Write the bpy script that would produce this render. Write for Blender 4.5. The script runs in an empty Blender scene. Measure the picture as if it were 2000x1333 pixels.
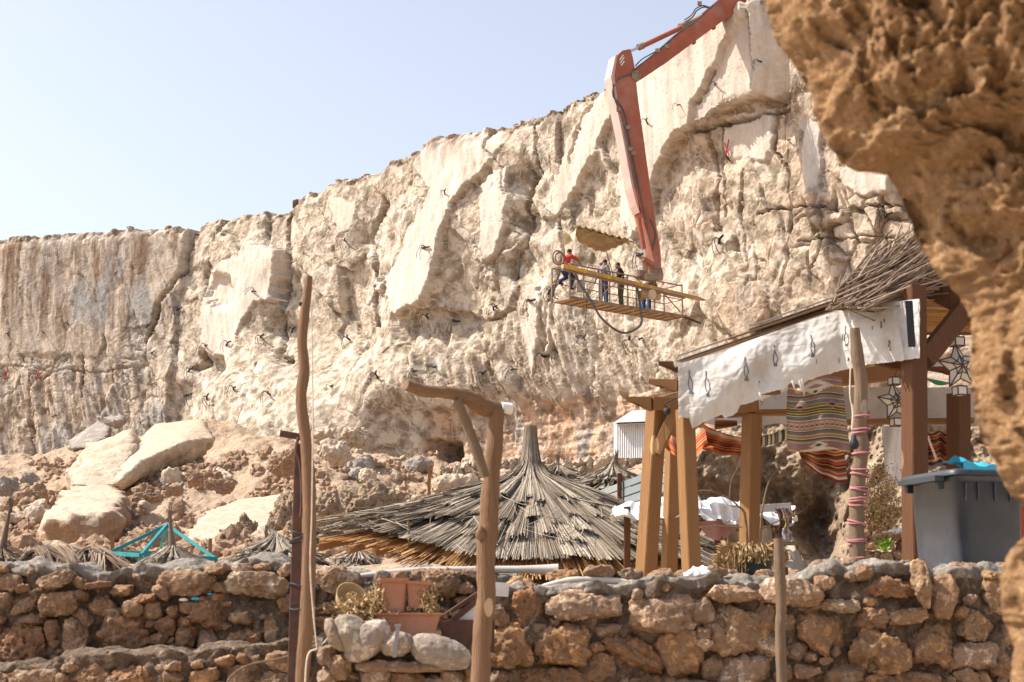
import bpy, bmesh, math, random
import numpy as np
from mathutils import Vector, Matrix

# ------------------------------------------------------------------ camera, sky, sun, exposure
SC = bpy.context.scene
COL = SC.collection
EYE = 1.6
F = 3000.0                       # focal length in photo pixels (photo 2000 x 1333)
HOR = 1200.0                     # photo row of the horizon
TH = math.atan((HOR - 666.5) / F)
CT, ST = math.cos(TH), math.sin(TH)
cam_d = bpy.data.cameras.new('camera')
cam_d.sensor_width = 36.0
cam_d.lens = 36.0 * F / 2000.0
cam_d.clip_start = 0.05
cam_d.clip_end = 6000
cam = bpy.data.objects.new('camera', cam_d)
COL.objects.link(cam)
cam.location = (0, 0, EYE)
cam.rotation_euler = (math.pi / 2 + TH, 0, 0)
cam_d.dof.use_dof = True
cam_d.dof.focus_distance = 32
cam_d.dof.aperture_fstop = 8.0
SC.camera = cam

SUN_EL = math.radians(50)
SUN_AZ = math.radians(-86)       # clockwise from +Y: the sun stands to the left
sun_to = Vector((math.sin(SUN_AZ) * math.cos(SUN_EL), math.cos(SUN_AZ) * math.cos(SUN_EL), math.sin(SUN_EL)))
w = bpy.data.worlds.new('World')
SC.world = w
w.use_nodes = True
nt = w.node_tree
sky = nt.nodes.new('ShaderNodeTexSky')
sky.sky_type = 'NISHITA'
sky.sun_disc = False
sky.sun_elevation = SUN_EL
sky.sun_rotation = SUN_AZ
sky.air_density = 1.0
sky.dust_density = 2.4
sky.ozone_density = 4.0
hs = nt.nodes.new('ShaderNodeHueSaturation')      # dusty desert air: a paler sky
hs.inputs['Saturation'].default_value = 0.52
hs.inputs['Value'].default_value = 0.74
tn = nt.nodes.new('ShaderNodeMix'); tn.data_type = 'RGBA'; tn.blend_type = 'MULTIPLY'; tn.inputs[0].default_value = 1.0
tn.inputs[7].default_value = (1.03, 1.0, 0.99, 1)
nt.links.new(sky.outputs[0], hs.inputs['Color']); nt.links.new(hs.outputs[0], tn.inputs[6])
nt.links.new(tn.outputs[2], nt.nodes['Background'].inputs[0])
nt.nodes['Background'].inputs[1].default_value = 0.15
sl = bpy.data.lights.new('sun', 'SUN')
sl.energy = 3.6
sl.angle = math.radians(0.5)
sl.color = (1.0, 0.93, 0.83)
so = bpy.data.objects.new('sun', sl)
COL.objects.link(so)
so.rotation_euler = sun_to.to_track_quat('Z', 'Y').to_euler()
SC.view_settings.view_transform = 'Standard'
SC.view_settings.look = 'None'
SC.view_settings.exposure = 1.15
SC.view_settings.gamma = 1
SC.render.engine = 'CYCLES'
SC.cycles.use_denoising = True
SC.cycles.max_bounces = 6

random.seed(7)
RNG = np.random.default_rng(11)

# ------------------------------------------------------------------ pixel <-> world
def W(px, py, Y):
    """the point of the place seen at photo pixel px, py at forward distance Y"""
    a = (px - 1000.0) / F
    b = (666.5 - py) / F
    dy = CT - b * ST
    dz = ST + b * CT
    t = Y / dy
    return np.array((a * t, Y, EYE + dz * t))
def Wv(px, py, Y): return Vector(W(px, py, Y))
def proj(P):
    x, y, z = P[..., 0], P[..., 1], P[..., 2] - EYE
    d = y * CT + z * ST
    u = -y * ST + z * CT
    return 1000 + F * x / d, 666.5 - F * u / d

# ------------------------------------------------------------------ noise
def _h(ix, iy, iz, s):
    h = (ix * 374761393 + iy * 668265263 + iz * 1274126177 + s * 974634777) & 0xffffffff
    h = ((h ^ (h >> 13)) * 1274126177) & 0xffffffff
    h = ((h ^ (h >> 16)) * 2246822519) & 0xffffffff
    return h ^ (h >> 15)
_G = np.array([(1,1,0),(-1,1,0),(1,-1,0),(-1,-1,0),(1,0,1),(-1,0,1),(1,0,-1),(-1,0,-1),
               (0,1,1),(0,-1,1),(0,1,-1),(0,-1,-1),(1,1,0),(-1,1,0),(0,-1,1),(0,-1,-1)], dtype=float)
def perlin(P, seed=0):
    P = np.asarray(P, float)
    I = np.floor(P).astype(np.int64)
    f = P - I
    u = f * f * f * (f * (f * 6 - 15) + 10)
    out = np.zeros(P.shape[0])
    for dx in (0, 1):
        wx = u[:, 0] if dx else 1 - u[:, 0]
        for dy in (0, 1):
            wy = u[:, 1] if dy else 1 - u[:, 1]
            for dz in (0, 1):
                wz = u[:, 2] if dz else 1 - u[:, 2]
                g = _G[_h(I[:, 0] + dx, I[:, 1] + dy, I[:, 2] + dz, seed) & 15]
                out += wx * wy * wz * (g[:, 0] * (f[:, 0] - dx) + g[:, 1] * (f[:, 1] - dy) + g[:, 2] * (f[:, 2] - dz))
    return out
def fbm(P, octv=4, seed=0, gain=0.5, lac=2.03):
    o = 0; a = 1.0; P = np.asarray(P, float)
    for k in range(octv):
        o = o + a * perlin(P, seed + k * 17); P = P * lac; a *= gain
    return o
def ridged(P, octv=4, seed=0, gain=0.5):
    o = 0; a = 1.0; P = np.asarray(P, float)
    for k in range(octv):
        o = o + a * (1 - 2 * np.abs(perlin(P, seed + k * 31))); P = P * 2.07; a *= gain
    return o
def worley(P, seed=0):
    P = np.asarray(P, float)
    I = np.floor(P).astype(np.int64)
    n = P.shape[0]
    f1 = np.full(n, 9.0); f2 = np.full(n, 9.0); cid = np.zeros(n, np.int64)
    for dx in (-1, 0, 1):
        for dy in (-1, 0, 1):
            for dz in (-1, 0, 1):
                a, b, c = I[:, 0] + dx, I[:, 1] + dy, I[:, 2] + dz
                h = _h(a, b, c, seed)
                qx = a + (h & 1023) / 1023.0 - P[:, 0]
                qy = b + ((h >> 10) & 1023) / 1023.0 - P[:, 1]
                qz = c + ((h >> 20) & 1023) / 1023.0 - P[:, 2]
                d = np.sqrt(qx * qx + qy * qy + qz * qz)
                m = d < f1
                f2 = np.where(m, f1, np.minimum(f2, d))
                cid = np.where(m, h, cid)
                f1 = np.where(m, d, f1)
    return f1, f2, (cid & 4095) / 4095.0
def facets(P, seed=0, tilt=0.6):
    """broken flat faces: each cell a randomly tilted plane at its own height"""
    P = np.asarray(P, float)
    I = np.floor(P).astype(np.int64); n = P.shape[0]
    f1 = np.full(n, 9.0); f2 = np.full(n, 9.0); hh = np.zeros(n, np.int64); V = np.zeros((n, 3))
    for dx in (-1, 0, 1):
        for dy in (-1, 0, 1):
            for dz in (-1, 0, 1):
                a, b, c = I[:, 0] + dx, I[:, 1] + dy, I[:, 2] + dz
                h = _h(a, b, c, seed)
                q = np.stack([a + (h & 1023) / 1023.0, b + ((h >> 10) & 1023) / 1023.0, c + ((h >> 20) & 1023) / 1023.0], 1) - P
                d = np.sqrt((q * q).sum(1)); m = d < f1
                f2 = np.where(m, f1, np.minimum(f2, d)); hh = np.where(m, h, hh); V = np.where(m[:, None], q, V); f1 = np.where(m, d, f1)
    g = np.stack([((hh >> 3) & 255) / 127.5 - 1, ((hh >> 11) & 255) / 127.5 - 1, ((hh >> 17) & 255) / 127.5 - 1], 1)
    return -(V * g).sum(1) * tilt + (((hh >> 5) & 1023) / 511.5 - 1) * 0.5, f2 - f1
def sstep(a, b, x):
    t = np.clip((x - a) / (b - a), 0, 1)
    return t * t * (3 - 2 * t)
def polydist(px, py, poly):
    """signed distance to a closed polygon: negative inside"""
    n = len(poly); d = np.full(px.shape, 1e9); ins = np.zeros(px.shape, bool)
    for i in range(n):
        x0, y0 = poly[i]; x1, y1 = poly[(i + 1) % n]
        ex, ey = x1 - x0, y1 - y0
        wx, wy = px - x0, py - y0
        t = np.clip((wx * ex + wy * ey) / (ex * ex + ey * ey + 1e-9), 0, 1)
        d = np.minimum(d, np.hypot(wx - ex * t, wy - ey * t))
        c = ((y0 <= py) & (y1 > py)) | ((y1 <= py) & (y0 > py))
        xi = x0 + (py - y0) / (y1 - y0 + 1e-12) * ex
        ins ^= c & (px < xi)
    return np.where(ins, -d, d)
def linedist(px, py, pts):
    d = np.full(px.shape, 1e9)
    for (x0, y0), (x1, y1) in zip(pts[:-1], pts[1:]):
        ex, ey = x1 - x0, y1 - y0
        wx, wy = px - x0, py - y0
        t = np.clip((wx * ex + wy * ey) / (ex * ex + ey * ey + 1e-9), 0, 1)
        d = np.minimum(d, np.hypot(wx - ex * t, wy - ey * t))
    return d

# ------------------------------------------------------------------ objects
def tag(o, label=None, cat=None, group=None, kind=None):
    if label: o['label'] = label
    if cat: o['category'] = cat
    if group: o['group'] = group
    if kind: o['kind'] = kind
    return o
def thing(name, label, cat, loc=(0, 0, 0), group=None):
    o = bpy.data.objects.new(name, None)
    COL.objects.link(o)
    o.location = Vector(loc)
    o.empty_display_size = 0.2
    return tag(o, label, cat, group)
def origin_of(o):
    v = Vector((0, 0, 0))
    while o is not None:
        v += o.location; o = o.parent
    return v
def mesh_obj(name, V, faces, mats, parent=None, smooth=True, cols=None, fmat=None, loc=None, uv=None):
    """V (n,3) world points; faces: list of int arrays (m,3) or (m,4)"""
    V = np.asarray(V, float)
    me = bpy.data.meshes.new(name)
    faces = [np.asarray(f, np.int64) for f in faces if len(f)]
    nf = sum(len(f) for f in faces)
    nl = sum(f.size for f in faces)
    if loc is None:
        loc = origin_of(parent) if parent is not None else Vector((0, 0, 0))
    else:
        loc = Vector(loc)
    me.vertices.add(len(V)); me.loops.add(nl); me.polygons.add(nf)
    me.vertices.foreach_set('co', (V - np.array(loc)).astype(np.float32).ravel())
    li = np.concatenate([f.ravel() for f in faces])
    tot = np.concatenate([np.full(len(f), f.shape[1], np.int64) for f in faces])
    st = np.concatenate([[0], np.cumsum(tot)[:-1]])
    me.loops.foreach_set('vertex_index', li.astype(np.int32))
    me.polygons.foreach_set('loop_start', st.astype(np.int32))
    me.polygons.foreach_set('loop_total', tot.astype(np.int32))
    if fmat is not None:
        me.polygons.foreach_set('material_index', np.asarray(fmat, np.int32))
    me.polygons.foreach_set('use_smooth', np.full(nf, bool(smooth)))
    me.update(calc_edges=True)
    me.validate()
    if cols is not None:
        at = me.color_attributes.new('Col', 'FLOAT_COLOR', 'POINT')
        c = np.ones((len(V), 4), np.float32)
        c[:, :cols.shape[1]] = cols
        at.data.foreach_set('color', c.ravel())
    if uv is not None:
        ul = me.uv_layers.new(name='UVMap')
        ul.data.foreach_set('uv', np.asarray(uv, np.float32)[li].ravel())
    for m in (mats if isinstance(mats, (list, tuple)) else [mats]):
        me.materials.append(m)
    o = bpy.data.objects.new(name, me)
    COL.objects.link(o)
    if parent is not None:
        o.parent = parent
        base = origin_of(parent)
        o.location = loc - base
    else:
        o.location = loc
    return o

class MB:
    def __init__(s):
        s.V = []; s.T = []; s.Q = []; s.n = 0; s.C = []; s.TM = []; s.QM = []; s.UV = []
    def add(s, V, F, col=None, m=0, uv=None):
        V = np.asarray(V, float).reshape(-1, 3)
        F = np.asarray(F, np.int64)
        s.V.append(V)
        if F.shape[1] == 3:
            s.T.append(F + s.n); s.TM.append(np.full(len(F), m))
        else:
            s.Q.append(F + s.n); s.QM.append(np.full(len(F), m))
        s.n += len(V)
        c = np.ones((len(V), 3)) if col is None else np.broadcast_to(np.asarray(col, float), (len(V), 3))
        s.C.append(c)
        s.UV.append(np.zeros((len(V), 2)) if uv is None else np.asarray(uv, float))
        return s
    def box(s, c, size, R=None, **k):
        c = np.asarray(c, float); h = np.asarray(size, float) / 2
        P = np.array([(x, y, z) for x in (-1, 1) for y in (-1, 1) for z in (-1, 1)], float) * h
        if R is not None: P = P @ np.array(R).T
        # each face its own four corners: crisp edges with smooth shading off or on
        Fq = [(0, 1, 3, 2), (4, 6, 7, 5), (0, 4, 5, 1), (2, 3, 7, 6), (0, 2, 6, 4), (1, 5, 7, 3)]
        V = np.concatenate([P[list(f)] for f in Fq]) + c
        return s.add(V, np.arange(24).reshape(6, 4), **k)
    def beam(s, p0, p1, w, h, up=(0, 0, 1), taper=1.0, seg=1, wob=0.0, **k):
        p0 = np.asarray(p0, float); p1 = np.asarray(p1, float)
        d = p1 - p0; L = np.linalg.norm(d); d = d / L
        u = np.asarray(up, float); u = u - d * (u @ d)
        if np.linalg.norm(u) < 1e-4: u = np.array((1.0, 0, 0)); u = u - d * (u @ d)
        u /= np.linalg.norm(u); v = np.cross(d, u)
        b = min(w, h) * 0.06
        pr = [(-w/2+b, -h/2), (w/2-b, -h/2), (w/2, -h/2+b), (w/2, h/2-b), (w/2-b, h/2), (-w/2+b, h/2), (-w/2, h/2-b), (-w/2, -h/2+b)]
        n = 8; rings = []
        for i in range(seg + 1):
            t = i / seg; q = p0 + d * L * t
            if wob and 0 < i < seg: q = q + RNG.normal(0, wob, 3)
            sc = 1 + (taper - 1) * t
            rings.append([q + v * a * sc + u * c * sc for a, c in pr])
        R = np.array(rings)
        for j in range(n):       # separate strips keep the edges crisp
            a = R[:, j]; c = R[:, (j + 1) % n]
            V = np.stack([a, c], 1).reshape(-1, 3)
            Fq = [(2*i, 2*i+1, 2*i+3, 2*i+2) for i in range(seg)]
            s.add(V, Fq, **k)
        for ring, fl in ((R[0], 1), (R[-1], 0)):
            V = ring[::-1] if fl else ring
            s.add(V, [(0, 1, 2, 3), (0, 3, 4, 7), (4, 5, 6, 7)], **k)
        return s
    def tube(s, pts, rad, sides=8, cap=True, rough=0.0, sq=1.0, **k):
        P = np.asarray(pts, float); n = len(P)
        rad = np.broadcast_to(np.asarray(rad, float), (n,))
        T = np.gradient(P, axis=0); T /= np.linalg.norm(T, axis=1)[:, None] + 1e-12
        up = np.array((0, 0, 1.0)) if abs(T[0][2]) < 0.9 else np.array((1.0, 0, 0))
        u = np.cross(T[0], up); u /= np.linalg.norm(u)
        rings = []
        for i in range(n):
            u = u - T[i] * (u @ T[i]); u /= np.linalg.norm(u)
            v = np.cross(T[i], u)
            a = np.arange(sides) * 2 * math.pi / sides
            r = rad[i] * (1 + (RNG.normal(0, rough, sides) if rough else 0))
            rings.append(P[i] + np.outer(np.cos(a) * r, u) + np.outer(np.sin(a) * r * sq, v))
        V = np.concatenate(rings)
        Fq = [(i*sides+j, i*sides+(j+1) % sides, (i+1)*sides+(j+1) % sides, (i+1)*sides+j) for i in range(n-1) for j in range(sides)]
        s.add(V, Fq, **k)
        if cap:
            for r0, rv in ((0, True), (n - 1, False)):
                ring = V[r0*sides:(r0+1)*sides]; c = ring.mean(0)
                VV = np.vstack([ring, c[None]])
                Ft = [((j+1) % sides, j, sides) if rv else (j, (j+1) % sides, sides) for j in range(sides)]
                s.add(VV, Ft, **k)
        return s
    def grid(s, G, uv=None, flip=False, **k):
        n, m = G.shape[:2]
        idx = np.arange(n * m).reshape(n, m)
        Fq = np.stack([idx[:-1, :-1], idx[1:, :-1], idx[1:, 1:], idx[:-1, 1:]], -1).reshape(-1, 4)
        if flip: Fq = Fq[:, ::-1]
        return s.add(G.reshape(-1, 3), Fq, uv=None if uv is None else uv.reshape(-1, 2), **k)
    def lathe(s, base, prof, sides=24, axis=None, **k):
        a = np.linspace(0, 2 * math.pi, sides, endpoint=False)
        P = np.array([[(r * math.cos(t), r * math.sin(t), z) for t in a] for r, z in prof])
        n = len(prof)
        if axis is not None:
            q = Vector((0, 0, 1)).rotation_difference(Vector(axis)).to_matrix()
            P = P @ np.array(q).T
        Fq = [(i*sides+j, i*sides+(j+1) % sides, (i+1)*sides+(j+1) % sides, (i+1)*sides+j) for i in range(n-1) for j in range(sides)]
        return s.add(P.reshape(-1, 3) + np.asarray(base, float), Fq, **k)
    def build(s, name, mats, parent=None, smooth=True, cols=False, loc=None, uv=False):
        fs = []; fm = []
        if s.T: fs.append(np.concatenate(s.T)); fm.append(np.concatenate(s.TM))
        if s.Q: fs.append(np.concatenate(s.Q)); fm.append(np.concatenate(s.QM))
        return mesh_obj(name, np.concatenate(s.V), fs, mats, parent, smooth,
                        np.concatenate(s.C) if cols else None, np.concatenate(fm), loc,
                        np.concatenate(s.UV) if uv else None)

def copy_tree(o, parent=None, link=True):
    c = o.copy(); COL.objects.link(c)
    if parent is not None: c.parent = parent
    for ch in list(o.children): copy_tree(ch, c)
    return c

_ICO = {}
def ico(sub):
    if sub not in _ICO:
        bm = bmesh.new(); bmesh.ops.create_icosphere(bm, subdivisions=sub, radius=1)
        V = np.array([v.co[:] for v in bm.verts]); Ft = np.array([[v.index for v in f.verts] for f in bm.faces]); bm.free()
        _ICO[sub] = (V / np.linalg.norm(V, axis=1)[:, None], Ft)
    return _ICO[sub]
def rock(c, size, seed=0, sub=4, cuts=9, box=2.6, amp=0.07, pits=0.0, rot=None, freq=2.2, cutd=(0.62, 0.92)):
    """an angular, rough stone: returns vertices and triangles"""
    r = np.random.default_rng(seed)
    V, Ft = ico(sub)
    P = V / (np.sum(np.abs(V) ** box, axis=1) ** (1 / box))[:, None]
    for _ in range(cuts):
        n = r.normal(0, 1, 3); n /= np.linalg.norm(n)
        d = r.uniform(*cutd)
        k = P @ n - d
        P = np.where((k > 0)[:, None], P - n * (k * 0.93)[:, None], P)
    off = r.uniform(-50, 50, 3)
    S = np.asarray(size, float) / 2
    m = S.mean()
    Q = P * S
    nn = V.copy()
    d = fbm(Q / m * freq + off, 5, seed % 97, 0.55) * amp * 2
    if pits:
        f1, f2, _ = worley(Q / m * freq * 1.6 + off, seed % 89)
        d = d - pits * sstep(0.42, 0.1, f1)
        f1, f2, _ = worley(Q / m * freq * 4.2 + off, seed % 79)
        d = d - pits * 0.5 * sstep(0.45, 0.1, f1)
    d = d + (0.45 * amp + 0.02) * facets(Q / m * 1.9 + off, seed % 83, 0.9)[0] * 0.8 + 0.25 * amp * facets(Q / m * 5.0 + off, seed % 71, 0.9)[0]
    Q = Q + nn * (d * m)[:, None]
    if rot is not None: Q = Q @ np.array(rot).T
    return Q + np.asarray(c, float), Ft
def rotm(x=0, y=0, z=0):
    return (Matrix.Rotation(z, 3, 'Z') @ Matrix.Rotation(y, 3, 'Y') @ Matrix.Rotation(x, 3, 'X'))
def sag(p0, p1, drop, n=12):
    t = np.linspace(0, 1, n)[:, None]
    P = np.asarray(p0) * (1 - t) + np.asarray(p1) * t
    P[:, 2] -= 4 * drop * (t * (1 - t))[:, 0]
    return P
def smoothpath(pts, n=40):
    P = np.asarray(pts, float); m = len(P)
    t = np.linspace(0, m - 1, n); i = np.clip(t.astype(int), 0, m - 2); f = (t - i)[:, None]
    g = lambda k: P[np.clip(k, 0, m - 1)]
    p0, p1, p2, p3 = g(i - 1), g(i), g(i + 1), g(i + 2)
    return 0.5 * (2*p1 + (p2-p0)*f + (2*p0-5*p1+4*p2-p3)*f**2 + (3*p1-p0-3*p2+p3)*f**3)

# ------------------------------------------------------------------ materials
class N:
    def __init__(s, name):
        s.m = bpy.data.materials.new(name); s.m.use_nodes = True
        s.t = s.m.node_tree; s.b = s.t.nodes['Principled BSDF']; s.out = s.t.nodes['Material Output']
        s.b.inputs['Roughness'].default_value = 0.85
        s.b.inputs['Specular IOR Level'].default_value = 0.25
    def new(s, t, **k):
        n = s.t.nodes.new(t)
        for a, v in k.items(): setattr(n, a, v)
        return n
    def lk(s, a, b): s.t.links.new(a, b)
    def coord(s, kind='Object', scale=(1, 1, 1), rot=(0, 0, 0)):
        tc = s.new('ShaderNodeTexCoord'); mp = s.new('ShaderNodeMapping')
        mp.inputs['Scale'].default_value = scale; mp.inputs['Rotation'].default_value = rot
        s.lk(tc.outputs[kind], mp.inputs[0]); return mp.outputs[0]
    def noise(s, vec, sc, det=6, rough=0.6, dist=0.0):
        n = s.new('ShaderNodeTexNoise'); n.inputs['Scale'].default_value = sc; n.inputs['Detail'].default_value = det
        n.inputs['Roughness'].default_value = rough; n.inputs['Distortion'].default_value = dist
        s.lk(vec, n.inputs['Vector']); return n.outputs['Fac']
    def voro(s, vec, sc, feat='F1', rnd=1.0):
        n = s.new('ShaderNodeTexVoronoi'); n.feature = feat; n.inputs['Scale'].default_value = sc
        n.inputs['Randomness'].default_value = rnd
        s.lk(vec, n.inputs['Vector']); return n.outputs['Distance']
    def ramp(s, fac, stops, interp='LINEAR'):
        n = s.new('ShaderNodeValToRGB'); n.color_ramp.interpolation = interp
        e = n.color_ramp.elements
        while len(e) < len(stops): e.new(0.5)
        for i, (p, c) in enumerate(stops):
            e[i].position = p; e[i].color = (*c, 1) if len(c) == 3 else c
        s.lk(fac, n.inputs[0]); return n.outputs[0]
    def g(s, fac, a, b):
        return s.ramp(fac, [(a, (0, 0, 0)), (b, (1, 1, 1))])
    def mix(s, fac, a, b, mode='MIX'):
        n = s.new('ShaderNodeMix', data_type='RGBA', blend_type=mode)
        for sock, v in ((n.inputs[0], fac), (n.inputs[6], a), (n.inputs[7], b)):
            if hasattr(v, 'is_linked'): s.lk(v, sock)
            elif isinstance(v, (int, float)): sock.default_value = v
            else: sock.default_value = (*v, 1)
        return n.outputs[2]
    def math(s, op, a, b=None):
        n = s.new('ShaderNodeMath', operation=op)
        for i, v in enumerate((a, b)):
            if v is None: continue
            if hasattr(v, 'is_linked'): s.lk(v, n.inputs[i])
            else: n.inputs[i].default_value = v
        return n.outputs[0]
    def col(s): return s.new('ShaderNodeVertexColor', layer_name='Col')
    def bump(s, h, strength=0.5, dist=0.02, prev=None):
        n = s.new('ShaderNodeBump'); n.inputs['Strength'].default_value = strength; n.inputs['Distance'].default_value = dist
        s.lk(h, n.inputs['Height'])
        if prev is not None: s.lk(prev, n.inputs['Normal'])
        return n.outputs[0]
    def done(s, color=None, normal=None, rough=None, spec=None, metal=None):
        if color is not None:
            if hasattr(color, 'is_linked'): s.lk(color, s.b.inputs['Base Color'])
            else: s.b.inputs['Base Color'].default_value = (*color, 1)
        if normal is not None: s.lk(normal, s.b.inputs['Normal'])
        if rough is not None:
            if hasattr(rough, 'is_linked'): s.lk(rough, s.b.inputs['Roughness'])
            else: s.b.inputs['Roughness'].default_value = rough
        if spec is not None: s.b.inputs['Specular IOR Level'].default_value = spec
        if metal is not None: s.b.inputs['Metallic'].default_value = metal
        return s.m

def mat_cliff():
    n = N('cliff limestone'); v = n.coord()
    c = n.col(); sep = n.new('ShaderNodeSeparateColor'); n.lk(c.outputs['Color'], sep.inputs[0])
    big = n.noise(v, 0.35, 5, 0.6, 0.5); mid = n.noise(v, 1.6, 8, 0.65, 0.3); fine = n.noise(v, 7, 8, 0.7)
    base = n.ramp(big, [(0.3, (0.50, 0.405, 0.305)), (0.5, (0.58, 0.495, 0.395)), (0.68, (0.63, 0.56, 0.47))])
    base = n.mix(n.g(mid, 0.50, 0.66), base, (0.66, 0.57, 0.44))
    base = n.mix(n.math('MULTIPLY', n.g(mid, 0.46, 0.32), 0.45), base, (0.42, 0.32, 0.23))
    # smooth cut slabs: paler, pinkish, with down-running streaks
    vs = n.coord(scale=(1.5, 1.5, 0.16), rot=(0.0, 0.25, 0.0))
    st = n.noise(vs, 1.3, 7, 0.65)
    slab = n.ramp(st, [(0.3, (0.47, 0.39, 0.31)), (0.5, (0.58, 0.50, 0.42)), (0.7, (0.66, 0.59, 0.50))])
    col = n.mix(sep.outputs[0], base, slab)
    # ochre band
    vz = n.coord(scale=(0.3, 0.3, 2.4)); bz = n.noise(vz, 1.0, 6, 0.7)
    och = n.ramp(bz, [(0.32, (0.44, 0.27, 0.17)), (0.55, (0.55, 0.38, 0.26)), (0.7, (0.62, 0.49, 0.37))])
    col = n.mix(sep.outputs[2], col, och)
    # brown rain stains
    st2 = n.noise(n.coord(scale=(1.2, 1.2, 0.10)), 1.0, 6, 0.65)
    col = n.mix(n.math('MULTIPLY', sep.outputs[1], n.g(st2, 0.43, 0.56)), col, (0.22, 0.145, 0.095))
    # grey dusty stains, and shade painted as grey over the left face
    col = n.mix(n.math('MULTIPLY', c.outputs['Alpha'], n.g(n.noise(n.coord(scale=(1, 1, 0.35)), 0.9, 5, 0.6), 0.42, 0.6)), col, (0.355, 0.34, 0.32))
    col = n.mix(0.35, col, n.ramp(fine, [(0.3, (0.55, 0.52, 0.50)), (0.7, (1.0, 1.0, 1.0))]), 'MULTIPLY')
    # thin dark cracks, masked
    wv = n.new('ShaderNodeVectorMath', operation='ADD'); nz = n.new('ShaderNodeTexNoise'); nz.inputs['Scale'].default_value = 1.5; nz.inputs['Detail'].default_value = 4
    n.lk(v, nz.inputs['Vector']); n.lk(v, wv.inputs[0]); n.lk(nz.outputs['Color'], wv.inputs[1])
    ed = n.voro(wv.outputs[0], 0.9, 'DISTANCE_TO_EDGE')
    ck = n.math('MULTIPLY', n.math('MULTIPLY', n.g(ed, 0.03, 0.0), n.g(mid, 0.45, 0.6)), n.math('SUBTRACT', 1.0, sep.outputs[0]))
    col = n.mix(n.math('MULTIPLY', ck, 0.7), col, (0.11, 0.08, 0.05))
    h = n.math('ADD', n.math('MULTIPLY', mid, 0.25), n.math('MULTIPLY', fine, 0.10))
    h2 = n.math('ADD', h, n.math('MULTIPLY', n.noise(n.coord(scale=(3, 3, 0.35), rot=(0, 0.25, 0)), 3.0, 5, 0.6), 0.08))
    pv = n.voro(v, 5.0)
    h3 = n.math('ADD', h2, n.math('MULTIPLY', n.g(pv, 0.1, 0.5), 0.05))
    h4 = n.math('MULTIPLY', n.math('SUBTRACT', h3, n.math('MULTIPLY', ck, 0.1)), n.math('SUBTRACT', 1.0, n.math('MULTIPLY', sep.outputs[0], 0.6)))
    return n.done(col, n.bump(h4, 0.65, 0.6), 0.95, 0.1)

def mat_rock(name, a, b, c, scale=1.0, useCol=False, spots=(0.07, 0.05, 0.035), bd=0.05, bs=0.8):
    n = N(name); v = n.coord(scale=(scale,) * 3)
    big = n.noise(v, 1.1, 5, 0.6, 0.4); mid = n.noise(v, 4.5, 7, 0.68); fine = n.noise(v, 22, 6, 0.7)
    if useCol:
        cc = n.col().outputs['Color']
        col = n.mix(n.g(big, 0.35, 0.68), n.mix(0.85, cc, a, 'MULTIPLY'), n.mix(0.85, cc, b, 'MULTIPLY'))
        col = n.mix(n.g(mid, 0.52, 0.72), col, n.mix(0.8, cc, c, 'MULTIPLY'))
    else:
        col = n.ramp(big, [(0.3, a), (0.7, b)])
        col = n.mix(n.g(mid, 0.50, 0.70), col, c)
    col = n.mix(n.math('MULTIPLY', n.g(mid, 0.45, 0.33), 0.75), col, spots)
    gr = n.voro(v, 2.4, 'DISTANCE_TO_EDGE'); col = n.mix(n.math('MULTIPLY', n.math('MULTIPLY', n.g(gr, 0.035, 0.0), n.g(big, 0.42, 0.60)), 0.6), col, spots)
    col = n.mix(0.5, col, n.ramp(fine, [(0.3, (0.5, 0.48, 0.46)), (0.68, (1, 1, 1))]), 'MULTIPLY')
    pv = n.voro(v, 9.0)
    h = n.math('ADD', n.math('MULTIPLY', mid, 1.0), n.math('MULTIPLY', fine, 0.35))
    h = n.math('ADD', h, n.math('MULTIPLY', n.g(pv, 0.05, 0.45), 0.35))
    return n.done(col, n.bump(h, bs, bd), 0.92, 0.12)

def mat_wood(name, a, b, dark, sc=1.0, ax=2, knots=True):
    n = N(name)
    s = [9.0 * sc] * 3; s[ax] = 0.7 * sc
    v = n.coord(scale=tuple(s)); st = n.noise(v, 3.0, 6, 0.65, 0.6); bg = n.noise(n.coord(), 2.0 * sc, 4, 0.6)
    col = n.ramp(st, [(0.3, a), (0.7, b)])
    col = n.mix(n.math('MULTIPLY', n.g(st, 0.56, 0.66), 0.8), col, dark)
    col = n.mix(n.math('MULTIPLY', n.g(bg, 0.46, 0.66), 0.6), col, dark)
    if knots:
        s2 = [3.0 * sc] * 3; s2[ax] = 1.6 * sc
        kv = n.voro(n.coord(scale=tuple(s2)), 1.0)
        col = n.mix(n.g(kv, 0.13, 0.07), col, dark)
    return n.done(col, n.bump(st, 0.9, 0.02), 0.8, 0.15)

def mat_plain(name, c, var=0.25, sc=6.0, rough=0.8, metal=0.0, bump=0.0, c2=None, spec=0.25, thr=(0.45, 0.62)):
    n = N(name); v = n.coord(); f = n.noise(v, sc, 6, 0.62)
    col = n.mix(n.math('MULTIPLY', n.g(f, 0.3, 0.7), 1.0), tuple(x * (1 - var) for x in c), tuple(min(1, x * (1 + var)) for x in c))
    if c2 is not None:
        col = n.mix(n.g(n.noise(v, sc * 0.6, 7, 0.7), *thr), col, c2)
    nm = n.bump(f, 0.5, bump) if bump else None
    return n.done(col, nm, rough, spec, metal)

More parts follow.
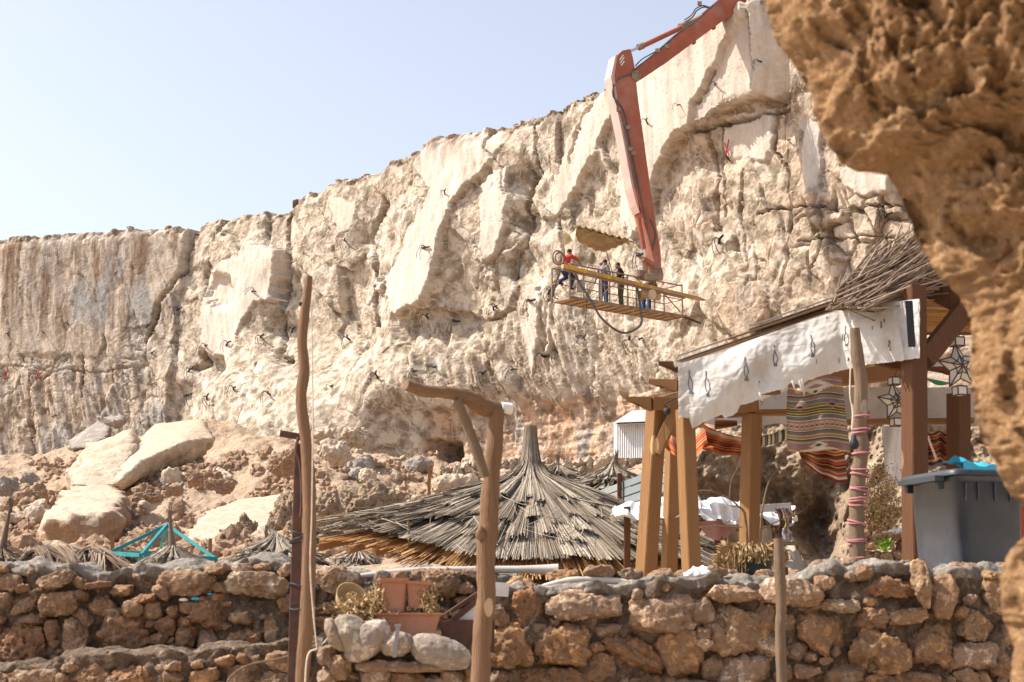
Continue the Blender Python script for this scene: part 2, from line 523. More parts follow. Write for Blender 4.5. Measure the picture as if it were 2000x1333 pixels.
def mat_straw(name, stops, sc=1.0, transl=0.0):
    """per-straw tint comes with the straw (attribute), finer fleck from noise"""
    n = N(name); c = n.col().outputs['Color']
    f = n.noise(n.coord(), 30 * sc, 3, 0.6)
    g = n.noise(n.coord(), 1.6 * sc, 4, 0.6)
    sp = n.new('ShaderNodeSeparateColor'); n.lk(c, sp.inputs[0])
    col = n.ramp(sp.outputs[0], stops)
    col = n.mix(0.5, col, n.ramp(f, [(0.3, (0.55, 0.53, 0.5)), (0.7, (1, 1, 1))]), 'MULTIPLY')
    col = n.mix(0.6, col, n.ramp(g, [(0.35, (0.6, 0.56, 0.52)), (0.65, (1, 1, 1))]), 'MULTIPLY')
    return n.done(col, None, 0.8, 0.2)

def mat_cloth(name, c, dirt=(0.45, 0.36, 0.27), trans=0.25, amount=(0.55, 0.75), sc=2.5):
    n = N(name); v = n.coord(); f = n.noise(v, sc, 6, 0.65); g = n.noise(v, 60, 3, 0.6)
    col = n.mix(n.math('MULTIPLY', n.g(f, *amount), 0.7), c, dirt)
    wr = n.noise(n.coord(scale=(0.7, 1, 3.0), rot=(0, 0.35, 0)), 4, 4, 0.5, 1.0)
    nm = n.bump(wr, 0.5, 0.03); nm = n.bump(g, 0.2, 0.004, nm)
    n.done(col, nm, 0.9, 0.1)
    if trans:
        tr = n.new('ShaderNodeBsdfTranslucent'); n.lk(col, tr.inputs[0]); mx = n.new('ShaderNodeMixShader')
        mx.inputs[0].default_value = trans
        n.lk(n.b.outputs[0], mx.inputs[1]); n.lk(tr.outputs[0], mx.inputs[2]); n.lk(mx.outputs[0], n.out.inputs[0])
    return n.m

M = {}
M['cliff'] = mat_cliff()
M['earth'] = mat_rock('debris earth', (0.47, 0.34, 0.235), (0.57, 0.44, 0.32), (0.61, 0.49, 0.37), 0.5, spots=(0.38, 0.27, 0.185), bd=0.15)
M['boulder_pale'] = mat_rock('pale boulder', (0.55, 0.44, 0.33), (0.63, 0.53, 0.42), (0.655, 0.555, 0.44), 0.5, spots=(0.46, 0.355, 0.26), bd=0.10, bs=0.6)
M['boulder_brown'] = mat_rock('brown boulder', (0.42, 0.27, 0.17), (0.54, 0.38, 0.26), (0.62, 0.49, 0.36), 0.8, spots=(0.31, 0.20, 0.13), bd=0.08)
M['boulder_coral'] = mat_rock('porous coral boulder', (0.44, 0.33, 0.22), (0.55, 0.43, 0.31), (0.63, 0.52, 0.39), 1.2, spots=(0.30, 0.21, 0.14), bd=0.10)
M['boulder_grey'] = mat_rock('grey boulder', (0.36, 0.32, 0.28), (0.47, 0.42, 0.375), (0.56, 0.50, 0.44), 0.5, spots=(0.25, 0.21, 0.18), bd=0.06)
M['stone'] = mat_rock('wall stone', (0.85, 0.78, 0.72), (1.15, 1.1, 1.05), (1.30, 1.22, 1.12), 3.2, True, spots=(0.25, 0.15, 0.09), bd=0.025, bs=0.9)
M['cobble'] = mat_rock('rounded stone', (0.92, 0.90, 0.88), (1.08, 1.05, 1.02), (1.18, 1.13, 1.08), 4.0, True, spots=(0.24, 0.19, 0.15), bd=0.008, bs=0.6)
M['mortar'] = mat_rock('wall mortar', (0.26, 0.19, 0.135), (0.36, 0.275, 0.20), (0.46, 0.37, 0.28), 3.0, spots=(0.12, 0.08, 0.055), bd=0.03, bs=0.9)
M['cap_mortar'] = mat_rock('pale cap mortar', (0.35, 0.305, 0.26), (0.46, 0.405, 0.345), (0.56, 0.495, 0.42), 3.0, spots=(0.17, 0.145, 0.12), bd=0.02)
M['overhang'] = mat_rock('ochre sandstone', (0.66, 0.38, 0.18), (0.84, 0.56, 0.31), (0.92, 0.74, 0.52), 6.0, spots=(0.46, 0.25, 0.115), bd=0.05, bs=1.0)
M['sand'] = mat_rock('pale bounce sand', (0.55, 0.44, 0.32), (0.62, 0.51, 0.38), (0.66, 0.56, 0.43), 1.0, spots=(0.45, 0.35, 0.25), bd=0.02)  # unseen near ground, made pale to bounce warm light onto the walls
M['pine'] = mat_wood('pine post', (0.42, 0.25, 0.115), (0.57, 0.38, 0.20), (0.25, 0.13, 0.055))
M['pine_dark'] = mat_wood('dark stained post', (0.22, 0.11, 0.05), (0.37, 0.21, 0.105), (0.11, 0.05, 0.025))
M['drift'] = mat_wood('driftwood', (0.46, 0.31, 0.185), (0.68, 0.51, 0.34), (0.22, 0.13, 0.075), 2.2)
M['drift_x'] = mat_wood('driftwood bar', (0.46, 0.31, 0.19), (0.68, 0.51, 0.35), (0.22, 0.13, 0.075), 1.6, ax=0)
M['drift_grey'] = mat_wood('weathered pole', (0.33, 0.25, 0.18), (0.50, 0.41, 0.31), (0.19, 0.13, 0.085), 1.6)
M['rust'] = mat_plain('rusty steel', (0.10, 0.055, 0.045), 0.4, 8, 0.75, 0.2, 0.004, (0.15, 0.07, 0.04))
M['steel'] = mat_plain('grey steel', (0.25, 0.25, 0.26), 0.3, 8, 0.5, 0.6)
M['chrome'] = mat_plain('chrome rod', (0.55, 0.58, 0.6), 0.1, 5, 0.25, 0.9)
M['arm_red'] = mat_plain('faded orange paint', (0.33, 0.105, 0.065), 0.18, 1.2, 0.65, 0.0, 0.004, (0.36, 0.19, 0.14), thr=(0.48, 0.7))
M['yellow'] = mat_plain('yellow paint', (0.62, 0.36, 0.03), 0.2, 3, 0.65, 0.0, 0.003, (0.36, 0.25, 0.15), thr=(0.42, 0.54))
M['cage'] = mat_plain('dusty brown steel', (0.22, 0.16, 0.12), 0.3, 3, 0.8, 0.1, 0.0, (0.34, 0.25, 0.17))
M['ply'] = mat_plain('dusty floor board', (0.42, 0.28, 0.15), 0.3, 3, 0.9, 0, 0.004, (0.25, 0.15, 0.08))
M['black'] = mat_plain('black rubber', (0.025, 0.025, 0.028), 0.3, 6, 0.6)
M['hose'] = mat_plain('dusty hose', (0.11, 0.105, 0.10), 0.3, 6, 0.7)
M['straw'] = mat_straw('weathered grey straw', [(0.0, (0.15, 0.115, 0.085)), (0.45, (0.36, 0.295, 0.225)), (0.8, (0.54, 0.46, 0.36)), (1.0, (0.66, 0.57, 0.46))])
M['straw_warm'] = mat_straw('straw underside', [(0.0, (0.20, 0.09, 0.03)), (0.5, (0.44, 0.23, 0.09)), (1.0, (0.60, 0.37, 0.17))])
M['straw_brown'] = mat_straw('brown palm thatch', [(0.0, (0.13, 0.085, 0.06)), (0.5, (0.27, 0.19, 0.13)), (1.0, (0.44, 0.34, 0.25))])
M['reed'] = mat_straw('dry reed', [(0.0, (0.24, 0.15, 0.08)), (0.5, (0.42, 0.30, 0.18)), (1.0, (0.60, 0.50, 0.36))])
M['dry'] = mat_straw('dry plant', [(0.0, (0.27, 0.16, 0.07)), (0.5, (0.46, 0.31, 0.15)), (1.0, (0.62, 0.47, 0.27))])
M['canvas'] = mat_cloth('white canvas', (0.70, 0.675, 0.64), (0.46, 0.39, 0.32), 0.35, (0.47, 0.72), 3)
M['ink'] = mat_plain('black paint marks', (0.15, 0.14, 0.14), 0.3, 20)
M['greywhite'] = mat_plain('white washed board', (0.43, 0.39, 0.36), 0.15, 3, 0.9, 0, 0.003, (0.33, 0.27, 0.22), thr=(0.5, 0.7))
M['white'] = mat_plain('white cloth', (0.70, 0.69, 0.68), 0.08, 5, 0.9, 0, 0.01, (0.55, 0.49, 0.43), thr=(0.55, 0.75))
M['teal'] = mat_plain('teal paint', (0.012, 0.20, 0.22), 0.2, 4, 0.5)
M['bluegrey'] = mat_plain('blue grey paint', (0.20, 0.235, 0.24), 0.2, 3, 0.6, 0, 0.003, (0.27, 0.27, 0.25), thr=(0.5, 0.65))
M['terracotta'] = mat_plain('terracotta plastic', (0.40, 0.19, 0.12), 0.14, 5, 0.7, 0, 0.003, (0.46, 0.27, 0.20), thr=(0.5, 0.75))
M['bin'] = mat_plain('grey bin plastic', (0.042, 0.049, 0.064), 0.25, 5, 0.42, 0, 0.002, (0.09, 0.095, 0.10), spec=0.5, thr=(0.5, 0.8))
M['bin_dark'] = mat_plain('dark bin lid plastic', (0.032, 0.036, 0.042), 0.2, 5, 0.5, spec=0.5)
M['bluebag'] = mat_plain('blue plastic bag', (0.03, 0.36, 0.55), 0.15, 12, 0.35, 0, 0.01, spec=0.5)
M['bucket'] = mat_plain('black bucket plastic', (0.05, 0.055, 0.06), 0.2, 5, 0.6)
M['skin'] = mat_plain('skin', (0.30, 0.16, 0.10), 0.1, 6, 0.6)
M['hair'] = mat_plain('dark hair', (0.02, 0.016, 0.013), 0.2, 40, 0.7)
M['pink'] = mat_plain('pink rope', (0.42, 0.17, 0.18), 0.2, 20)
M['rope'] = mat_plain('pale rope', (0.58, 0.50, 0.40), 0.2, 20)
M['lead'] = mat_plain('lantern lead', (0.10, 0.055, 0.04), 0.2, 10, 0.6, 0.3)
M['glass'] = mat_plain('frosted lantern glass', (0.55, 0.52, 0.45), 0.15, 8, 0.25, spec=0.6)

# ================================================================== THE CLIFF
CL = [(-700, 112), (-300, 101), (0, 94), (370, 89), (600, 83), (850, 74), (1200, 66), (1380, 59.5), (1500, 57), (1800, 52), (2200, 48), (2600, 46)]
_cp = np.array([c[0] for c in CL], float); _cy = np.array([c[1] for c in CL], float)
def cliffY(p):
    o = 0
    for k, wt in ((-60, .2), (-30, .2), (0, .2), (30, .2), (60, .2)):
        o = o + wt * np.interp(np.asarray(p, float) + k, _cp, _cy)
    return o
SKY = [(-700, 500), (-200, 480), (0, 468), (20, 462), (130, 455), (250, 447), (368, 443), (376, 452), (385, 434), (400, 427), (430, 420), (500, 414), (558, 408), (575, 390), (600, 379), (628, 374), (650, 352), (700, 345),
       (740, 332), (760, 312), (800, 307), (825, 281), (850, 268), (900, 262), (950, 254), (1000, 245), (1050, 231), (1100, 215), (1135, 203), (1165, 190), (1190, 173), (1250, 142), (1310, 108), (1361, 80), (1400, 55), (1430, 36), (1465, 15),
       (1480, 6), (1500, 8), (1560, -30), (1700, -80), (2000, -120), (2600, -160)]
_ray_dy = lambda py: CT - (666.5 - py) / F * ST
_ray_dz = lambda py: ST + (666.5 - py) / F * CT
def plan_a(px, py): return (np.asarray(px, float) - 1000) / F / _ray_dy(np.asarray(py, float))
# columns: plan direction a = x / y ; the wall's distance along it
colp = np.concatenate([np.linspace(-700, -60, 30)[:-1], np.linspace(-60, 1830, 1180), np.linspace(1830, 2600, 40)[1:]])
ca = (colp - 1000) / F
cY = cliffY(colp)
cX = ca * cY
tx = np.gradient(cX); ty = np.gradient(cY); tl = np.hypot(tx, ty); tx /= tl; ty /= tl
ks = np.ones(61) / 61
sm = lambda q: np.convolve(np.pad(q, 30, mode='edge'), ks, mode='valid')
tx, ty = sm(tx), sm(ty)
cnx, cny = ty, -tx                      # outward normal, towards the camera and left
sl_ = np.concatenate([[0], np.cumsum(np.hypot(np.diff(cX), np.diff(cY)))])
sa = plan_a([s[0] for s in SKY], [s[1] for s in SKY])
sY = cliffY(1000 + sa * F)
sz = EYE + sY * _ray_dz(np.array([s[1] for s in SKY], float)) / _ray_dy(np.array([s[1] for s in SKY], float))
ztop = np.interp(ca, sa, sz)
_q = np.stack([sl_ * 1.1, np.zeros_like(sl_), np.zeros_like(sl_) + 3.3], 1)
ztop = ztop + 0.16 * fbm(_q * 1.0, 4, 5) + 0.07 * fbm(_q * 5, 3, 9)
NR = 470
zb = 3.0
rt = np.linspace(0, 1, NR)
Zg = zb + (ztop[:, None] - zb) * rt[None, :]
Sg = np.repeat(sl_[:, None], NR, 1)
shape = Zg.shape
def at(D): return np.stack([cX[:, None] + cnx[:, None] * D, cY[:, None] + cny[:, None] * D, Zg], -1)

MAC = [  # px, py, outward metres, radius px
 (60, 520, 0, 90), (200, 520, 0.1, 90), (320, 500, 0.35, 60), (100, 650, -0.1, 80), (250, 680, 0.2, 70), (330, 640, -0.4, 40), (60, 800, 0.3, 80), (200, 780, 0.6, 70), (290, 800, 0.4, 50),
 (372, 470, -0.9, 26), (372, 530, -0.7, 26), (400, 460, -0.2, 35), (460, 440, -0.3, 35), (520, 440, -0.6, 35), (400, 540, 0.1, 30), (385, 600, 0.5, 30), (372, 640, 1.0, 28), (365, 690, 1.3, 28), (330, 740, 1.8, 28), (325, 790, 1.9, 30),
 (395, 705, -0.6, 20), (375, 735, 0.4, 20), (480, 520, 1.5, 45), (450, 620, 1.7, 45), (520, 620, 1.4, 35), (430, 680, 1.9, 30), (480, 700, 1.6, 30), (450, 750, 4.6, 50), (400, 800, 6.0, 50), (520, 740, 4.0, 40), (500, 800, 7.0, 60), (550, 700, 0.4, 22),
 (565, 560, -0.3, 25), (560, 640, -0.2, 22), (600, 480, 0.2, 50), (650, 420, 0.4, 50), (700, 380, 0.3, 40), (650, 560, 0.3, 55), (640, 640, -0.1, 45), (690, 640, -0.9, 35), (715, 560, -0.9, 30), (735, 470, -1.2, 26), (740, 410, -1.0, 26), (620, 710, 0.8, 40), (600, 780, 5.8, 50), (680, 740, 3.9, 40), (640, 720, 2.2, 24), (720, 700, 3.0, 24), (660, 690, 0.3, 26),
 (770, 350, 0.3, 30), (790, 420, 0.9, 40), (770, 500, 1.6, 32), (760, 580, 2.0, 32), (740, 640, 2.1, 32), (770, 700, 2.4, 45), (740, 770, 3.6, 50), (850, 340, 0.3, 60), (930, 320, 0.2, 60), (850, 450, 1.0, 60), (830, 560, 1.7, 50), (900, 500, 0.4, 40), (900, 580, -0.3, 36), (950, 600, 0.0, 36),
 (850, 640, 0.8, 40), (920, 640, 0.2, 30), (870, 700, 1.7, 50), (960, 420, 0.9, 40), (980, 500, 1.0, 35), (1035, 350, -0.8, 24), (1040, 420, -0.8, 22), (1020, 520, -0.5, 24), (1000, 300, 0.5, 36), (1075, 280, 0.5, 36), (1000, 620, 1.2, 40), (960, 700, 1.2, 50), (1060, 650, 0.9, 40), (1050, 740, 0.9, 50), (880, 760, 1.7, 50),
 (1120, 260, 0.8, 40), (1180, 250, 1.1, 40), (1120, 400, 0.9, 40), (1180, 400, 0.3, 40), (1200, 500, 0.2, 40), (1100, 520, 0.9, 40), (1080, 600, 1.4, 40), (1160, 640, 0.9, 40), (1160, 740, 0.8, 50), (1250, 700, 0.8, 45), (1300, 640, 0.5, 45), (1250, 760, 0.4, 40),
 (1300, 170, 1.3, 60), (1400, 120, 1.5, 50), (1270, 300, 1.0, 40), (1250, 420, 0.6, 40), (1330, 330, 0.3, 40), (1340, 420, 0.35, 40), (1330, 520, -0.1, 40), (1395, 320, -0.4, 18), (1400, 420, -0.2, 18), (1460, 270, -0.2, 36), (1460, 380, 0.1, 40), (1470, 480, -0.1, 40), (1540, 250, -0.2, 30), (1530, 330, -0.1, 30), (1590, 300, 0.0, 30), (1600, 400, 0.1, 40),
 (1560, 120, 1.2, 36), (1620, 150, 0.6, 60), (1700, 420, 0.3, 50), (1600, 520, 0.1, 50), (1500, 560, 0.3, 50), (1420, 600, 0.4, 50), (1540, 620, -0.1, 60), (1700, 620, 0.2, 80), (1380, 700, 0.4, 50), (1450, 700, 0.4, 60),
 (620, 850, 7.0, 40), (700, 830, 5.0, 40), (750, 870, 4.0, 35), (800, 820, 1.2, 35), (800, 880, 0.6, 35), (880, 850, 0.2, 40), (960, 840, 0.2, 50), (1050, 840, 0.0, 60), (1150, 840, -0.2, 60), (1250, 830, -0.3, 60), (1350, 820, -0.3, 60), (1000, 900, 0.8, 50), (1150, 900, 0.6, 60), (1300, 900, 0.4, 60),
 (500, 880, 8.0, 60), (350, 870, 6.0, 60), (100, 880, 1.0, 80), (1900, 300, 0.5, 120), (2000, 700, 0.5, 150), (-100, 600, 0, 100)]
def macro(px, py):
    num = np.zeros(px.shape); den = np.full(px.shape, 1e-7)
    for a, b, v, r in MAC:
        r = r * 0.80
        q = ((px - a) ** 2 + (py - b) ** 2) / (2 * r * r)
        wt = np.exp(-np.minimum(q, 40)); num += wt * v; den += wt
    return 0.66 * num / den
PX, PY = proj(at(np.zeros(shape)))
D0 = macro(PX, PY)
PX, PY = proj(at(D0))                   # where the coarse shape stands in the photograph
D0 = macro(PX, PY)
PX, PY = proj(at(D0))
flat = np.stack([Sg.ravel(), D0.ravel() * 0.5, Zg.ravel()], 1)
wrp = np.stack([fbm(flat * 0.5, 3, 1), fbm(flat * 0.5, 3, 2), fbm(flat * 0.5, 3, 3)], 1)
FW = flat + wrp * 0.9
# slanting coordinate: on this wall ribs lean down to the left
lean = flat.copy(); lean[:, 0] += (lean[:, 2] - 8) * 0.35
JX = PX + 5 * fbm(flat * 1.4, 4, 41).reshape(shape) + 2.5 * fbm(flat * 6, 3, 43).reshape(shape)
JY = PY + 5 * fbm(flat * 1.4, 4, 42).reshape(shape) + 2.5 * fbm(flat * 6, 3, 44).reshape(shape)

SLABS = [  # polygon, lift, edge softness px, smoothness
 ([(-300, 440), (372, 436), (362, 500), (352, 560), (318, 590), (296, 622), (262, 604), (240, 640), (205, 650), (190, 700), (120, 690), (-300, 700)], 0.06, 9, 0.72),
 ([(478, 477), (553, 492), (560, 540), (546, 590), (520, 585), (502, 592), (482, 617), (466, 645), (456, 680), (430, 697), (402, 682), (400, 612), (412, 560), (424, 530), (440, 510), (462, 494)], 0.35, 4, 0.96),
 ([(824, 280), (867, 255), (976, 238), (990, 262), (960, 322), (930, 352), (886, 403), (864, 452), (864, 490), (850, 525), (836, 578), (815, 597), (766, 618), (758, 602), (766, 532), (806, 447), (828, 410), (843, 368), (815, 330)], 0.40, 4, 0.95),
 ([(1000, 326), (997, 382), (983, 445), (972, 497), (951, 517), (946, 480), (940, 410), (946, 361), (975, 335)], 0.35, 4, 0.9),
 ([(1196, 165), (1204, 222), (1180, 261), (1158, 318), (1112, 396), (1090, 421), (1074, 412), (1095, 347), (1116, 270), (1147, 215), (1180, 180)], 0.35, 4, 0.95),
 ([(1196, 165), (1250, 138), (1350, 80), (1462, 8), (1468, 60), (1474, 192), (1443, 209), (1380, 230), (1350, 242), (1336, 258), (1314, 302), (1289, 366), (1268, 432), (1240, 470), (1228, 430), (1222, 320), (1210, 230)], 0.60, 3, 0.96),
 ([(1468, -40), (1525, -60), (1530, 60), (1522, 130), (1532, 160), (1508, 192), (1474, 194)], 0.60, 3, 0.98),
 ([(1416, 228), (1512, 214), (1510, 300), (1490, 312), (1420, 308)], 0.20, 4, 0.9),
 ([(1580, 230), (1600, 235), (1610, 330), (1600, 370), (1572, 372), (1570, 300)], 0.25, 5, 0.7),
 ([(1650, 330), (1740, 345), (1740, 375), (1690, 385), (1655, 370)], 0.4, 4, 0.8),
 ([(640, 385), (700, 400), (690, 440), (660, 460), (650, 420)], 0.15, 6, 0.6),
 ([(1030, 560), (1052, 560), (1050, 700), (1040, 740), (1030, 680)], 0.2, 5, 0.7),
 ([(1062, 600), (1080, 590), (1074, 680), (1064, 700)], 0.2, 5, 0.7)]
smooth = np.zeros(shape); lift = np.zeros(shape); white = np.zeros(shape)
for poly, lf, soft, smo in SLABS:
    d = polydist(JX, JY, poly)
    m = sstep(soft * 0.4, -soft * 0.4, d)
    k = d < 0
    if k.sum() > 50:       # a slab is flat: fit a plane to the coarse shape under it
        Am = np.stack([Sg[k], Zg[k], np.ones(k.sum())], 1); cf = np.linalg.lstsq(Am, D0[k], rcond=None)[0]
        pl = cf[0] * Sg + cf[1] * Zg + cf[2]
        D0 = D0 * (1 - m) + (pl * 0.88 + D0 * 0.12) * m
    smooth = np.maximum(smooth, m * smo)
    lift = lift + m * lf * 0.6
    white = np.maximum(white, m)
# rough rock: broken facets of four sizes
lw = lean + wrp * 0.45
def fc(P, sc, seed, an, tilt):
    return facets(P * (np.array(an) / sc), seed, tilt)
A1, E1 = fc(lw, 3.0, 3, (1.0, 1, 0.42), 0.9)
A2, E2 = fc(lw, 1.25, 4, (1.0, 1, 0.6), 0.9)
A3, E3 = fc(lean + wrp * 0.25, 0.5, 5, (1.0, 1, 0.8), 0.8)
A4, E4 = fc(flat, 0.22, 6, (1, 1, 1), 0.8)
f5 = fbm(flat * 2.4, 6, 7, 0.62)
patch = sstep(-0.25, 0.30, fbm(flat * 0.22, 3, 90))
patch2 = sstep(-0.1, 0.3, fbm(flat * 0.3 + 40, 3, 91))
rough = (A1 * 0.60 - 0.16 * sstep(0.07, 0, E1) + (A2 * 0.20 - 0.10 * sstep(0.08, 0, E2)) * (0.15 + 0.85 * patch)
         + (A3 * 0.10 - 0.04 * sstep(0.10, 0, E3)) * (0.08 + 0.9 * patch2) * (0.3 + .7 * patch) + A4 * 0.028 * patch * patch2 + f5 * 0.04)
rough = 0.52 * rough.reshape(shape) - 0.06
gul = fbm(lean * np.array((1.15, 0.5, 0.16)), 5, 21, 0.55).reshape(shape)
gulm = sstep(560, 660, PY) * sstep(840, 760, PY) * sstep(740, 820, PX) * sstep(1400, 1250, PX)
gulL = sstep(660, 760, PY) * sstep(380, 300, PX)
flank = sstep(670, 730, PY) * sstep(340, 390, PX) * sstep(790, 720, PX)
rough = rough * (1 - 0.15 * gulm) * (1 - 0.45 * flank) + gul * (0.55 * gulm + 0.30 * gulL)
# the eroded ochre band at the foot
undercut = np.interp(PX, [0, 600, 700, 780, 830, 930, 1000, 1100, 1180, 1290, 1340, 1450, 1800], [1400, 1400, 1200, 1000, 800, 776, 778, 782, 775, 752, 742, 720, 700]) + 9 * fbm(flat * 0.8, 4, 61).reshape(shape)
band = sstep(-3, 9, PY - undercut)
bandsm = fbm(flat * np.array((0.9, 0.4, 0.35)), 5, 63).reshape(shape) * 0.35 + 0.10 * fbm(flat * np.array((0.4, 0.4, 3.0)), 4, 64).reshape(shape)
grooves = fbm(lean * np.array((3.2, 1.0, 0.22)), 4, 71).reshape(shape) * 0.05 + fbm(flat * np.array((1.0, 1.0, 0.4)), 3, 72).reshape(shape) * 0.08
D = D0 + lift + rough * (1 - smooth) * (1 - band) + grooves * smooth + bandsm * band - band * 0.22
# grey facet that turns away to the right of the upper slab, and the ledge's step
D = D - np.clip((JX - 1470) / 60, 0, 1) * 1.1 * sstep(-70, -20, JY) * sstep(215, 190, JY) * sstep(1545, 1530, JX)
# second, lower sheet inside the upper slab
m = sstep(2, -2, polydist(JX, JY, [(1394, 140), (1378, 190), (1358, 204), (1350, 240), (1476, 195), (1470, 30), (1440, 60)]))
D = D - 0.28 * m
D = D - 0.55 * sstep(5, 0, linedist(JX, JY, [(1394, 142), (1384, 175), (1362, 202)]))
# rounded dent in the pale slab on the left
q = np.hypot((JX - 432) / 26, (JY - 570) / 42); D = D - 0.5 * sstep(1, 0.5, q) * sstep(395, 410, JX)
CR = [([(373, 445), (363, 500), (357, 530), (332, 560), (312, 592), (300, 640), (284, 664)], 4.5, 1.0), ([(556, 500), (561, 560), (548, 600), (545, 640), (553, 665), (551, 690)], 5, 1.1),
      ([(748, 385), (751, 402), (736, 440), (728, 480), (735, 520), (726, 600), (735, 640)], 4, 1.0), ([(1034, 330), (1050, 352), (1036, 400), (1035, 440), (1012, 500), (1005, 545)], 4, 0.9),
      ([(1378, 250), (1392, 300), (1405, 350), (1395, 385), (1400, 450)], 3, 0.9), ([(1414, 236), (1413, 330), (1416, 420)], 2, 0.5), ([(1512, 214), (1514, 300), (1540, 330)], 2, 0.5),
      ([(425, 425), (424, 470), (416, 505)], 2, 0.5), ([(1480, 420), (1560, 400), (1640, 412), (1780, 395)], 2.5, 0.4), ([(1600, 400), (1606, 470), (1590, 520)], 2, 0.5), ([(1660, 400), (1670, 500)], 2, 0.4), ([(1720, 400), (1715, 480)], 2, 0.4),
      ([(1560, 470), (1700, 460), (1790, 470)], 2, 0.4), ([(545, 690), (540, 705), (565, 705)], 7, 0.9), ([(395, 690), (402, 712), (380, 722)], 8, 0.8),
      ([(920, 640), (960, 630), (1000, 600), (1010, 560)], 5, 0.5), ([(1345, 250), (1380, 252), (1450, 236), (1540, 214)], 4, 0.7), ([(1090, 430), (1100, 500), (1070, 590), (1063, 700)], 3, 0.5),
      ([(960, 260), (950, 290), (985, 330), (990, 380)], 2, 0.3), ([(575, 395), (555, 440), (560, 490)], 3, 0.5), ([(1165, 200), (1130, 260), (1120, 320)], 2.5, 0.4), ([(1040, 240), (1045, 300), (1060, 340)], 2.5, 0.4),
      ([(1452, 330), (1448, 420), (1462, 560)], 2, 0.25), ([(1540, 330), (1545, 430), (1530, 560)], 2.5, 0.4), ([(60, 700), (58, 790), (62, 900)], 2, 0.5), ([(160, 690), (155, 780)], 2, 0.4), ([(0, 715), (100, 720), (200, 728), (290, 712)], 2.5, 0.12)]
for pts, wd, dp in CR:
    D = D - dp * sstep(wd * 1.6, 0, linedist(JX, JY, pts)) ** 1.3
# cave
q = np.hypot((JX - 858) / 40, (JY - 884) / 30); D = D - 2.6 * sstep(1.05, 0.55, q)
# lower lip of the hanging block
D = D - 0.5 * sstep(-4, 4, JY - np.interp(JX, [760, 800, 850, 900, 1000], [622, 612, 598, 610, 640])) * sstep(755, 775, JX) * sstep(960, 900, JX) * sstep(700, 640, JY)
# right blocks: squarish courses
bl = worley(flat * np.array((1.0, 0.3, 0.75)) + wrp * 0.25, 77)
bm_ = (sstep(1540, 1580, PX) * sstep(370, 400, PY) * sstep(560, 520, PY)).ravel()
D = D + (bm_ * ((bl[2] - 0.5) * 0.5 - 0.25 * sstep(0.14, 0.0, bl[1] - bl[0]))).reshape(shape)
# dirt cap at the rim
rim = sstep(0.955, 1.0, np.repeat(rt[None, :], shape[0], 0))
D = D - rim ** 2 * (0.35 + 0.4 * fbm(flat * 1.3, 3, 88).reshape(shape))
VV = at(D)
VV[..., 2] += 0.10 * fbm(flat * 1.7, 3, 55).reshape(shape) * (1 - rim)
# zones: R pale cut face, G brown stain, B ochre, A grey dust plus painted shade on the left face
zn = np.zeros(shape + (4,))
n1 = fbm(flat * 0.35, 4, 101).reshape(shape); n2 = fbm(flat * np.array((0.9, 0.5, 0.12)), 4, 102).reshape(shape)
zn[..., 0] = np.clip(white * 0.95 + gulm * sstep(0.05, 0.4, n2) * 0.5, 0, 1)
left = sstep(372, 340, PX)
zn[..., 0] *= 1 - 0.60 * left
zn[..., 1] = np.clip(left * sstep(760, 580, PY) * sstep(0.6, 0.0, (PX - 200) / 200 * 0.5 + n1) * 1.0 + rim * 0.9 + sstep(0.90, 1, rt)[None, :] * 0.5 * (n1 > -0.1), 0, 1)
zn[..., 2] = np.clip(band * (0.55 + 0.5 * sstep(900, 1100, PX)) + 0.42 * sstep(1230, 1420, PX) * (1 - white) * sstep(-0.3, 0.3, n1 + 0.1) + 0.25 * left * sstep(700, 740, PY), 0, 1)
zn[..., 3] = np.clip(0.55 * left * sstep(0.25, -0.2, n1) + sstep(0.0, 0.25, n1) * 0.35 + sstep(1560, 1580, PX) * sstep(1625, 1600, PX) * sstep(220, 250, PY) * sstep(400, 360, PY) + 0.9 * left * sstep(780, 860, PY) * sstep(0, 0.2, n2) + 0.8 * left * sstep(90, 40, np.hypot(PX - 250, (PY - 590) * 0.8)) + 0.7 * sstep(60, 30, np.hypot(PX - 170, PY - 590)) + 0.6 * band * sstep(-0.05, 0.2, n2), 0, 1)  # first term: painted shade that greys the left face
# plateau rows going back from the rim
back = []
for k, (dd, dz) in enumerate([(0.5, 0.03), (1.6, 0.0), (4, 0.12), (12, 0.3), (60, -0.6), (300, -1.5)]):
    P = VV[:, -1, :].copy(); P[:, 0] -= cnx * dd; P[:, 1] -= cny * dd
    P[:, 2] += dz + (0.07 * fbm(P * 1.4, 3, 30 + k))
    back.append(P[:, None])
VV = np.concatenate([VV] + back, 1); zn = np.concatenate([zn, np.repeat(zn[:, -1:], len(back), 1)], 1)
nC, nRr = VV.shape[:2]
idx = np.arange(nC * nRr).reshape(nC, nRr)
Fq = np.stack([idx[:-1, :-1], idx[1:, :-1], idx[1:, 1:], idx[:-1, 1:]], -1).reshape(-1, 4)
cliff = mesh_obj('cliff', VV.reshape(-1, 3), [Fq], M['cliff'], None, True, zn.reshape(-1, 4))
tag(cliff, 'tall pale limestone cliff with smooth cut slabs and deep cracks', 'cliff', kind='structure')
def on_cliff(px, py):
    """nearest point of the built cliff seen at the pixel, and the column normal"""
    if not hasattr(on_cliff, 'c'):
        q = VV[:, :NR]; u, v = proj(q); on_cliff.c = (u, v, q)
    u, v, q = on_cliff.c
    k = np.argmin((u - px) ** 2 + (v - py) ** 2); i, j = np.unravel_index(k, u.shape)
    return q[i, j], np.array((cnx[i], cny[i], 0.0))

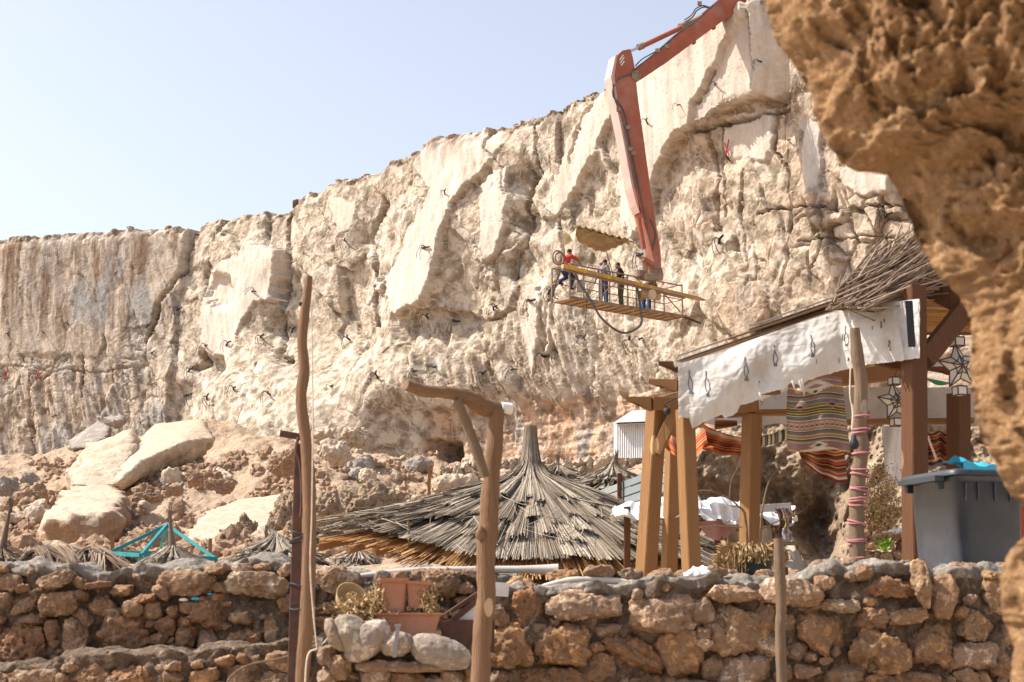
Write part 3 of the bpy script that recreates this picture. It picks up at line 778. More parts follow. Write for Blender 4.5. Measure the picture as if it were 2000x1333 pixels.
# ================================================================== THE GROUND
TP = [(x, 1200, 3) for x in (-600, 0, 500, 1000, 1500, 2000, 2600)]
TPT = [W(px, py, Y) for px, py, Y in
 [(-300, 1075, 36), (0, 1082, 36), (150, 1078, 36), (300, 1085, 36), (450, 1085, 36), (600, 1080, 34), (-300, 1000, 55), (0, 1020, 54), (150, 1000, 52), (300, 1010, 50), (400, 985, 50), (470, 985, 46), (600, 1000, 42),
  (-300, 900, 80), (0, 935, 74), (150, 915, 74), (240, 900, 74), (330, 890, 70), (430, 900, 62), (500, 870, 66), (560, 860, 66), (0, 905, 90), (100, 890, 88), (230, 860, 86), (330, 830, 84), (430, 800, 80), (520, 830, 74), (600, 840, 72),
  (700, 1010, 34), (640, 960, 44), (700, 935, 48), (770, 960, 42), (830, 970, 42), (650, 870, 62), (700, 850, 66), (760, 850, 66), (820, 930, 52), (800, 880, 64), (900, 945, 48), (900, 918, 60), (900, 905, 68), (1000, 915, 58), (1100, 905, 58), (1250, 905, 52), (1000, 905, 66), (1150, 900, 62), (1300, 890, 58),
  (900, 1000, 34), (1050, 1000, 34), (1250, 970, 36), (1400, 960, 36), (1600, 940, 38), (1900, 930, 38), (1400, 890, 52), (1700, 880, 48), (2100, 880, 46), (2500, 880, 44),
  (-500, 1150, 22), (200, 1130, 24), (600, 1120, 22), (900, 1100, 22), (1200, 1090, 22), (1500, 1080, 22), (2000, 1080, 22), (2500, 1080, 22)]]
TPT += [np.array((x, y, 0.55 if x < 0 else 1.3)) for x in (-6, -3, -0.8, 1.0, 3, 6) for y in (9, 11, 13, 15)] + [np.array((x, y, 0.0)) for x in (-6, -2, 2, 6) for y in (0, 3, 6)]
TPT = np.array(TPT)
def terrain_z(x, y):
    num = np.zeros(np.shape(x)); den = np.full(np.shape(x), 1e-30)
    for q in TPT:
        r = 0.055 * q[1] + 0.45
        dd = ((x - q[0]) ** 2 + ((y - q[1]) * 0.62) ** 2) / (r * r)
        wt = 1 / (dd * dd + 0.02); num += wt * q[2]; den += wt
    return num / den
tp = np.concatenate([np.linspace(-2200, -150, 30)[:-1], np.linspace(-150, 2150, 640), np.linspace(2150, 5000, 30)[1:]])
tY = np.concatenate([np.linspace(1.0, 16, 20)[:-1], np.exp(np.linspace(math.log(16), math.log(96), 620))])
TA, TY = np.meshgrid((tp - 1000) / F, tY, indexing='ij')
TX = TA * TY
TZ = terrain_z(TX, TY)
Pf = np.stack([TX.ravel(), TY.ravel(), TZ.ravel()], 1)
amp = sstep(18, 34, TY).ravel()
nb = fbm(Pf * 0.28, 4, 201); 
f1, f2, ci = worley(Pf * 0.55 + 0.3 * nb[:, None], 202)
gA, gE = facets(Pf * 0.9 + 0.2 * nb[:, None], 207, 0.8); g1, g2, gi = worley(Pf * 1.5, 203)
h1, h2, hi = worley(Pf * 4.0, 204)
rub = sstep(-0.15, 0.2, nb)
dz = nb * 0.6 + fbm(Pf * 1.6, 5, 205) * 0.30 + rub * (0.30 * np.maximum(0, 1 - f1 * 1.5) * (0.4 + ci) + 0.30 * gA + 0.26 * np.maximum(0, 1 - g1 * 1.4) * gi * 1.5 + 0.09 * np.maximum(0, 1 - h1 * 1.5)) 
TZ = TZ - 0.65 * amp.reshape(TZ.shape) + (0.52 * dz * amp).reshape(TZ.shape)
idx = np.arange(TZ.size).reshape(TZ.shape)
Fq = np.stack([idx[:-1, :-1], idx[1:, :-1], idx[1:, 1:], idx[:-1, 1:]], -1).reshape(-1, 4)
TV = np.stack([TX.ravel(), TY.ravel(), TZ.ravel()], 1)
ty4 = TV[Fq[:, 0], 1]
ds_ = mesh_obj('debris_slope', TV, [Fq], [M['earth'], M['sand']], None, True, fmat=(ty4 < 15).astype(int)); ds_['kind'] = 'structure'  # nearest faces, out of view, take the pale light-bouncing material
MB().box((0, 800, -0.6), (6000, 6000, 1.0)).build('ground', M['sand'], None, False)['kind'] = 'structure'
_tu, _tv = proj(TV)
def on_ground(px, py, ymin=16, ymax=96):
    """first point of the slope seen at the pixel"""
    k = np.where((np.abs(_tu - px) < 4) & (np.abs(_tv - py) < 4) & (TV[:, 1] > ymin) & (TV[:, 1] < ymax))[0]
    if len(k) == 0: return None
    return TV[k[np.argmin(TV[k, 1])]]
def ground_z(x, y): return float(terrain_z(np.array([x]), np.array([y]))[0])

# ================================================================== RUBBLE WALLS
PAL = {'pale': (0.72, 0.58, 0.45), 'cream': (0.62, 0.53, 0.42), 'ochre': (0.58, 0.36, 0.19), 'red': (0.48, 0.255, 0.13), 'grey': (0.45, 0.385, 0.325), 'brown': (0.47, 0.31, 0.195), 'brick': (0.36, 0.14, 0.09), 'tan': (0.54, 0.39, 0.26)}
def wall_body(name, parent, pa, pb, top, Y, thick, bottom=1420, step=5.0, mat=None, topmat=None, seed=0, relief=0.05):
    xs = np.arange(pa, pb + 1, step)
    ty_ = np.interp(xs, [t[0] for t in top], [t[1] for t in top])
    nv = 60; nt_ = 16; nb_ = 10
    G = np.zeros((len(xs), nv + nt_ + nb_, 3))
    for i, (x, y0) in enumerate(zip(xs, ty_)):
        P0 = W(x, bottom, Y); P1 = W(x, y0, Y)
        for j in range(nv):
            t = j / (nv - 1); G[i, j] = P0 * (1 - t) + P1 * t; 
            G[i, j, 0] = P1[0]
        for j in range(nt_):
            t = (j + 1) / nt_; G[i, nv + j] = P1 + np.array((0, thick * t, 0.02 * math.sin(math.pi * t)))
        for j in range(nb_):
            t = (j + 1) / nb_; G[i, nv + nt_ + j] = P1 + np.array((0, thick, -0.9 * t))
    Q = G.reshape(-1, 3)
    n = fbm(Q * 5, 5, seed + 1); n2 = fbm(Q * 14, 4, seed + 2) + 0.9 * facets(Q * 16, seed + 9, 0.8)[0]; f1, f2, _ = worley(Q * 7, seed + 3)
    d = n * relief * 1.3 + n2 * relief * 0.35 + (1 - f1) * relief * 0.9
    G[..., 1] -= d.reshape(G.shape[:2]) * np.concatenate([np.ones(nv), np.linspace(1, -1, nt_), -np.ones(nb_)])
    G[..., 2] += (n * relief * 0.8 + (1 - f1) * relief * 0.5).reshape(G.shape[:2]) * np.concatenate([sstep(0.7, 1, np.linspace(0, 1, nv)), np.ones(nt_), np.linspace(1, 0, nb_)])
    a = MB().grid(G[:, :nv - 3], flip=False).build('mortar', mat or M['mortar'], parent)
    b = MB().grid(G[:, nv - 4:], flip=False).build('mortar_capping', topmat or M['cap_mortar'], parent)
    for (i, fl) in ((0, False), (-1, True)):      # close the ends
        E = G[i][None]; E2 = np.stack([G[i, :nv], G[i, :nv] + np.array((0, thick, 0))])
        MB().grid(E2, flip=not fl).build('wall_end', mat or M['mortar'], parent)
def stones(name, parent, lst, Y, seed, filler=None, sub=4):
    mb = MB(); k = seed
    for it in lst:
        px, py, wd, ht, col = it[:5]; rot = it[5] if len(it) > 5 else 0; pr = it[6] if len(it) > 6 else 0.045; pit = it[7] if len(it) > 7 else (0.10 if col in ('red', 'brown') else 0.04)
        s = Y / F; k += 1
        wd *= 0.97; ht *= 0.97
        dp = min(0.34, 0.75 * min(wd, ht) * s + 0.06)
        c = W(px, py, Y - pr - 0.05 + dp / 2)
        big = wd > 60
        V, Ft = rock(c, (wd * s, dp, ht * s), k, 5 if big else sub, cuts=11 if big else 8, box=3.2, amp=0.10 if pit > 0.06 else 0.07, pits=pit, rot=rotm(y=-math.radians(rot)) , freq=2.4, cutd=(0.66, 0.95))
        r = np.random.default_rng(k)
        cc = np.array(PAL[col]) * r.uniform(0.85, 1.15)
        # stones change colour across themselves: rusty to pale
        g = sstep(-0.2, 0.35, fbm((V + k) * 7, 3, 5))[:, None]
        alt = np.array(PAL['red' if col in ('ochre', 'brown', 'red') else 'ochre'])
        mb.add(V, Ft, col=cc * (1 - 0.45 * g) + alt * 0.45 * g)
    if filler:
        r = np.random.default_rng(seed + 500)
        pts = [(a[0], a[1], max(a[2], a[3]) * 0.36) for a in lst]
        x0, x1, top, y1, num, cols, smin, smax = filler
        for _ in range(num * 6):
            x = r.uniform(x0, x1); y0 = np.interp(x, [t[0] for t in top], [t[1] for t in top])
            y = r.uniform(y0 + 6, y1); sz = r.uniform(smin, smax)
            if any((x - a) ** 2 + ((y - b) * 1.35) ** 2 < (q + sz * 0.36) ** 2 for a, b, q in pts): continue
            pts.append((x, y, sz * 0.36)); k += 1; num -= 1
            s = Y / F; col = cols[r.integers(len(cols))]
            ht = sz * r.uniform(0.6, 0.95)
            dp = 0.8 * ht * s + 0.04
            V, Ft = rock(W(x, y, Y - r.uniform(0.07, 0.11) + dp / 2), (sz * s, dp, ht * s), k, 4, 8, 3.0, 0.09, 0.08 if col in ('red', 'brown') else 0.03, rotm(y=r.uniform(-0.5, 0.5)), 2.3, (0.62, 0.93))
            cc = np.array(PAL[col]) * r.uniform(0.8, 1.15)
            mb.add(V, Ft, col=cc)
            if num <= 0: break
    return mb.build('stonework', M['stone'], parent, cols=True)

TOPR = [(930, 1175), (965, 1165), (1010, 1148), (1060, 1156), (1130, 1152), (1200, 1150), (1290, 1134), (1340, 1142), (1400, 1132), (1480, 1142), (1540, 1140), (1600, 1120), (1640, 1106), (1680, 1110), (1770, 1112), (1800, 1106), (1830, 1128), (1880, 1120), (1930, 1116), (2000, 1124), (2200, 1120)]
YR = 8.0
RS = [(1033, 1182, 64, 96, 'red', 12), (1141, 1186, 148, 68, 'pale', 4, 0.07), (1297, 1201, 168, 86, 'pale', -6, 0.07), (1429, 1162, 116, 34, 'pale', -3, 0.09), (1096, 1264, 118, 88, 'ochre', 5, 0.07, 0.08), (1236, 1278, 132, 66, 'red', -32, 0.05), (1328, 1276, 92, 100, 'ochre', 20, 0.06),
      (990, 1259, 104, 96, 'ochre', 10, 0.06), (976, 1204, 40, 42, 'tan', 0, 0.05, 0.12), (1437, 1236, 135, 98, 'tan', -8, 0.07), (1492, 1209, 46, 58, 'brown', 0), (1458, 1306, 128, 78, 'cream', 8, 0.06), (1080, 1320, 160, 44, 'brown', 0, 0.03), (1300, 1338, 190, 40, 'brown', 0, 0.02),
      (1547, 1157, 124, 52, 'pale', -6, 0.10), (1642, 1184, 76, 28, 'cream', 0, 0.06), (1740, 1146, 104, 44, 'red', -4, 0.06, 0.14), (1797, 1141, 40, 92, 'tan', 4, 0.11, 0.12), (1844, 1166, 60, 88, 'tan', 0, 0.07), (1702, 1207, 78, 50, 'brown', 6, 0.05), (1770, 1204, 84, 34, 'tan', 10, 0.05),
      (1712, 1271, 130, 92, 'ochre', 0, 0.08, 0.09), (1822, 1264, 100, 98, 'ochre', 0, 0.06, 0.09), (1908, 1280, 100, 70, 'pale', -6, 0.07), (1904, 1222, 78, 62, 'tan', -14, 0.05, 0.1), (1943, 1162, 56, 80, 'tan', 10, 0.06, 0.1), (1600, 1240, 104, 110, 'ochre', 24, 0.05), (1494, 1262, 50, 46, 'pale', 0),
      (1572, 1312, 62, 30, 'tan', 0, 0.05), (1650, 1318, 90, 44, 'grey', 0, 0.03), (1760, 1330, 150, 36, 'brown', 0), (1980, 1232, 50, 70, 'tan', 0), (1960, 1300, 80, 60, 'brown', 0), (1884, 1320, 60, 40, 'grey', 0), (1580, 1185, 60, 44, 'grey', 10, 0.02), (1530, 1215, 44, 36, 'grey', 0, 0.02),
      (1190, 1232, 60, 40, 'grey', 0, 0.02), (1372, 1190, 50, 60, 'grey', 0, 0.03), (1395, 1300, 60, 60, 'grey', 0, 0.02), (1165, 1300, 80, 70, 'grey', 20, 0.02), (1045, 1232, 56, 30, 'grey', 0, 0.02)]
wr_ = thing('stone_wall', 'rubble stone wall with large ochre stones below the pergola and the grey bin', 'wall', W(1450, 1330, YR))
wall_body('right', wr_, 952, 2160, TOPR, YR, 0.5, seed=300)
stones('stonework', wr_, RS, YR, 4000, (965, 2050, TOPR, 1340, 46, ['grey', 'brown', 'tan', 'ochre'], 20, 44))
# lumps of stone bedded in the capping
mb = MB()
for i, (px, py, wd, ht, c) in enumerate([(1290, 1128, 70, 34, 'tan'), (1345, 1130, 60, 30, 'grey'), (1420, 1128, 50, 30, 'tan'), (1610, 1112, 60, 36, 'grey'), (1660, 1108, 60, 34, 'grey'), (1720, 1108, 70, 26, 'grey'), (1771, 1108, 34, 26, 'grey'), (1880, 1116, 70, 36, 'tan'), (1920, 1116, 50, 40, 'tan'),
                                           (1170, 1118, 60, 30, 'tan'), (1100, 1126, 60, 24, 'ochre'), (1010, 1140, 50, 30, 'ochre'), (1230, 1122, 50, 24, 'grey'), (1495, 1126, 46, 26, 'tan'), (1960, 1118, 60, 40, 'tan'), (1398, 1118, 50, 24, 'tan')]):
    Yq = YR + 0.12 + 0.1 * (i % 3); s = Yq / F
    V, Ft = rock(W(px, py, Yq), (wd * s, wd * s * 0.7, ht * s), 4700 + i, 4, 8, 2.6, 0.10, 0.08)
    mb.add(V, Ft, col=np.array(PAL[c]) * 1.0)
mb.build('topping_stones', M['stone'], wr_, cols=True)

TOPL = [(-200, 1112), (0, 1112), (30, 1112), (60, 1104), (95, 1116), (160, 1112), (180, 1128), (215, 1130), (240, 1114), (300, 1112), (400, 1108), (520, 1100), (570, 1106), (620, 1118), (700, 1128), (760, 1124), (850, 1118), (960, 1128), (1040, 1130)]
YL = 8.6
LS = [(112, 1131, 82, 36, 'cream', 22, 0.10), (19, 1138, 56, 36, 'tan', -12), (46, 1149, 30, 22, 'ochre'), (192, 1144, 60, 15, 'brick', 8, 0.07, 0.0), (118, 1177, 82, 50, 'tan', 4, 0.08), (53, 1182, 64, 40, 'tan', 18, 0.05), (367, 1142, 118, 54, 'tan', -2, 0.08), (499, 1141, 144, 50, 'cream', -3, 0.09),
      (426, 1111, 58, 22, 'pale', 0, 0.06), (477, 1109, 42, 22, 'cream', 0, 0.06), (511, 1110, 36, 20, 'tan', 0, 0.06), (40, 1268, 124, 108, 'red', 0, 0.10, 0.22), (149, 1250, 64, 84, 'tan', 12, 0.08), (104, 1232, 34, 44, 'ochre'), (242, 1238, 130, 104, 'brown', 8, 0.08, 0.12), (282, 1171, 46, 18, 'red', 12, 0.08),
      (204, 1183, 52, 44, 'brown', 0, 0.05), (239, 1152, 44, 28, 'brown'), (415, 1200, 88, 72, 'red', 20, 0.07, 0.14), (325, 1222, 44, 42, 'red'), (474, 1205, 52, 36, 'tan'), (482, 1250, 88, 46, 'brown', 16, 0.08), (366, 1244, 52, 54, 'brown'), (410, 1252, 48, 46, 'grey'), (533, 1232, 32, 64, 'tan', 0, 0.06),
      (302, 1190, 42, 44, 'tan'), (368, 1186, 34, 28, 'ochre'), (340, 1196, 28, 26, 'red'), (262, 1190, 44, 36, 'tan', 0, 0.08), (12, 1175, 34, 40, 'brown'), (4, 1210, 26, 20, 'brick'), (64, 1212, 52, 26, 'grey', 10), (657, 1133, 104, 54, 'pale', -8, 0.10, 0.08), (861, 1136, 76, 60, 'tan', 0, 0.10, 0.14), (652, 1188, 70, 44, 'brown'),
      (600, 1150, 40, 30, 'pale'), (560, 1180, 44, 40, 'brown'), (910, 1150, 40, 30, 'tan'), (930, 1120, 60, 24, 'grey'), (590, 1230, 40, 60, 'grey'), (730, 1160, 60, 30, 'grey'), (0, 1110, 40, 20, 'tan')]
wl_ = thing('stone_wall', 'dark brown porous rubble wall in shade below the small straw parasols', 'wall', W(300, 1330, YL))
wall_body('left', wl_, -160, 1010, TOPL, YL, 0.5, seed=330)
stones('stonework', wl_, LS, YL, 5000, (-40, 960, TOPL, 1290, 90, ['brown', 'red', 'brown', 'tan', 'grey'], 16, 46))
# mortar dome and the stepped lower course
mb = MB()
V, Ft = rock(W(58, 1120, YL + 0.1), (0.24, 0.3, 0.11), 9, 4, 3, 2.0, 0.04); mb.add(V, Ft)
mb.build('mortar_mound', M['cap_mortar'], wl_)
LOWT = [(-200, 1292), (0, 1312), (90, 1306), (110, 1292), (200, 1285), (350, 1282), (480, 1272), (560, 1262), (640, 1262)]
st_ = thing('stone_step', 'low mortared rubble ledge running along the foot of the dark rubble wall', 'wall', W(300, 1333, 8.2))
wall_body('step', st_, -160, 625, LOWT, 8.1, 0.5, 1440, seed=360, topmat=M['mortar'])
stones('stonework', st_, [(60, 1328, 120, 40, 'grey', 4), (180, 1322, 90, 44, 'brown', 0), (270, 1325, 100, 50, 'red', 0, 0.05, 0.15), (400, 1320, 60, 36, 'ochre', 10), (470, 1318, 60, 40, 'tan'), (550, 1290, 60, 44, 'tan', 0, 0.06), (540, 1328, 70, 40, 'grey'), (340, 1322, 44, 30, 'grey'), (440, 1290, 40, 20, 'ochre')], 8.1, 5600,
       (-20, 600, [(p, q + 8) for p, q in LOWT], 1345, 22, ['brown', 'tan', 'grey', 'red'], 18, 40))

# planter with rounded stones
YP = 7.1
pl_ = thing('stone_planter', 'curved planter edged with large rounded grey stones in front of the terracotta pots', 'planter', W(780, 1330, YP))
PT = [(612, 1262), (640, 1236), (670, 1222), (720, 1236), (780, 1252), (850, 1256), (900, 1262), (930, 1290), (960, 1300)]
wall_body('planter', pl_, 622, 950, [(a, b + 18) for a, b in PT], YP + 0.05, 0.5, 1440, 4.0, seed=390, topmat=M['cap_mortar'], relief=0.04)
for i, (px, py, wd, ht, rt_, cl) in enumerate([(690, 1243, 66, 92, 42, (0.50, 0.46, 0.36)), (655, 1240, 30, 70, 30, (0.40, 0.30, 0.22)), (716, 1252, 104, 62, 38, (0.52, 0.45, 0.40)), (774, 1258, 66, 48, 4, (0.48, 0.38, 0.31)), (860, 1274, 122, 62, -16, (0.50, 0.46, 0.41))]):
    s = YP / F
    V, Ft = rock(W(px, py, YP - 0.04), (wd * s, 0.16, ht * s), 70 + i, 5, 3, 2.15, 0.035, 0.0, rotm(y=-math.radians(rt_)), 1.6, (0.86, 0.97))
    mb = MB(); mb.add(V, Ft, col=cl); o = mb.build('rounded_stone', M['cobble'], pl_, cols=True)
mb = MB()
V, Ft = rock(W(790, 1302, YP - 0.02), (0.44, 0.14, 0.055), 81, 5, 6, 3.5, 0.04); mb.add(V, Ft, col=(0.42, 0.36, 0.30))
for i, (px, py, wd, ht, c) in enumerate([(668, 1303, 50, 52, 'tan'), (734, 1318, 58, 48, 'cream'), (704, 1288, 40, 30, 'tan'), (800, 1328, 70, 40, 'red'), (880, 1325, 60, 40, 'grey'), (640, 1280, 36, 44, 'grey'), (850, 1330, 44, 22, 'cream'), (925, 1320, 50, 50, 'brown'), (640, 1325, 40, 40, 'grey')]):
    s = YP / F
    V, Ft = rock(W(px, py, YP), (wd * s, 0.14, ht * s), 90 + i, 4, 8, 2.8, 0.08, 0.08); mb.add(V, Ft, col=PAL[c])
mb.build('stonework', M['stone'], pl_, cols=True)

# ================================================================== NEAR OVERHANGING ROCK
SIL = [(1490, -260), (1495, -60), (1498, 0), (1508, 50), (1522, 95), (1555, 135), (1575, 170), (1592, 200), (1600, 250), (1622, 290), (1640, 318), (1668, 338), (1735, 345), (1756, 382), (1778, 428), (1790, 470), (1812, 505), (1832, 540), (1872, 582), (1900, 632), (1903, 680), (1896, 730), (1905, 790), (1916, 850), (1944, 905), (1974, 972), (2030, 1005), (2035, 1035),
       (1990, 1062), (1968, 1090), (1956, 1130), (1960, 1200), (1982, 1260), (1975, 1333), (1980, 1500)]
vy = np.concatenate([np.arange(-250, 1480, 3.2)])
sx = np.interp(vy, [s[1] for s in SIL], [s[0] for s in SIL])
sx = sx + 5 * fbm(np.stack([vy * 0.05, vy * 0, vy * 0], 1), 4, 8)
YF = 2.6
us = np.concatenate([-np.linspace(1, 0.06, 16) ** 1.5 * 1.8, np.linspace(-0.05, 0.06, 28), 0.06 + np.linspace(0, 1, 240)[1:] ** 1.15 * 1.0])
G = np.zeros((len(vy), len(us), 3))
for i, (y, x) in enumerate(zip(vy, sx)):
    P = W(x, y, YF)
    u = us
    bulge = 0.30 * np.sqrt(np.clip(u, 0, 0.4) / 0.4) + 0.85 * np.clip(u, 0, 1)
    yy = np.where(u < 0, P[1] - u * 1.3, P[1] - bulge)
    sc_ = np.where(u < 0, yy / P[1], 1.0)
    xx = np.where(u < 0, P[0] * sc_ + (-u) * 0.35 + 0.02 * (u < -0.1), P[0] + u * 1.1)
    G[i, :, 0] = xx; G[i, :, 1] = yy; G[i, :, 2] = EYE + (P[2] - EYE) * sc_
Q = G.reshape(-1, 3)
wq = Q + 0.16 * np.stack([fbm(Q * 3, 3, 401), fbm(Q * 3, 3, 402), fbm(Q * 3, 3, 403)], 1)
r1 = ridged(wq * np.array((2.2, 2.2, 1.5)), 5, 410, 0.55); f1, f2, _ = worley(wq * 6, 411); g1, g2, _ = worley(wq * 17, 412)
dd = 0.045 * (r1 - 0.9) + 0.03 * (1 - f1) + 0.022 * (1 - g1) + 0.12 * fbm(wq * 1.6, 4, 413) - 0.02 * sstep(0.4, 0.15, f1) + 0.02 * fbm(wq * 22, 3, 414)
u_, v_ = proj(Q); hn = 0.5 * fbm(wq * 5, 4, 419) 
for (hx, hy, hr) in [(1590, 105, 30), (1800, 0, 40), (1885, 180, 36), (1940, 320, 44), (1640, 290, 20), (1960, 480, 50), (1900, 450, 40)]:
    dd = dd - 0.09 * sstep(1.0, -0.2, np.hypot(u_ - hx, (v_ - hy) * 1.6) / hr + hn * 2.0 - 0.4)
fA, fE = facets(wq * np.array((5, 5, 4)), 421, 0.9); fB, fE2 = facets(wq * 14, 422, 0.9)
dg_ = wq @ np.array([[.8, 0, .6], [0, 1, 0], [-.6, 0, .8]])
dd = dd + 0.05 * fA + 0.028 * fB + 0.022 * ridged(dg_ * np.array((14, 14, 5)), 4, 423, .6) + 0.02 * ridged(Q * 30, 3, 424)
wfront = sstep(-0.4, 0.1, np.tile(us, len(vy)))
nrm = np.stack([-0.35 * np.ones(len(Q)), -0.94 * np.ones(len(Q)), np.zeros(len(Q))], 1)
fade = np.tile(0.35 + 0.65 * sstep(0.0, 0.18, np.abs(us)), len(vy))
Q2 = Q + nrm * (dd * fade)[:, None]
rk = MB().grid(Q2.reshape(G.shape)).build('overhanging_rock', M['overhang'])
tag(rk, 'blurred ochre rock overhang filling the upper right close to the viewer', 'rock', kind='structure')

# ================================================================== POLES, POTS AND OTHER NEAR THINGS
def pxpath(pts, Y, n=30): return smoothpath([W(p[0], p[1], Y if len(p) < 3 else p[2]) for p in pts], n)
def wood_tube(mb, pts, Y, rpx, n=40, sides=14, seed=0, wob=0.15):
    P = pxpath(pts, Y, n); r = np.interp(np.linspace(0, 1, n), np.linspace(0, 1, len(rpx)), rpx) * Y / F
    r = r * (1 + wob * fbm(np.stack([np.linspace(0, 9, n), np.zeros(n) + seed, np.zeros(n)], 1), 3, seed))
    mb.tube(P, r, sides, rough=0.03)
    return P, r
po = thing('rusty_post', 'rusty steel post with a bent hook top beside the tallest driftwood pole', 'post', W(570, 1345, 6.8))
mb = MB(); Yq = 6.85
mb.beam(W(588, 868, Yq), W(572, 1400, Yq), 0.052, 0.045, up=(0, 1, 0)); mb.build('shaft', M['rust'], po, False)
mb = MB(); mb.beam(W(547, 847, Yq), W(588, 854, Yq), 0.014, 0.03, up=(0, 0, 1)); mb.tube(pxpath([(583, 855), (578, 880), (586, 905), (590, 960), (588, 1010)], Yq - 0.03), 0.008, 6)
mb.tube(pxpath([(596, 850), (602, 870), (597, 890), (592, 905)], Yq - 0.02), 0.006, 6); mb.build('hook', M['rust'], po)
pt = thing('driftwood_pole', 'tall crooked driftwood pole tied to the rusty steel post', 'pole', W(595, 1345, 6.75))
mb = MB(); wood_tube(mb, [(604, 540), (600, 575), (594, 620), (590, 670), (594, 720), (588, 780), (596, 850), (602, 920), (604, 1000), (603, 1100), (600, 1200), (592, 1300), (586, 1400)], 6.72, [7, 9, 10, 10.5, 11, 11, 12, 13, 13.5, 14, 14.5, 15], 70, 16, 3)
mb.build('trunk', M['drift'], pt)
mb = MB()
mb.tube(pxpath([(608, 600), (611, 800), (609, 1000), (606, 1090), (608, 1150), (614, 1220), (619, 1268)], 6.6, 60), 0.0035, 6)
mb.tube(pxpath([(619, 1268), (604, 1275), (598, 1300), (596, 1345)], 6.6), 0.004, 6)
mb.build('pale_rope', M['rope'], pt)
for y in (1040, 1056, 1146, 1186):
    mb = MB()
    a = np.linspace(0, 2 * math.pi * 1.15, 30); c = W(594, y, 6.76)
    P = np.stack([c[0] + 0.062 * np.cos(a), c[1] + 0.055 * np.sin(a), c[2] + 0.012 * np.sin(a * 1.5 + y)], 1); mb.tube(P, 0.004, 6)
    mb.build('wire_tie', M['black'], pt)
mb = MB(); V, Ft = rock(W(587, 594, 6.66), (0.017, 0.017, 0.022), 5, 3, 2, 2, 0.02); mb.add(V, Ft); mb.build('insulator', M['black'], pt)
tw = thing('bent_twig', 'pale bent dry stem leaning across the mortared ledge at the bottom', 'stem', W(440, 1333, 7.9))
mb = MB(); mb.tube(pxpath([(438, 1345), (455, 1318), (490, 1298), (540, 1288), (580, 1276), (618, 1252)], 7.6), 0.006, 6); mb.build('stem', M['drift_grey'], tw)

tp_ = thing('driftwood_post', 'thick driftwood post carrying a bent crossbar on a short diagonal brace', 'post', W(935, 1345, 6.2))
mb = MB(); wood_tube(mb, [(972, 800), (968, 850), (962, 910), (956, 980), (954, 1030), (948, 1100), (950, 1160), (942, 1240), (936, 1400)], 6.2, [13, 15, 17, 17, 18, 20, 18, 18, 18, 19], 60, 16, 8, 0.10)
V, Ft = rock(W(938, 1042, 6.16), (0.04, 0.04, 0.06), 6, 3, 3, 2, 0.05); mb.add(V, Ft); mb.build('trunk', M['drift'], tp_)
mb = MB(); wood_tube(mb, [(792, 752, 6.0), (830, 764, 6.05), (880, 768, 6.1), (920, 780, 6.15), (950, 797, 6.2), (992, 800, 6.25)], 6.2, [11, 12, 12, 14, 17, 18, 11], 40, 16, 9); mb.build('crossbar', M['drift_x'], tp_)
mb = MB(); wood_tube(mb, [(893, 782, 6.08), (912, 830, 6.1), (930, 880, 6.1), (948, 932, 6.1)], 6.1, [8, 10, 11, 9], 30, 14, 10); mb.build('brace', M['drift_grey'], tp_)
mb = MB(); mb.tube(pxpath([(978, 797, 6.22), (998, 799, 6.24)], 6.2, 6), 0.024, 14); mb.build('plastic_sleeve', M['white'], tp_)
sp = thing('wooden_stake', 'short thin pale stake standing in front of the ochre rubble wall', 'stake', W(1527, 1345, 6.8))
mb = MB(); wood_tube(mb, [(1521, 1052), (1523, 1120), (1526, 1180), (1524, 1240), (1530, 1400)], 6.8, [9, 11, 10, 10, 10.5], 40, 14, 12, 0.08); mb.build('shaft', M['drift_grey'], sp)

wp = thing('wrapped_pole', 'weathered pole wound with pink rope and carrying a small dark lamp', 'pole', W(1672, 1120, 8.5))
mb = MB(); P, r = wood_tube(mb, [(1669, 642, 8.45), (1675, 700, 8.45), (1682, 750, 8.45), (1678, 830, 8.45), (1682, 880, 8.45), (1674, 960, 8.45), (1673, 1030, 8.45), (1676, 1130, 8.45)], 8.45, [10, 13, 12, 15, 15, 14, 15, 16], 60, 14, 15, 0.1); mb.build('trunk', M['drift_grey'], wp)
mb = MB()
def wrap(mb, y0, y1, turns, rp, tilt=0.25, rr=0.006, rad=None):
    t = np.linspace(0, 1, int(24 * turns)); a = t * 2 * math.pi * turns
    cx = np.interp(y0 + (y1 - y0) * t, [642, 750, 880, 1030, 1130], [1669, 1682, 1682, 1673, 1676])
    Pq = np.array([W(x, y, 8.45) for x, y in zip(cx, y0 + (y1 - y0) * t)])
    Pq[:, 0] += (rp * 8.45 / F) * np.cos(a); Pq[:, 1] += (rp * 8.45 / F) * np.sin(a); Pq[:, 2] += tilt * 0.03 * np.cos(a)
    mb.tube(Pq, rr, 6)
for y0, y1, tn in [(808, 820, 1.6), (834, 846, 1.8), (880, 892, 1.5), (925, 930, 1.2), (955, 960, 1.2), (970, 980, 2), (1010, 1030, 1.2), (1050, 1062, 1.6), (1085, 1100, 2)]:
    wrap(mb, y0, y1, tn, 17, 0.25 * (1 if tn > 1.3 else -1)); 
wrap(mb, 892, 1085, 5.5, 17.5, 0.6, 0.0045)
mb.build('pink_rope', M['pink'], wp)
mb = MB(); mb.tube(pxpath([(1664, 790), (1666, 810), (1664, 840)], 8.33), 0.006, 6); mb.tube(pxpath([(1662, 700), (1660, 770), (1666, 800)], 8.36), 0.004, 6); mb.build('lamp_cable', M['rope'], wp)
mb = MB(); mb.lathe(W(1668, 868, 8.33), [(0.001, -0.03), (0.018, -0.026), (0.028, -0.008), (0.026, 0.012), (0.016, 0.028), (0.014, 0.05), (0.001, 0.052)], 18); mb.build('lamp', M['black'], wp)

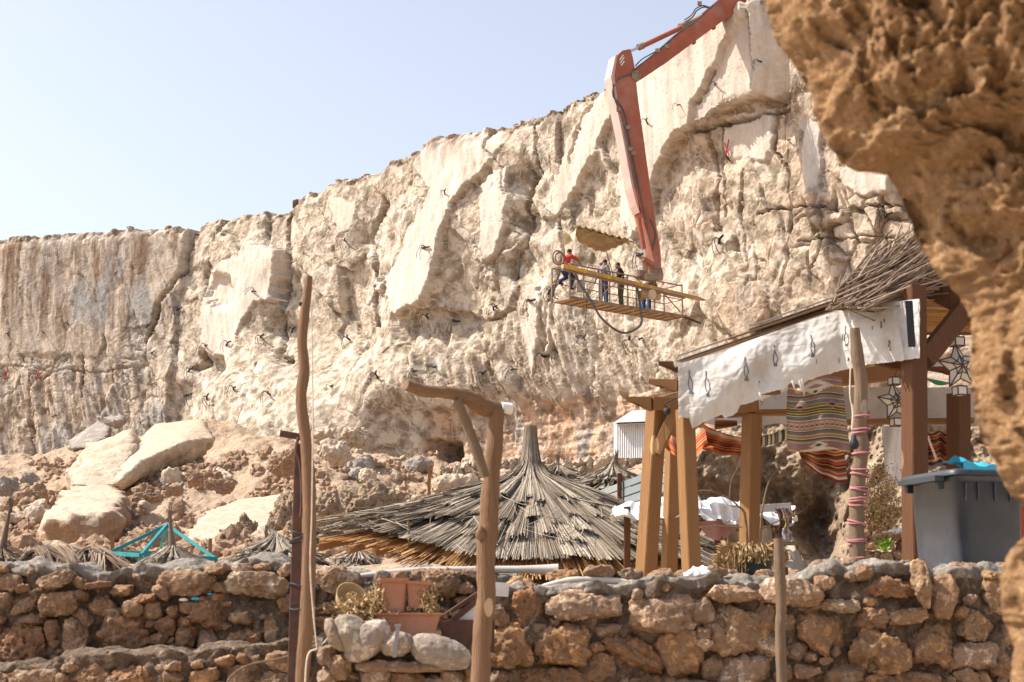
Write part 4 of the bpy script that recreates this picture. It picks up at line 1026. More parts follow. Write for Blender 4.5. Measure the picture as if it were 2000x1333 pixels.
# pots on the planter
def tapered_pot(name, label, cx, ytop, ybot, wtop, wbot, Y, dep, yaw=0, rim=0.012, mat='terracotta', cat='flower pot', tilt=0):
    s = Y / F; zt = W(cx, ytop, Y)[2]; zb_ = W(cx, ybot, Y)[2]; x = W(cx, ytop, Y)[0]
    o = thing(name, label, cat, (x, Y, zb_))
    H = zt - zb_; a, b = wtop * s / 2, wbot * s / 2; d0, d1 = dep / 2, dep / 2 * wbot / wtop
    prof = [(b, d1, 0), (b + (a - b) * 0.5, d1 + (d0 - d1) * 0.5, H * 0.5), (a, d0, H * 0.86), (a + rim * .4, d0 + rim * .4, H * 0.87), (a + rim, d0 + rim, H * 0.93), (a + rim, d0 + rim, H), (a - 0.004, d0 - 0.004, H), (a - 0.008, d0 - 0.008, H * 0.8)]
    n = 32; rings = []
    for (p, q, z) in prof:
        an = np.linspace(0, 2 * math.pi, n, endpoint=False); c_, s_ = np.cos(an), np.sin(an)
        e = 0.35
        rings.append(np.stack([p * np.sign(c_) * np.abs(c_) ** e, q * np.sign(s_) * np.abs(s_) ** e, np.full(n, z)], 1))
    V = np.array(rings); R = np.array(rotm(y=math.radians(tilt), z=math.radians(yaw)))
    V = V.reshape(-1, 3) @ R.T + np.array((x, Y, zb_))
    Fq = [(i*n+j, i*n+(j+1) % n, (i+1)*n+(j+1) % n, (i+1)*n+j) for i in range(len(prof) - 1) for j in range(n)]
    mb = MB(); mb.add(V, Fq); bo = mb.build('pot_body', M[mat], o)
    m2 = bo.modifiers.new('b', 'EDGE_SPLIT'); m2.split_angle = math.radians(50)
    top = V[(len(prof) - 1) * n:]; mb = MB(); c = top.mean(0)
    mb.add(np.vstack([top - [0, 0, 0.002], c[None]]), [(j, (j + 1) % n, n) for j in range(n)]); mb.build('soil', M['earth'], o)
    return o
def dry_tuft(parent, pts, n, L, seed, name='dried_plant', mat='dry', droop=0.5, wd=0.0035, leaf=True):
    r = np.random.default_rng(seed); mb = MB()
    for _ in range(n):
        p = np.array(pts[r.integers(len(pts))]) + r.normal(0, 0.012, 3)
        d = r.normal(0, 1, 3); d[2] = abs(d[2]) * 0.7; d /= np.linalg.norm(d); l = L * r.uniform(0.4, 1.1)
        m = 5; P = [p + d * l * t / (m - 1) + np.array((0, 0, -droop * l * (t / (m - 1)) ** 2)) for t in range(m)]
        c = r.uniform(0.1, 1)
        mb.tube(P, np.linspace(wd * 0.5, wd * 0.3, m), 3, cap=False, col=(c, c, c))
        if leaf:
            for k in range(5):
                q = P[r.integers(1, m)] + r.normal(0, 0.004, 3); a = r.normal(0, 1, 3) * wd * 2.6; b = r.normal(0, 1, 3) * wd * 1.8
                cc = min(1, c + 0.2)
                mb.add([q, q + a, q + a * 0.6 + b, q + b], [(0, 1, 2, 3)], col=(cc, cc, cc))
    return mb.build(name, M[mat], parent, False, cols=True)
YT = 7.25
t1 = tapered_pot('planter_trough', 'long terracotta trough under the two smaller terracotta pots', 798, 1197, 1246, 122, 100, YT, 0.15)
dry_tuft(t1, [W(780 + 12 * k, 1194, YT) for k in range(-3, 7)], 150, 0.07, 1)
t2 = tapered_pot('flower_pot', 'taller reddish terracotta pot standing on the trough on its left half', 768, 1130, 1196, 52, 44, YT, 0.12, 8)
dry_tuft(t2, [W(742, 1136 + 12 * k, YT - 0.04) for k in range(0, 5)], 90, 0.05, 2, droop=1.2)
t3 = tapered_pot('flower_pot', 'smaller leaning terracotta pot on the right half of the trough', 816, 1136, 1188, 46, 34, YT, 0.10, -6, tilt=4)
dry_tuft(t3, [W(835, 1145 + 10 * k, YT - 0.04) for k in range(0, 5)], 90, 0.05, 3, droop=1.2)
bw = thing('broken_bowl', 'yellowish broken bowl tipped over behind the dried plants', 'bowl', W(682, 1190, 7.7))
mb = MB(); mb.lathe(W(684, 1172, 7.7), [(0.0, -0.055), (0.04, -0.05), (0.07, -0.02), (0.085, 0.03), (0.08, 0.03), (0.064, -0.015), (0.03, -0.04), (0, -0.045)], 24, axis=(0.45, -0.7, 0.6))
mb.build('bowl', mat_plain('ochre glaze', (0.42, 0.29, 0.13), 0.2, 8, 0.6, 0, 0, (0.3, 0.2, 0.1)), bw)
pb = thing('dried_bush', 'golden dried plant sprawling over the planter left of the terracotta pots', 'plant', W(715, 1215, 7.3))
dry_tuft(pb, [W(x, y, 7.25) for x, y in [(700, 1205), (720, 1195), (735, 1190), (690, 1190), (725, 1215), (710, 1180), (740, 1200)]], 330, 0.13, 4, 'stems', droop=0.35)
mb = MB(); mb.beam(W(778, 1222, 6.98), W(770, 1284, 6.98), 0.018, 0.010, up=(0, 1, 0)); mb.beam(W(771, 1223, 6.98), W(784, 1222, 6.98), 0.012, 0.012)
tag(mb.build('steel_peg', M['steel'], None, False, loc=W(771, 1284, 6.98)), 'grey steel peg standing up between the rounded planter stones', 'peg')
mt = thing('metal_trough', 'dark rusty metal box with a frame leaning in it behind the driftwood post', 'box', W(900, 1270, 7.5))
mb = MB(); A = [W(855, 1213, 7.45), W(965, 1211, 7.55), W(965, 1275, 7.55), W(868, 1262, 7.45)]
def slab(mb, pts, th):
    P = np.array(pts); n = len(P); B = P + np.asarray(th)
    mb.add(P, [tuple(range(n))] if n in (3, 4) else [(0, i, i + 1) for i in range(1, n - 1)])
    mb.add(B, [tuple(range(n))[::-1]] if n in (3, 4) else [(0, i + 1, i) for i in range(1, n - 1)])
    for i in range(n):
        j = (i + 1) % n; mb.add([P[i], B[i], B[j], P[j]], [(0, 1, 2, 3)])
slab(mb, A, (0, 0.02, 0)); slab(mb, [a + np.array((0, 0.2, 0)) for a in A], (0, 0.02, 0)); slab(mb, [A[0], A[3], A[3] + [0, .2, 0], A[0] + [0, .2, 0]], (0.015, 0, 0))
mb.build('box_body', M['rust'], mt, False)
mb = MB(); mb.beam(W(860, 1209, 7.5), W(932, 1160, 7.55), 0.02, 0.02); mb.beam(W(884, 1212, 7.5), W(935, 1170, 7.55), 0.008, 0.03); mb.build('leaning_frame', M['rust'], mt, False)
mb = MB(); slab(mb, [W(884, 1210, 7.52), W(935, 1168, 7.57), W(945, 1212, 7.57)], (0, 0.006, 0)); mb.build('pane', M['white'], mt, False)
wc = thing('paper_carton', 'pale crumpled carton wedged on the wall behind the driftwood post', 'carton', W(975, 1165, 8.1))
mb = MB(); mb.box(W(976, 1152, 8.0), (0.075, 0.08, 0.07), rotm(0, 0.08, 0.3)); mb.build('box', M['white'], wc, False)

gt = thing('plastic_gutter', 'long pale gutter pipe lying along the top of the wall', 'pipe', W(900, 1120, 8.7))
mb = MB(); P = pxpath([(690, 1127), (800, 1116), (950, 1113), (1090, 1113)], 8.6, 40); R = np.interp(np.linspace(0, 1, 40), [0, .2, .8, 1], [5, 8, 9, 14]) * 8.6 / F
mb.tube(P, R, 16, sq=0.8); mb.build('pipe', M['greywhite'], gt)
bt = thing('driftwood_branch', 'bleached branch lying on the wall beside the gutter pipe', 'branch', W(1170, 1140, 8.1))
mb = MB(); wood_tube(mb, [(1056, 1146, 8.15), (1110, 1134, 8.1), (1180, 1134, 8.1), (1240, 1140, 8.1), (1300, 1154, 8.1)], 8.1, [3, 6, 6.5, 6, 3], 40, 12, 21); mb.build('branch', mat_plain('bleached wood', (0.48, 0.44, 0.39), 0.15, 8), bt)
rg_ = thing('white_rag', 'crumpled white rag on the wall top at the foot of the second pergola post', 'rag', W(1362, 1130, 8.15))
V, Ft = rock(W(1362, 1123, 8.1), (0.15, 0.12, 0.075), 33, 5, 2, 2.0, 0.12, 0, rotm(0.0, -0.2, 0)); mb = MB(); mb.add(V, Ft); mb.build('cloth', M['white'], rg_)
for i, (px, py, s_, nm, lb, mt_) in enumerate([(358, 1172, 0.05, 'plastic_scrap', 'small pale blue plastic scrap stuck in the dark wall', 'white'), (382, 1170, 0.05, 'plastic_scrap', 'blue plastic scrap stuck under the long pale stone', 'bluebag'), (410, 1161, 0.03, 'plastic_scrap', 'small bright blue scrap in the wall joint beside the long pale stone', 'bluebag')]):
    V, Ft = rock(W(px, py, 8.5), (s_, 0.02, s_ * 0.35), 40 + i, 3, 3, 2, 0.1); mb = MB(); mb.add(V, Ft); tag(mb.build(nm, M[mt_], None, loc=W(px, py, 8.5)), lb, 'litter')

# wheeled bin
bx_, by_ = W(1893, 1100, 9.15)[0], 9.15
zt = W(1900, 938, 9.0)[2]; zb0 = 1.32
yaw = math.radians(16); RB = np.array(rotm(z=yaw))
bn = thing('wheeled_bin', 'dark grey wheeled rubbish bin standing right of the tallest pergola post', 'bin', (bx_, by_, zb0))
def L2(x, y, z): return RB @ np.array((x, y, 0.0)) + np.array((bx_, by_, z))
def rrect(hw, hd, z, n=48, e=0.22):
    an = np.linspace(0, 2 * math.pi, n, endpoint=False) + 0.01; c_, s_ = np.cos(an), np.sin(an)
    return np.array([L2(hw * np.sign(a) * abs(a) ** e, hd * np.sign(b) * abs(b) ** e, z) for a, b in zip(c_, s_)])
H = zt - zb0; n = 48
V = np.concatenate([rrect(0.19, 0.23, zb0), rrect(0.21, 0.25, zb0 + H * .5), rrect(0.228, 0.27, zt - 0.02), rrect(0.25, 0.29, zt - 0.02), rrect(0.25, 0.29, zt + 0.012)])
mb = MB(); mb.add(V, [(i*n+j, i*n+(j+1) % n, (i+1)*n+(j+1) % n, (i+1)*n+j) for i in range(4) for j in range(n)])
for x in (-0.17, -0.09, 0.02, 0.12):
    for k in range(1): mb.beam(L2(x, -0.272, zt - 0.03), L2(x, -0.264, zt - 0.13), 0.008, 0.02)
mb.build('bin_body', M['bin'], bn)
V = np.concatenate([rrect(0.27, 0.31, zt + 0.014), rrect(0.27, 0.31, zt + 0.04), rrect(0.22, 0.26, zt + 0.055), rrect(0.01, 0.01, zt + 0.07)])
mb = MB(); mb.add(V, [(i*n+j, i*n+(j+1) % n, (i+1)*n+(j+1) % n, (i+1)*n+j) for i in range(3) for j in range(n)]); lid = mb.build('lid', M['bin_dark'], bn)
mb = MB(); mb.box(L2(-0.30, 0, zt + 0.0), (0.06, 0.42, 0.03), RB); mb.box(L2(-0.275, 0.17, zt - 0.03), (0.04, 0.03, 0.06), RB); mb.box(L2(-0.275, -0.17, zt - 0.03), (0.04, 0.03, 0.06), RB); mb.build('handle', M['bin_dark'], lid, False)
for sgn in (-1, 1): mb = MB(); mb.tube([L2(-0.19, sgn * 0.20, zb0 + 0.08), L2(-0.19, sgn * 0.25, zb0 + 0.08)], 0.09, 24); mb.build('wheel', M['black'], bn)
bb = thing('plastic_bag', 'bright blue plastic bag spread over the lid of the grey bin', 'bag', L2(0, 0, zt + 0.06))
xs = np.linspace(0, 1, 40); G = np.array([[L2(-0.19 + 0.42 * u, -0.29 + 0.25 * v, zt + 0.065 + 0.05 * (1 - u) ** 2 * (1 if v > .1 else .5) + 0.012 * math.sin(17 * u + 5 * v)) for u in xs] for v in np.linspace(0, 1, 14)])
G[..., 2] += 0.012 * fbm(G.reshape(-1, 3) * 14, 3, 3).reshape(G.shape[:2])
G2 = G - np.array((0, 0, 0.05)); mb = MB(); mb.grid(G); mb.grid(np.stack([G[0], G[0] * [1, 1, 0] + [0, 0, zt + 0.045]])); mb.build('film', M['bluebag'], bb)

# ================================================================== PERGOLA
def post(mb, px0, py0, px1, py1, Y, wd, dp, yaw=35, bottom=1.25):
    top = W(px0, py0, Y); b = W(px1, py1, Y); d = b - top; t = (bottom - top[2]) / d[2]; b = top + d * t
    up = (math.sin(math.radians(-yaw)), math.cos(math.radians(yaw)), 0)
    mb.beam(b, top, wd, dp, up=up, seg=3, wob=0.003)
PG = thing('pergola', 'wooden pergola with posts, reed and canvas roof and a straw eave on the right', 'pergola', W(1600, 1190, 12))
def pg_post(nm, mat, *a, **k):
    mb = MB(); post(mb, *a, **k); return mb.build(nm, M[mat], PG, False)
pg_post('post', 'pine', 1284, 778, 1262, 1125, 12.4, 0.13, 0.13, 34)
pg_post('post', 'pine', 1338, 800, 1350, 1125, 11.4, 0.105, 0.12, 22)['label'] = 'darker weathered post'
pg_post('post', 'pine', 1469, 812, 1463, 1090, 12.6, 0.12, 0.13, 34)
pg_post('post', 'pine_dark', 1784, 560, 1789, 1110, 10.6, 0.13, 0.14, 22)
pg_post('post', 'pine_dark', 1872, 770, 1874, 1100, 13.0, 0.15, 0.15, 30)
pg_post('post', 'pine', 1318, 780, 1312, 960, 14.2, 0.12, 0.12, 20)
mb = MB(); mb.beam(W(1322, 800, 12.3), W(1281, 885, 12.35), 0.07, 0.09); mb.build('brace', M['pine'], PG, False)
mb = MB(); mb.beam(W(1890, 598, 10.9), W(1806, 702, 10.6), 0.14, 0.08, up=(0.6, -0.8, 0.3)); mb.build('brace', M['pine_dark'], PG, False)
# carved beam ends
def carved(px, py, Y, lp, hp, mat, back=1.6):
    s = Y / F
    pts = [(0, 0), (-lp, 0), (-lp, 0.28 * hp), (-lp * 0.8, 0.42 * hp), (-lp * 0.55, 0.55 * hp), (-lp * 0.35, 0.85 * hp), (-lp * 0.1, hp), (0, hp)]
    P = [W(px + a, py + b, Y) for a, b in pts]
    mb = MB(); slab(mb, P[::-1], (0.02, 0.09, 0)); A = W(px, py + hp / 2, Y + 0.045); mb.beam(A, A + np.array((back, 0.35, 0.02)), 0.088, hp * s * 0.98)
    return mb.build('carved_rafter', M[mat], PG, False)
carved(1272, 775, 12.2, 50, 26, 'pine', 0.9)
carved(1322, 741, 12.6, 55, 24, 'pine', 0.9)
carved(1326, 706, 11.7, 40, 20, 'pine_dark', 0.3)
carved(1760, 703, 10.9, 56, 18, 'pine_dark', 0.2)
carved(1872, 716, 12.4, 64, 16, 'pine_dark', 0.6)
# lengthwise beams
def pbeam(nm, mat, a, b, w_, h_, **k):
    mb = MB(); mb.beam(W(*a), W(*b), w_, h_, seg=4, wob=0.003, **k); return mb.build(nm, M[mat], PG, False)
mat_wood_x = mat_wood('pine beam', (0.44, 0.25, 0.12), (0.58, 0.37, 0.20), (0.26, 0.13, 0.06), ax=0); M['pine_x'] = mat_wood_x
pbeam('beam', 'pine_x', (1590, 748, 12.6), (1775, 722, 12.4), 0.10, 0.12)
pbeam('beam', 'pine_x', (1286, 788, 12.6), (1345, 772, 12.6), 0.10, 0.10)
pbeam('beam', 'pine_x', (1345, 812, 13.2), (1545, 806, 13.2), 0.10, 0.05)
pbeam('beam', 'pine_x', (1640, 826, 13.3), (1900, 822, 13.3), 0.10, 0.045)
pbeam('beam', 'pine_dark', (1800, 556, 11.1), (1960, 640, 10.8), 0.12, 0.14)
pbeam('beam', 'pine_dark', (1800, 600, 13.4), (1990, 610, 13.0), 0.12, 0.14)
# whitewashed boards behind
mb = MB()
xs = np.linspace(1345, 2010, 120)
G = np.array([[W(x, yy, 13.6 + 0.01 * math.sin(x * .05)) for yy in np.linspace(757, 830 + 3 * math.sin(x * 0.09), 8)] for x in xs])
mb.grid(G); G2 = G + np.array((0, 0.03, 0)); mb.grid(G2, flip=True); mb.build('whitewashed_board', M['greywhite'], PG, False)
mb = MB()       # brown scrawl on the board
for (x, y, dx, dy) in [(1462, 786, 7, 2), (1464, 790, 2, 8), (1476, 786, 3, 8), (1484, 784, 8, 1), (1488, 784, -2, 8), (1440, 776, 6, 1), (1500, 772, 9, 1), (1512, 774, 2, 5)]:
    mb.tube([W(x, y, 13.56), W(x + dx * .5, y + dy * .6 + 1, 13.555), W(x + dx, y + dy, 13.56)], 0.0035, 5)
mb.build('painted_scrawl', mat_plain('brown paint', (0.20, 0.09, 0.05), 0.2, 10), PG)
# lean-to roof: reed mat between boards, white sheet under the boards
RA, RBk = W(1322, 704, 11.6), W(1650, 592, 11.9)
def roofp(u, v): # u along the eave, v going back
    return RA * (1 - u) + RBk * u + np.array((0.35, 1.7, -0.25)) * v
mb = MB(); 
G = np.array([[roofp(u, v) for v in np.linspace(0, 1, 6)] for u in np.linspace(-0.02, 1.35, 12)]); mb.grid(G); mb.grid(G - np.array((0, 0, 0.015)), flip=True)
mb.build('roof_sheet', M['white'], PG, False)
mb = MB(); r = np.random.default_rng(5)
for k in range(260):
    u = 0.42 + 0.62 * k / 260; p = roofp(u, -0.03) + np.array((0, 0, 0.035)); c = r.uniform(0.3, 1)
    mb.tube([p, p + (roofp(u, 1) - roofp(u, 0)) * 1.02], 0.0045, 5, col=(c, c, c))
mb.build('reed_mat', M['reed'], PG, cols=True)
for k, (u0, u1, v, dz) in enumerate([(0.0, 1.08, -0.03, 0.012), (0.02, 1.3, 0.0, -0.03), (0.42, 1.05, -0.04, 0.05), (0.3, 1.1, -0.05, -0.005)]):
    mb = MB(); mb.beam(roofp(u0, v) + [0, 0, dz], roofp(u1, v) + [0, 0, dz], 0.03, 0.012, seg=5, wob=0.002); mb.build('roof_lath', mat_wood_x if k % 2 else M['greywhite'], PG, False)
# canvas valance with ragged lower hem
TOPC = [(1322, 712), (1400, 690), (1480, 660), (1560, 632), (1640, 606), (1700, 602), (1760, 588), (1796, 584)]
BOTC = [(1322, 818), (1345, 816), (1352, 838), (1372, 826), (1410, 810), (1416, 818), (1440, 806), (1446, 792), (1480, 782), (1484, 772), (1530, 760), (1545, 748), (1560, 752), (1600, 736), (1650, 722), (1700, 712), (1760, 706), (1796, 700)]
xs = np.concatenate([np.linspace(1324, 1796, 236)]); vs = np.linspace(0, 1, 56)
y0 = np.interp(xs, [t[0] for t in TOPC], [t[1] for t in TOPC]); y1 = np.interp(xs, [t[0] for t in BOTC], [t[1] for t in BOTC])
y1 = y1 + 2.2 * fbm(np.stack([xs * 0.11, xs * 0, xs * 0], 1), 4, 17)
Yc = np.interp(xs, [1324, 1640, 1796], [11.25, 11.0, 10.45])
G = np.array([[W(x, a + (b - a) * v, Yy) for v in vs] for x, a, b, Yy in zip(xs, y0, y1, Yc)])
q = G.reshape(-1, 3)
XX, VV_ = np.meshgrid(xs, vs, indexing='ij')
fold = 1.5 * (0.014 * np.sin((XX * 0.030 + VV_ * 5.5)) + 0.006 * np.sin(XX * 0.07 - VV_ * 9)) * sstep(1660, 1560, XX) + 0.011 * np.abs(fbm(np.stack([XX.ravel() * 0.022 + VV_.ravel() * 1.4, VV_.ravel() * 2.6 - XX.ravel() * 0.008, XX.ravel() * 0], 1), 3, 19)).reshape(XX.shape) * 2
crease = 0.05 * np.exp(-np.abs((XX - (1738 + 26 * VV_))) / 9.0)
belly = 0.07 * np.sin(math.pi * np.clip(VV_, 0, 1)) * (0.4 + 0.6 * np.abs(np.sin(XX * 0.021)))
G[..., 1] -= fold + crease + belly * sstep(1780, 1700, XX)
cv = thing('canvas_valance', 'stained white canvas strip with black marks tacked along the pergola eave', 'canvas', W(1560, 830, 11.2))
def on_sheet(px, py, off=0.004):
    i = int(np.clip(np.searchsorted(xs, px), 0, len(xs) - 1)); j = int(np.clip(round((py - y0[i]) / (y1[i] - y0[i]) * 55), 0, 55))
    return G[i, j] - np.array((0, off, 0))
mb = MB(); mb.grid(G); mb.grid(G + np.array((0, 0.006, 0)), flip=True)       # the printed marks: pairs of thin loops ending in a blob, scattered smudges
def stroke(pts, w_):
    P = np.array([on_sheet(*p) for p in pts]); n = len(P)
    mb.add(np.concatenate([P - [w_, 0, 0], P + [w_, 0, 0]]), [(i, i + 1, n + i + 1, n + i) for i in range(n - 1)], m=1)
for (x, y, h) in [(1347, 752, 34), (1379, 756, 36), (1453, 728, 32), (1511, 702, 26), (1583, 684, 28), (1650, 664, 26)]:
    for s_ in (-1, 1):
        stroke([(x + s_ * 4 * math.sin(math.pi * t) - 1 + 2 * t, y - h / 2 + h * t) for t in np.linspace(0, 1, 12)], 0.0042)
    stroke([(x + 1, y + h / 2 - 3), (x + 2, y + h / 2 + 3)], 0.017)
    stroke([(x - 2, y - h / 2 - 12), (x - 1, y - h / 2)], 0.005)
for (x, y, l, w_) in [(1733, 668, 12, .012), (1735, 680, 8, .004), (1716, 630, 14, .009), (1722, 626, 8, .006), (1698, 640, 8, .005), (1712, 604, 6, .012), (1642, 655, 14, .003), (1636, 700, 10, .003), (1480, 745, 5, .004), (1377, 733, 10, .004), (1613, 618, 6, .005), (1590, 705, 8, .003), (1655, 700, 6, .009)]:
    stroke([(x, y), (x + 1, y + l * .5), (x, y + l)], w_)
mb.build('sheet', [M['canvas'], M['ink']], cv)
mb = MB(); mb.beam(W(1775, 588, 10.36), W(1781, 678, 10.36), 0.05, 0.012, up=(0, 1, 0)); mb.build('black_strip', M['black'], cv, False)
mb = MB()
for x, yb, l in [(1562, 752, 14), (1566, 750, 24), (1548, 752, 10), (1484, 775, 8)]:
    mb.tube([W(x, yb - 8, 11.0), W(x + 3, yb + l * .4, 10.98), W(x + 5, yb + l, 11.0)], [0.012, 0.007, 0.002], 6)
mb.build('frayed_ends', M['canvas'], cv)

# straw eave of the roof above
ev = thing('straw_eave', 'thick bundle of cut straw ends jutting over the canvas at the roof corner', 'thatch', W(1740, 590, 11))
mb = MB(); r = np.random.default_rng(21)
poly = [(1612, 606), (1640, 560), (1668, 528), (1720, 520), (1772, 500), (1812, 492), (1840, 540), (1800, 552), (1740, 570), (1700, 592), (1684, 610), (1650, 600)]
pxs = np.array(poly)
n = 0
while n < 2600:
    x = r.uniform(1600, 1850); y = r.uniform(485, 615)
    if polydist(np.array([x]), np.array([y]), poly)[0] > 0: continue
    n += 1
    dY = 10.6 + (610 - y) * 0.006 + r.uniform(-0.25, 0.25)
    e = W(x, y, dY)
    L = r.uniform(0.35, 0.75); d = np.array((0.72 + r.normal(0, .16), 0.55 + r.normal(0, 0.18), 0.34 + r.normal(0, .14))); d /= np.linalg.norm(d)
    c = r.uniform(0.1, 1.0); rr = r.uniform(0.004, 0.0085)
    m_ = e + d * L * 0.5 + r.normal(0, .01, 3)
    mb.tube([e, m_, e + d * L], [rr, rr, rr * .8], 5, cap=True, col=(c, c, c))
mb.build('straw', M['straw_brown'], ev, cols=True)
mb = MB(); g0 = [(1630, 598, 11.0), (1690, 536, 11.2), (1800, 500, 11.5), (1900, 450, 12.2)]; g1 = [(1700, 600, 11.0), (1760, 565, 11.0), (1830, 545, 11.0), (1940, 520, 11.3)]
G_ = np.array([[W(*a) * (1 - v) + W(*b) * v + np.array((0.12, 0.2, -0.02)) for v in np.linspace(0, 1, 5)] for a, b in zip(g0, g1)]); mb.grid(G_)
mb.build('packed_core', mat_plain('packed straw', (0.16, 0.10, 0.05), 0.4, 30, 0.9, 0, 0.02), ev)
# reed ceiling inside, dark rafters
cg = MB(); r = np.random.default_rng(8)
for k in range(70):
    t = k / 70; a = W(1800, 548 + 100 * t, 11.2 + 2.4 * t); b = W(2020, 556 + 92 * t, 11.0 + 2.4 * t); c = r.uniform(0.1, 0.9)
    cg.tube([a, (a + b) / 2 + r.normal(0, .006, 3), b], 0.011, 5, col=(c, c, c))
cg.build('reed_ceiling', M['straw_warm'], PG, cols=True)
mb = MB(); G_ = np.array([[W(x, y, Yy) for x in (1795, 1900, 2050)] for y, Yy in ((530, 11.2), (560, 12), (655, 13.9))]); mb.grid(G_); mb.grid(G_ + [0, 0, .03], flip=True); mb.build('ceiling_backing', M['pine_dark'], PG)

# ------------------------------------------------------------------ textiles
def stripes(name, bands, var=0.1, zig=None):
    n = N(name); uv = n.new('ShaderNodeUVMap', uv_map='UVMap'); sp = n.new('ShaderNodeSeparateXYZ'); n.lk(uv.outputs[0], sp.inputs[0])
    st = []; p = 0; tot = sum(b[0] for b in bands)
    for b in bands: st.append((p / tot, b[1])); p += b[0]
    if zig:
        w_ = n.new('ShaderNodeMath', operation='PINGPONG'); n.lk(n.math('MULTIPLY', sp.outputs[0], zig[0]), w_.inputs[0]); w_.inputs[1].default_value = 1.0
        fac = n.math('ADD', sp.outputs[1], n.math('MULTIPLY', n.math('SNAP', w_.outputs[0], 0.2), zig[1]))
    else: fac = sp.outputs[1]
    col = None
    # ramps hold 32 stops; two ramps cover long runs
    if len(st) <= 30: col = n.ramp(fac, st, 'CONSTANT')
    else:
        h = len(st) // 2; mid = st[h][0]
        r1 = n.ramp(fac, st[:h], 'CONSTANT'); r2 = n.ramp(fac, [(0.0, st[h][1])] + st[h:], 'CONSTANT')
        gt_ = n.math('GREATER_THAN', fac, mid); col = n.mix(gt_, r1, r2)
    f = n.noise(n.coord(), 60, 4, 0.7)
    col = n.mix(0.5, col, n.ramp(f, [(0.3, (0.6, 0.6, 0.6)), (0.7, (1.15, 1.15, 1.15))]), 'MULTIPLY')
    return n, col, sp
MAU, CRM, GRN, OLV, BLK, YEL, GRY, SND = (0.27, 0.16, 0.14), (0.55, 0.44, 0.32), (0.03, 0.10, 0.055), (0.13, 0.11, 0.055), (0.03, 0.025, 0.02), (0.55, 0.36, 0.05), (0.16, 0.14, 0.12), (0.45, 0.33, 0.24)
RED, RDK, ORG = (0.36, 0.07, 0.04), (0.16, 0.035, 0.03), (0.50, 0.16, 0.06)
KB = [(4, MAU), (1, CRM), (7, MAU), (2.2, YEL), (9, MAU), (1, CRM), (2.6, GRN), (5, MAU), (1, CRM), (6, GRY), (1, SND), (3, OLV), (1, YEL), (2.2, OLV), (1.4, BLK), (1, CRM), (1.2, BLK), (1.4, OLV), (1.2, YEL), (3, OLV), (1, CRM), (6, GRY), (1, CRM), (3, MAU), (3, SND), (2, MAU), (1, BLK), (3, SND), (2.5, MAU), (1, CRM), (1, BLK), (5, GRY), (1.2, YEL), (4, MAU), (1, CRM), (2.6, GRN), (2, MAU), (1, CRM), (12, MAU), (1.4, YEL)]
n_, c_, sp_ = stripes('kilim stripes', KB)
# pale stepped medallions in a row and dark small ones
def medal(n, sp, cx, cy, rx, ry, steps=5.0):
    a = n.math('ABSOLUTE', n.math('SUBTRACT', sp.outputs[0], cx)); b = n.math('ABSOLUTE', n.math('SUBTRACT', sp.outputs[1], cy))
    a = n.math('SNAP', n.math('DIVIDE', a, rx), 1 / steps); b = n.math('SNAP', n.math('DIVIDE', b, ry), 1 / steps)
    return n.math('ADD', a, b)
for cx, cy, rx, ry, cl in [(0.5, 0.12, 0.32, 0.085, CRM), (0.5, 0.12, 0.14, 0.03, MAU), (0.5, 0.185, 0.12, 0.045, CRM), (0.5, 0.19, 0.05, 0.02, GRN), (0.22, 0.375, 0.11, 0.05, MAU), (0.22, 0.375, 0.06, 0.015, BLK), (0.78, 0.375, 0.11, 0.05, MAU), (0.78, 0.375, 0.06, 0.015, BLK), (0.5, 0.93, 0.15, 0.05, CRM), (0.5, 0.925, 0.06, 0.022, GRN), (0.5, 0.98, 0.30, 0.03, CRM)]:
    c_ = n_.mix(n_.math('LESS_THAN', medal(n_, sp_, cx, cy, rx, ry), 1.0), c_, cl)
wv = n_.new('ShaderNodeMath', operation='PINGPONG'); n_.lk(n_.math('MULTIPLY', sp_.outputs[0], 24), wv.inputs[0]); wv.inputs[1].default_value = 1
inb = n_.math('MULTIPLY', n_.math('GREATER_THAN', sp_.outputs[1], 0.60), n_.math('LESS_THAN', sp_.outputs[1], 0.70))
c_ = n_.mix(n_.math('MULTIPLY', inb, n_.math('GREATER_THAN', wv.outputs[0], 0.55)), c_, (0.34, 0.22, 0.17))
thr = n_.noise(n_.coord(scale=(1, 1, 6)), 50, 3, 0.6)
M['kilim'] = n_.done(c_, n_.bump(thr, 0.4, 0.004), 0.95, 0.05)
def redrug(name, bands, zig):
    n, c, sp = stripes(name, bands, zig=zig); f = n.voro(n.coord(scale=(1, 1, 1)), 14)
    return n.done(c, n.bump(n.noise(n.coord(), 60, 3, .6), 0.3, 0.004), 0.95, 0.05)
M['redrug'] = redrug('red cream rug', [(6, RED), (2, CRM), (10, CRM), (3, RED), (3, CRM), (2, RDK), (8, ORG), (2, RDK), (5, RED), (2, ORG), (5, RDK), (2, CRM), (6, RED), (3, YEL), (6, RED), (2, RDK), (8, ORG)], (6, 0.05))
M['greenrug'] = redrug('green striped rug', [(3, CRM), (1, GRN), (2, GRY), (1, BLK), (3, CRM), (2, GRN), (3, CRM), (1, BLK), (3, GRY), (1, GRN), (4, CRM), (1, BLK), (3, GRN), (3, CRM), (1, BLK), (3, GRY), (2, GRN)], (2, 0.01))
M['mixrug'] = redrug('dark patterned rug', [(4, RDK), (1, CRM), (3, RED), (1, YEL), (4, RDK), (2, OLV), (1, CRM), (5, RED), (2, BLK), (1, YEL), (4, RDK), (2, OLV), (1, SND), (4, RED), (3, CRM), (3, RDK)], (5, 0.06))
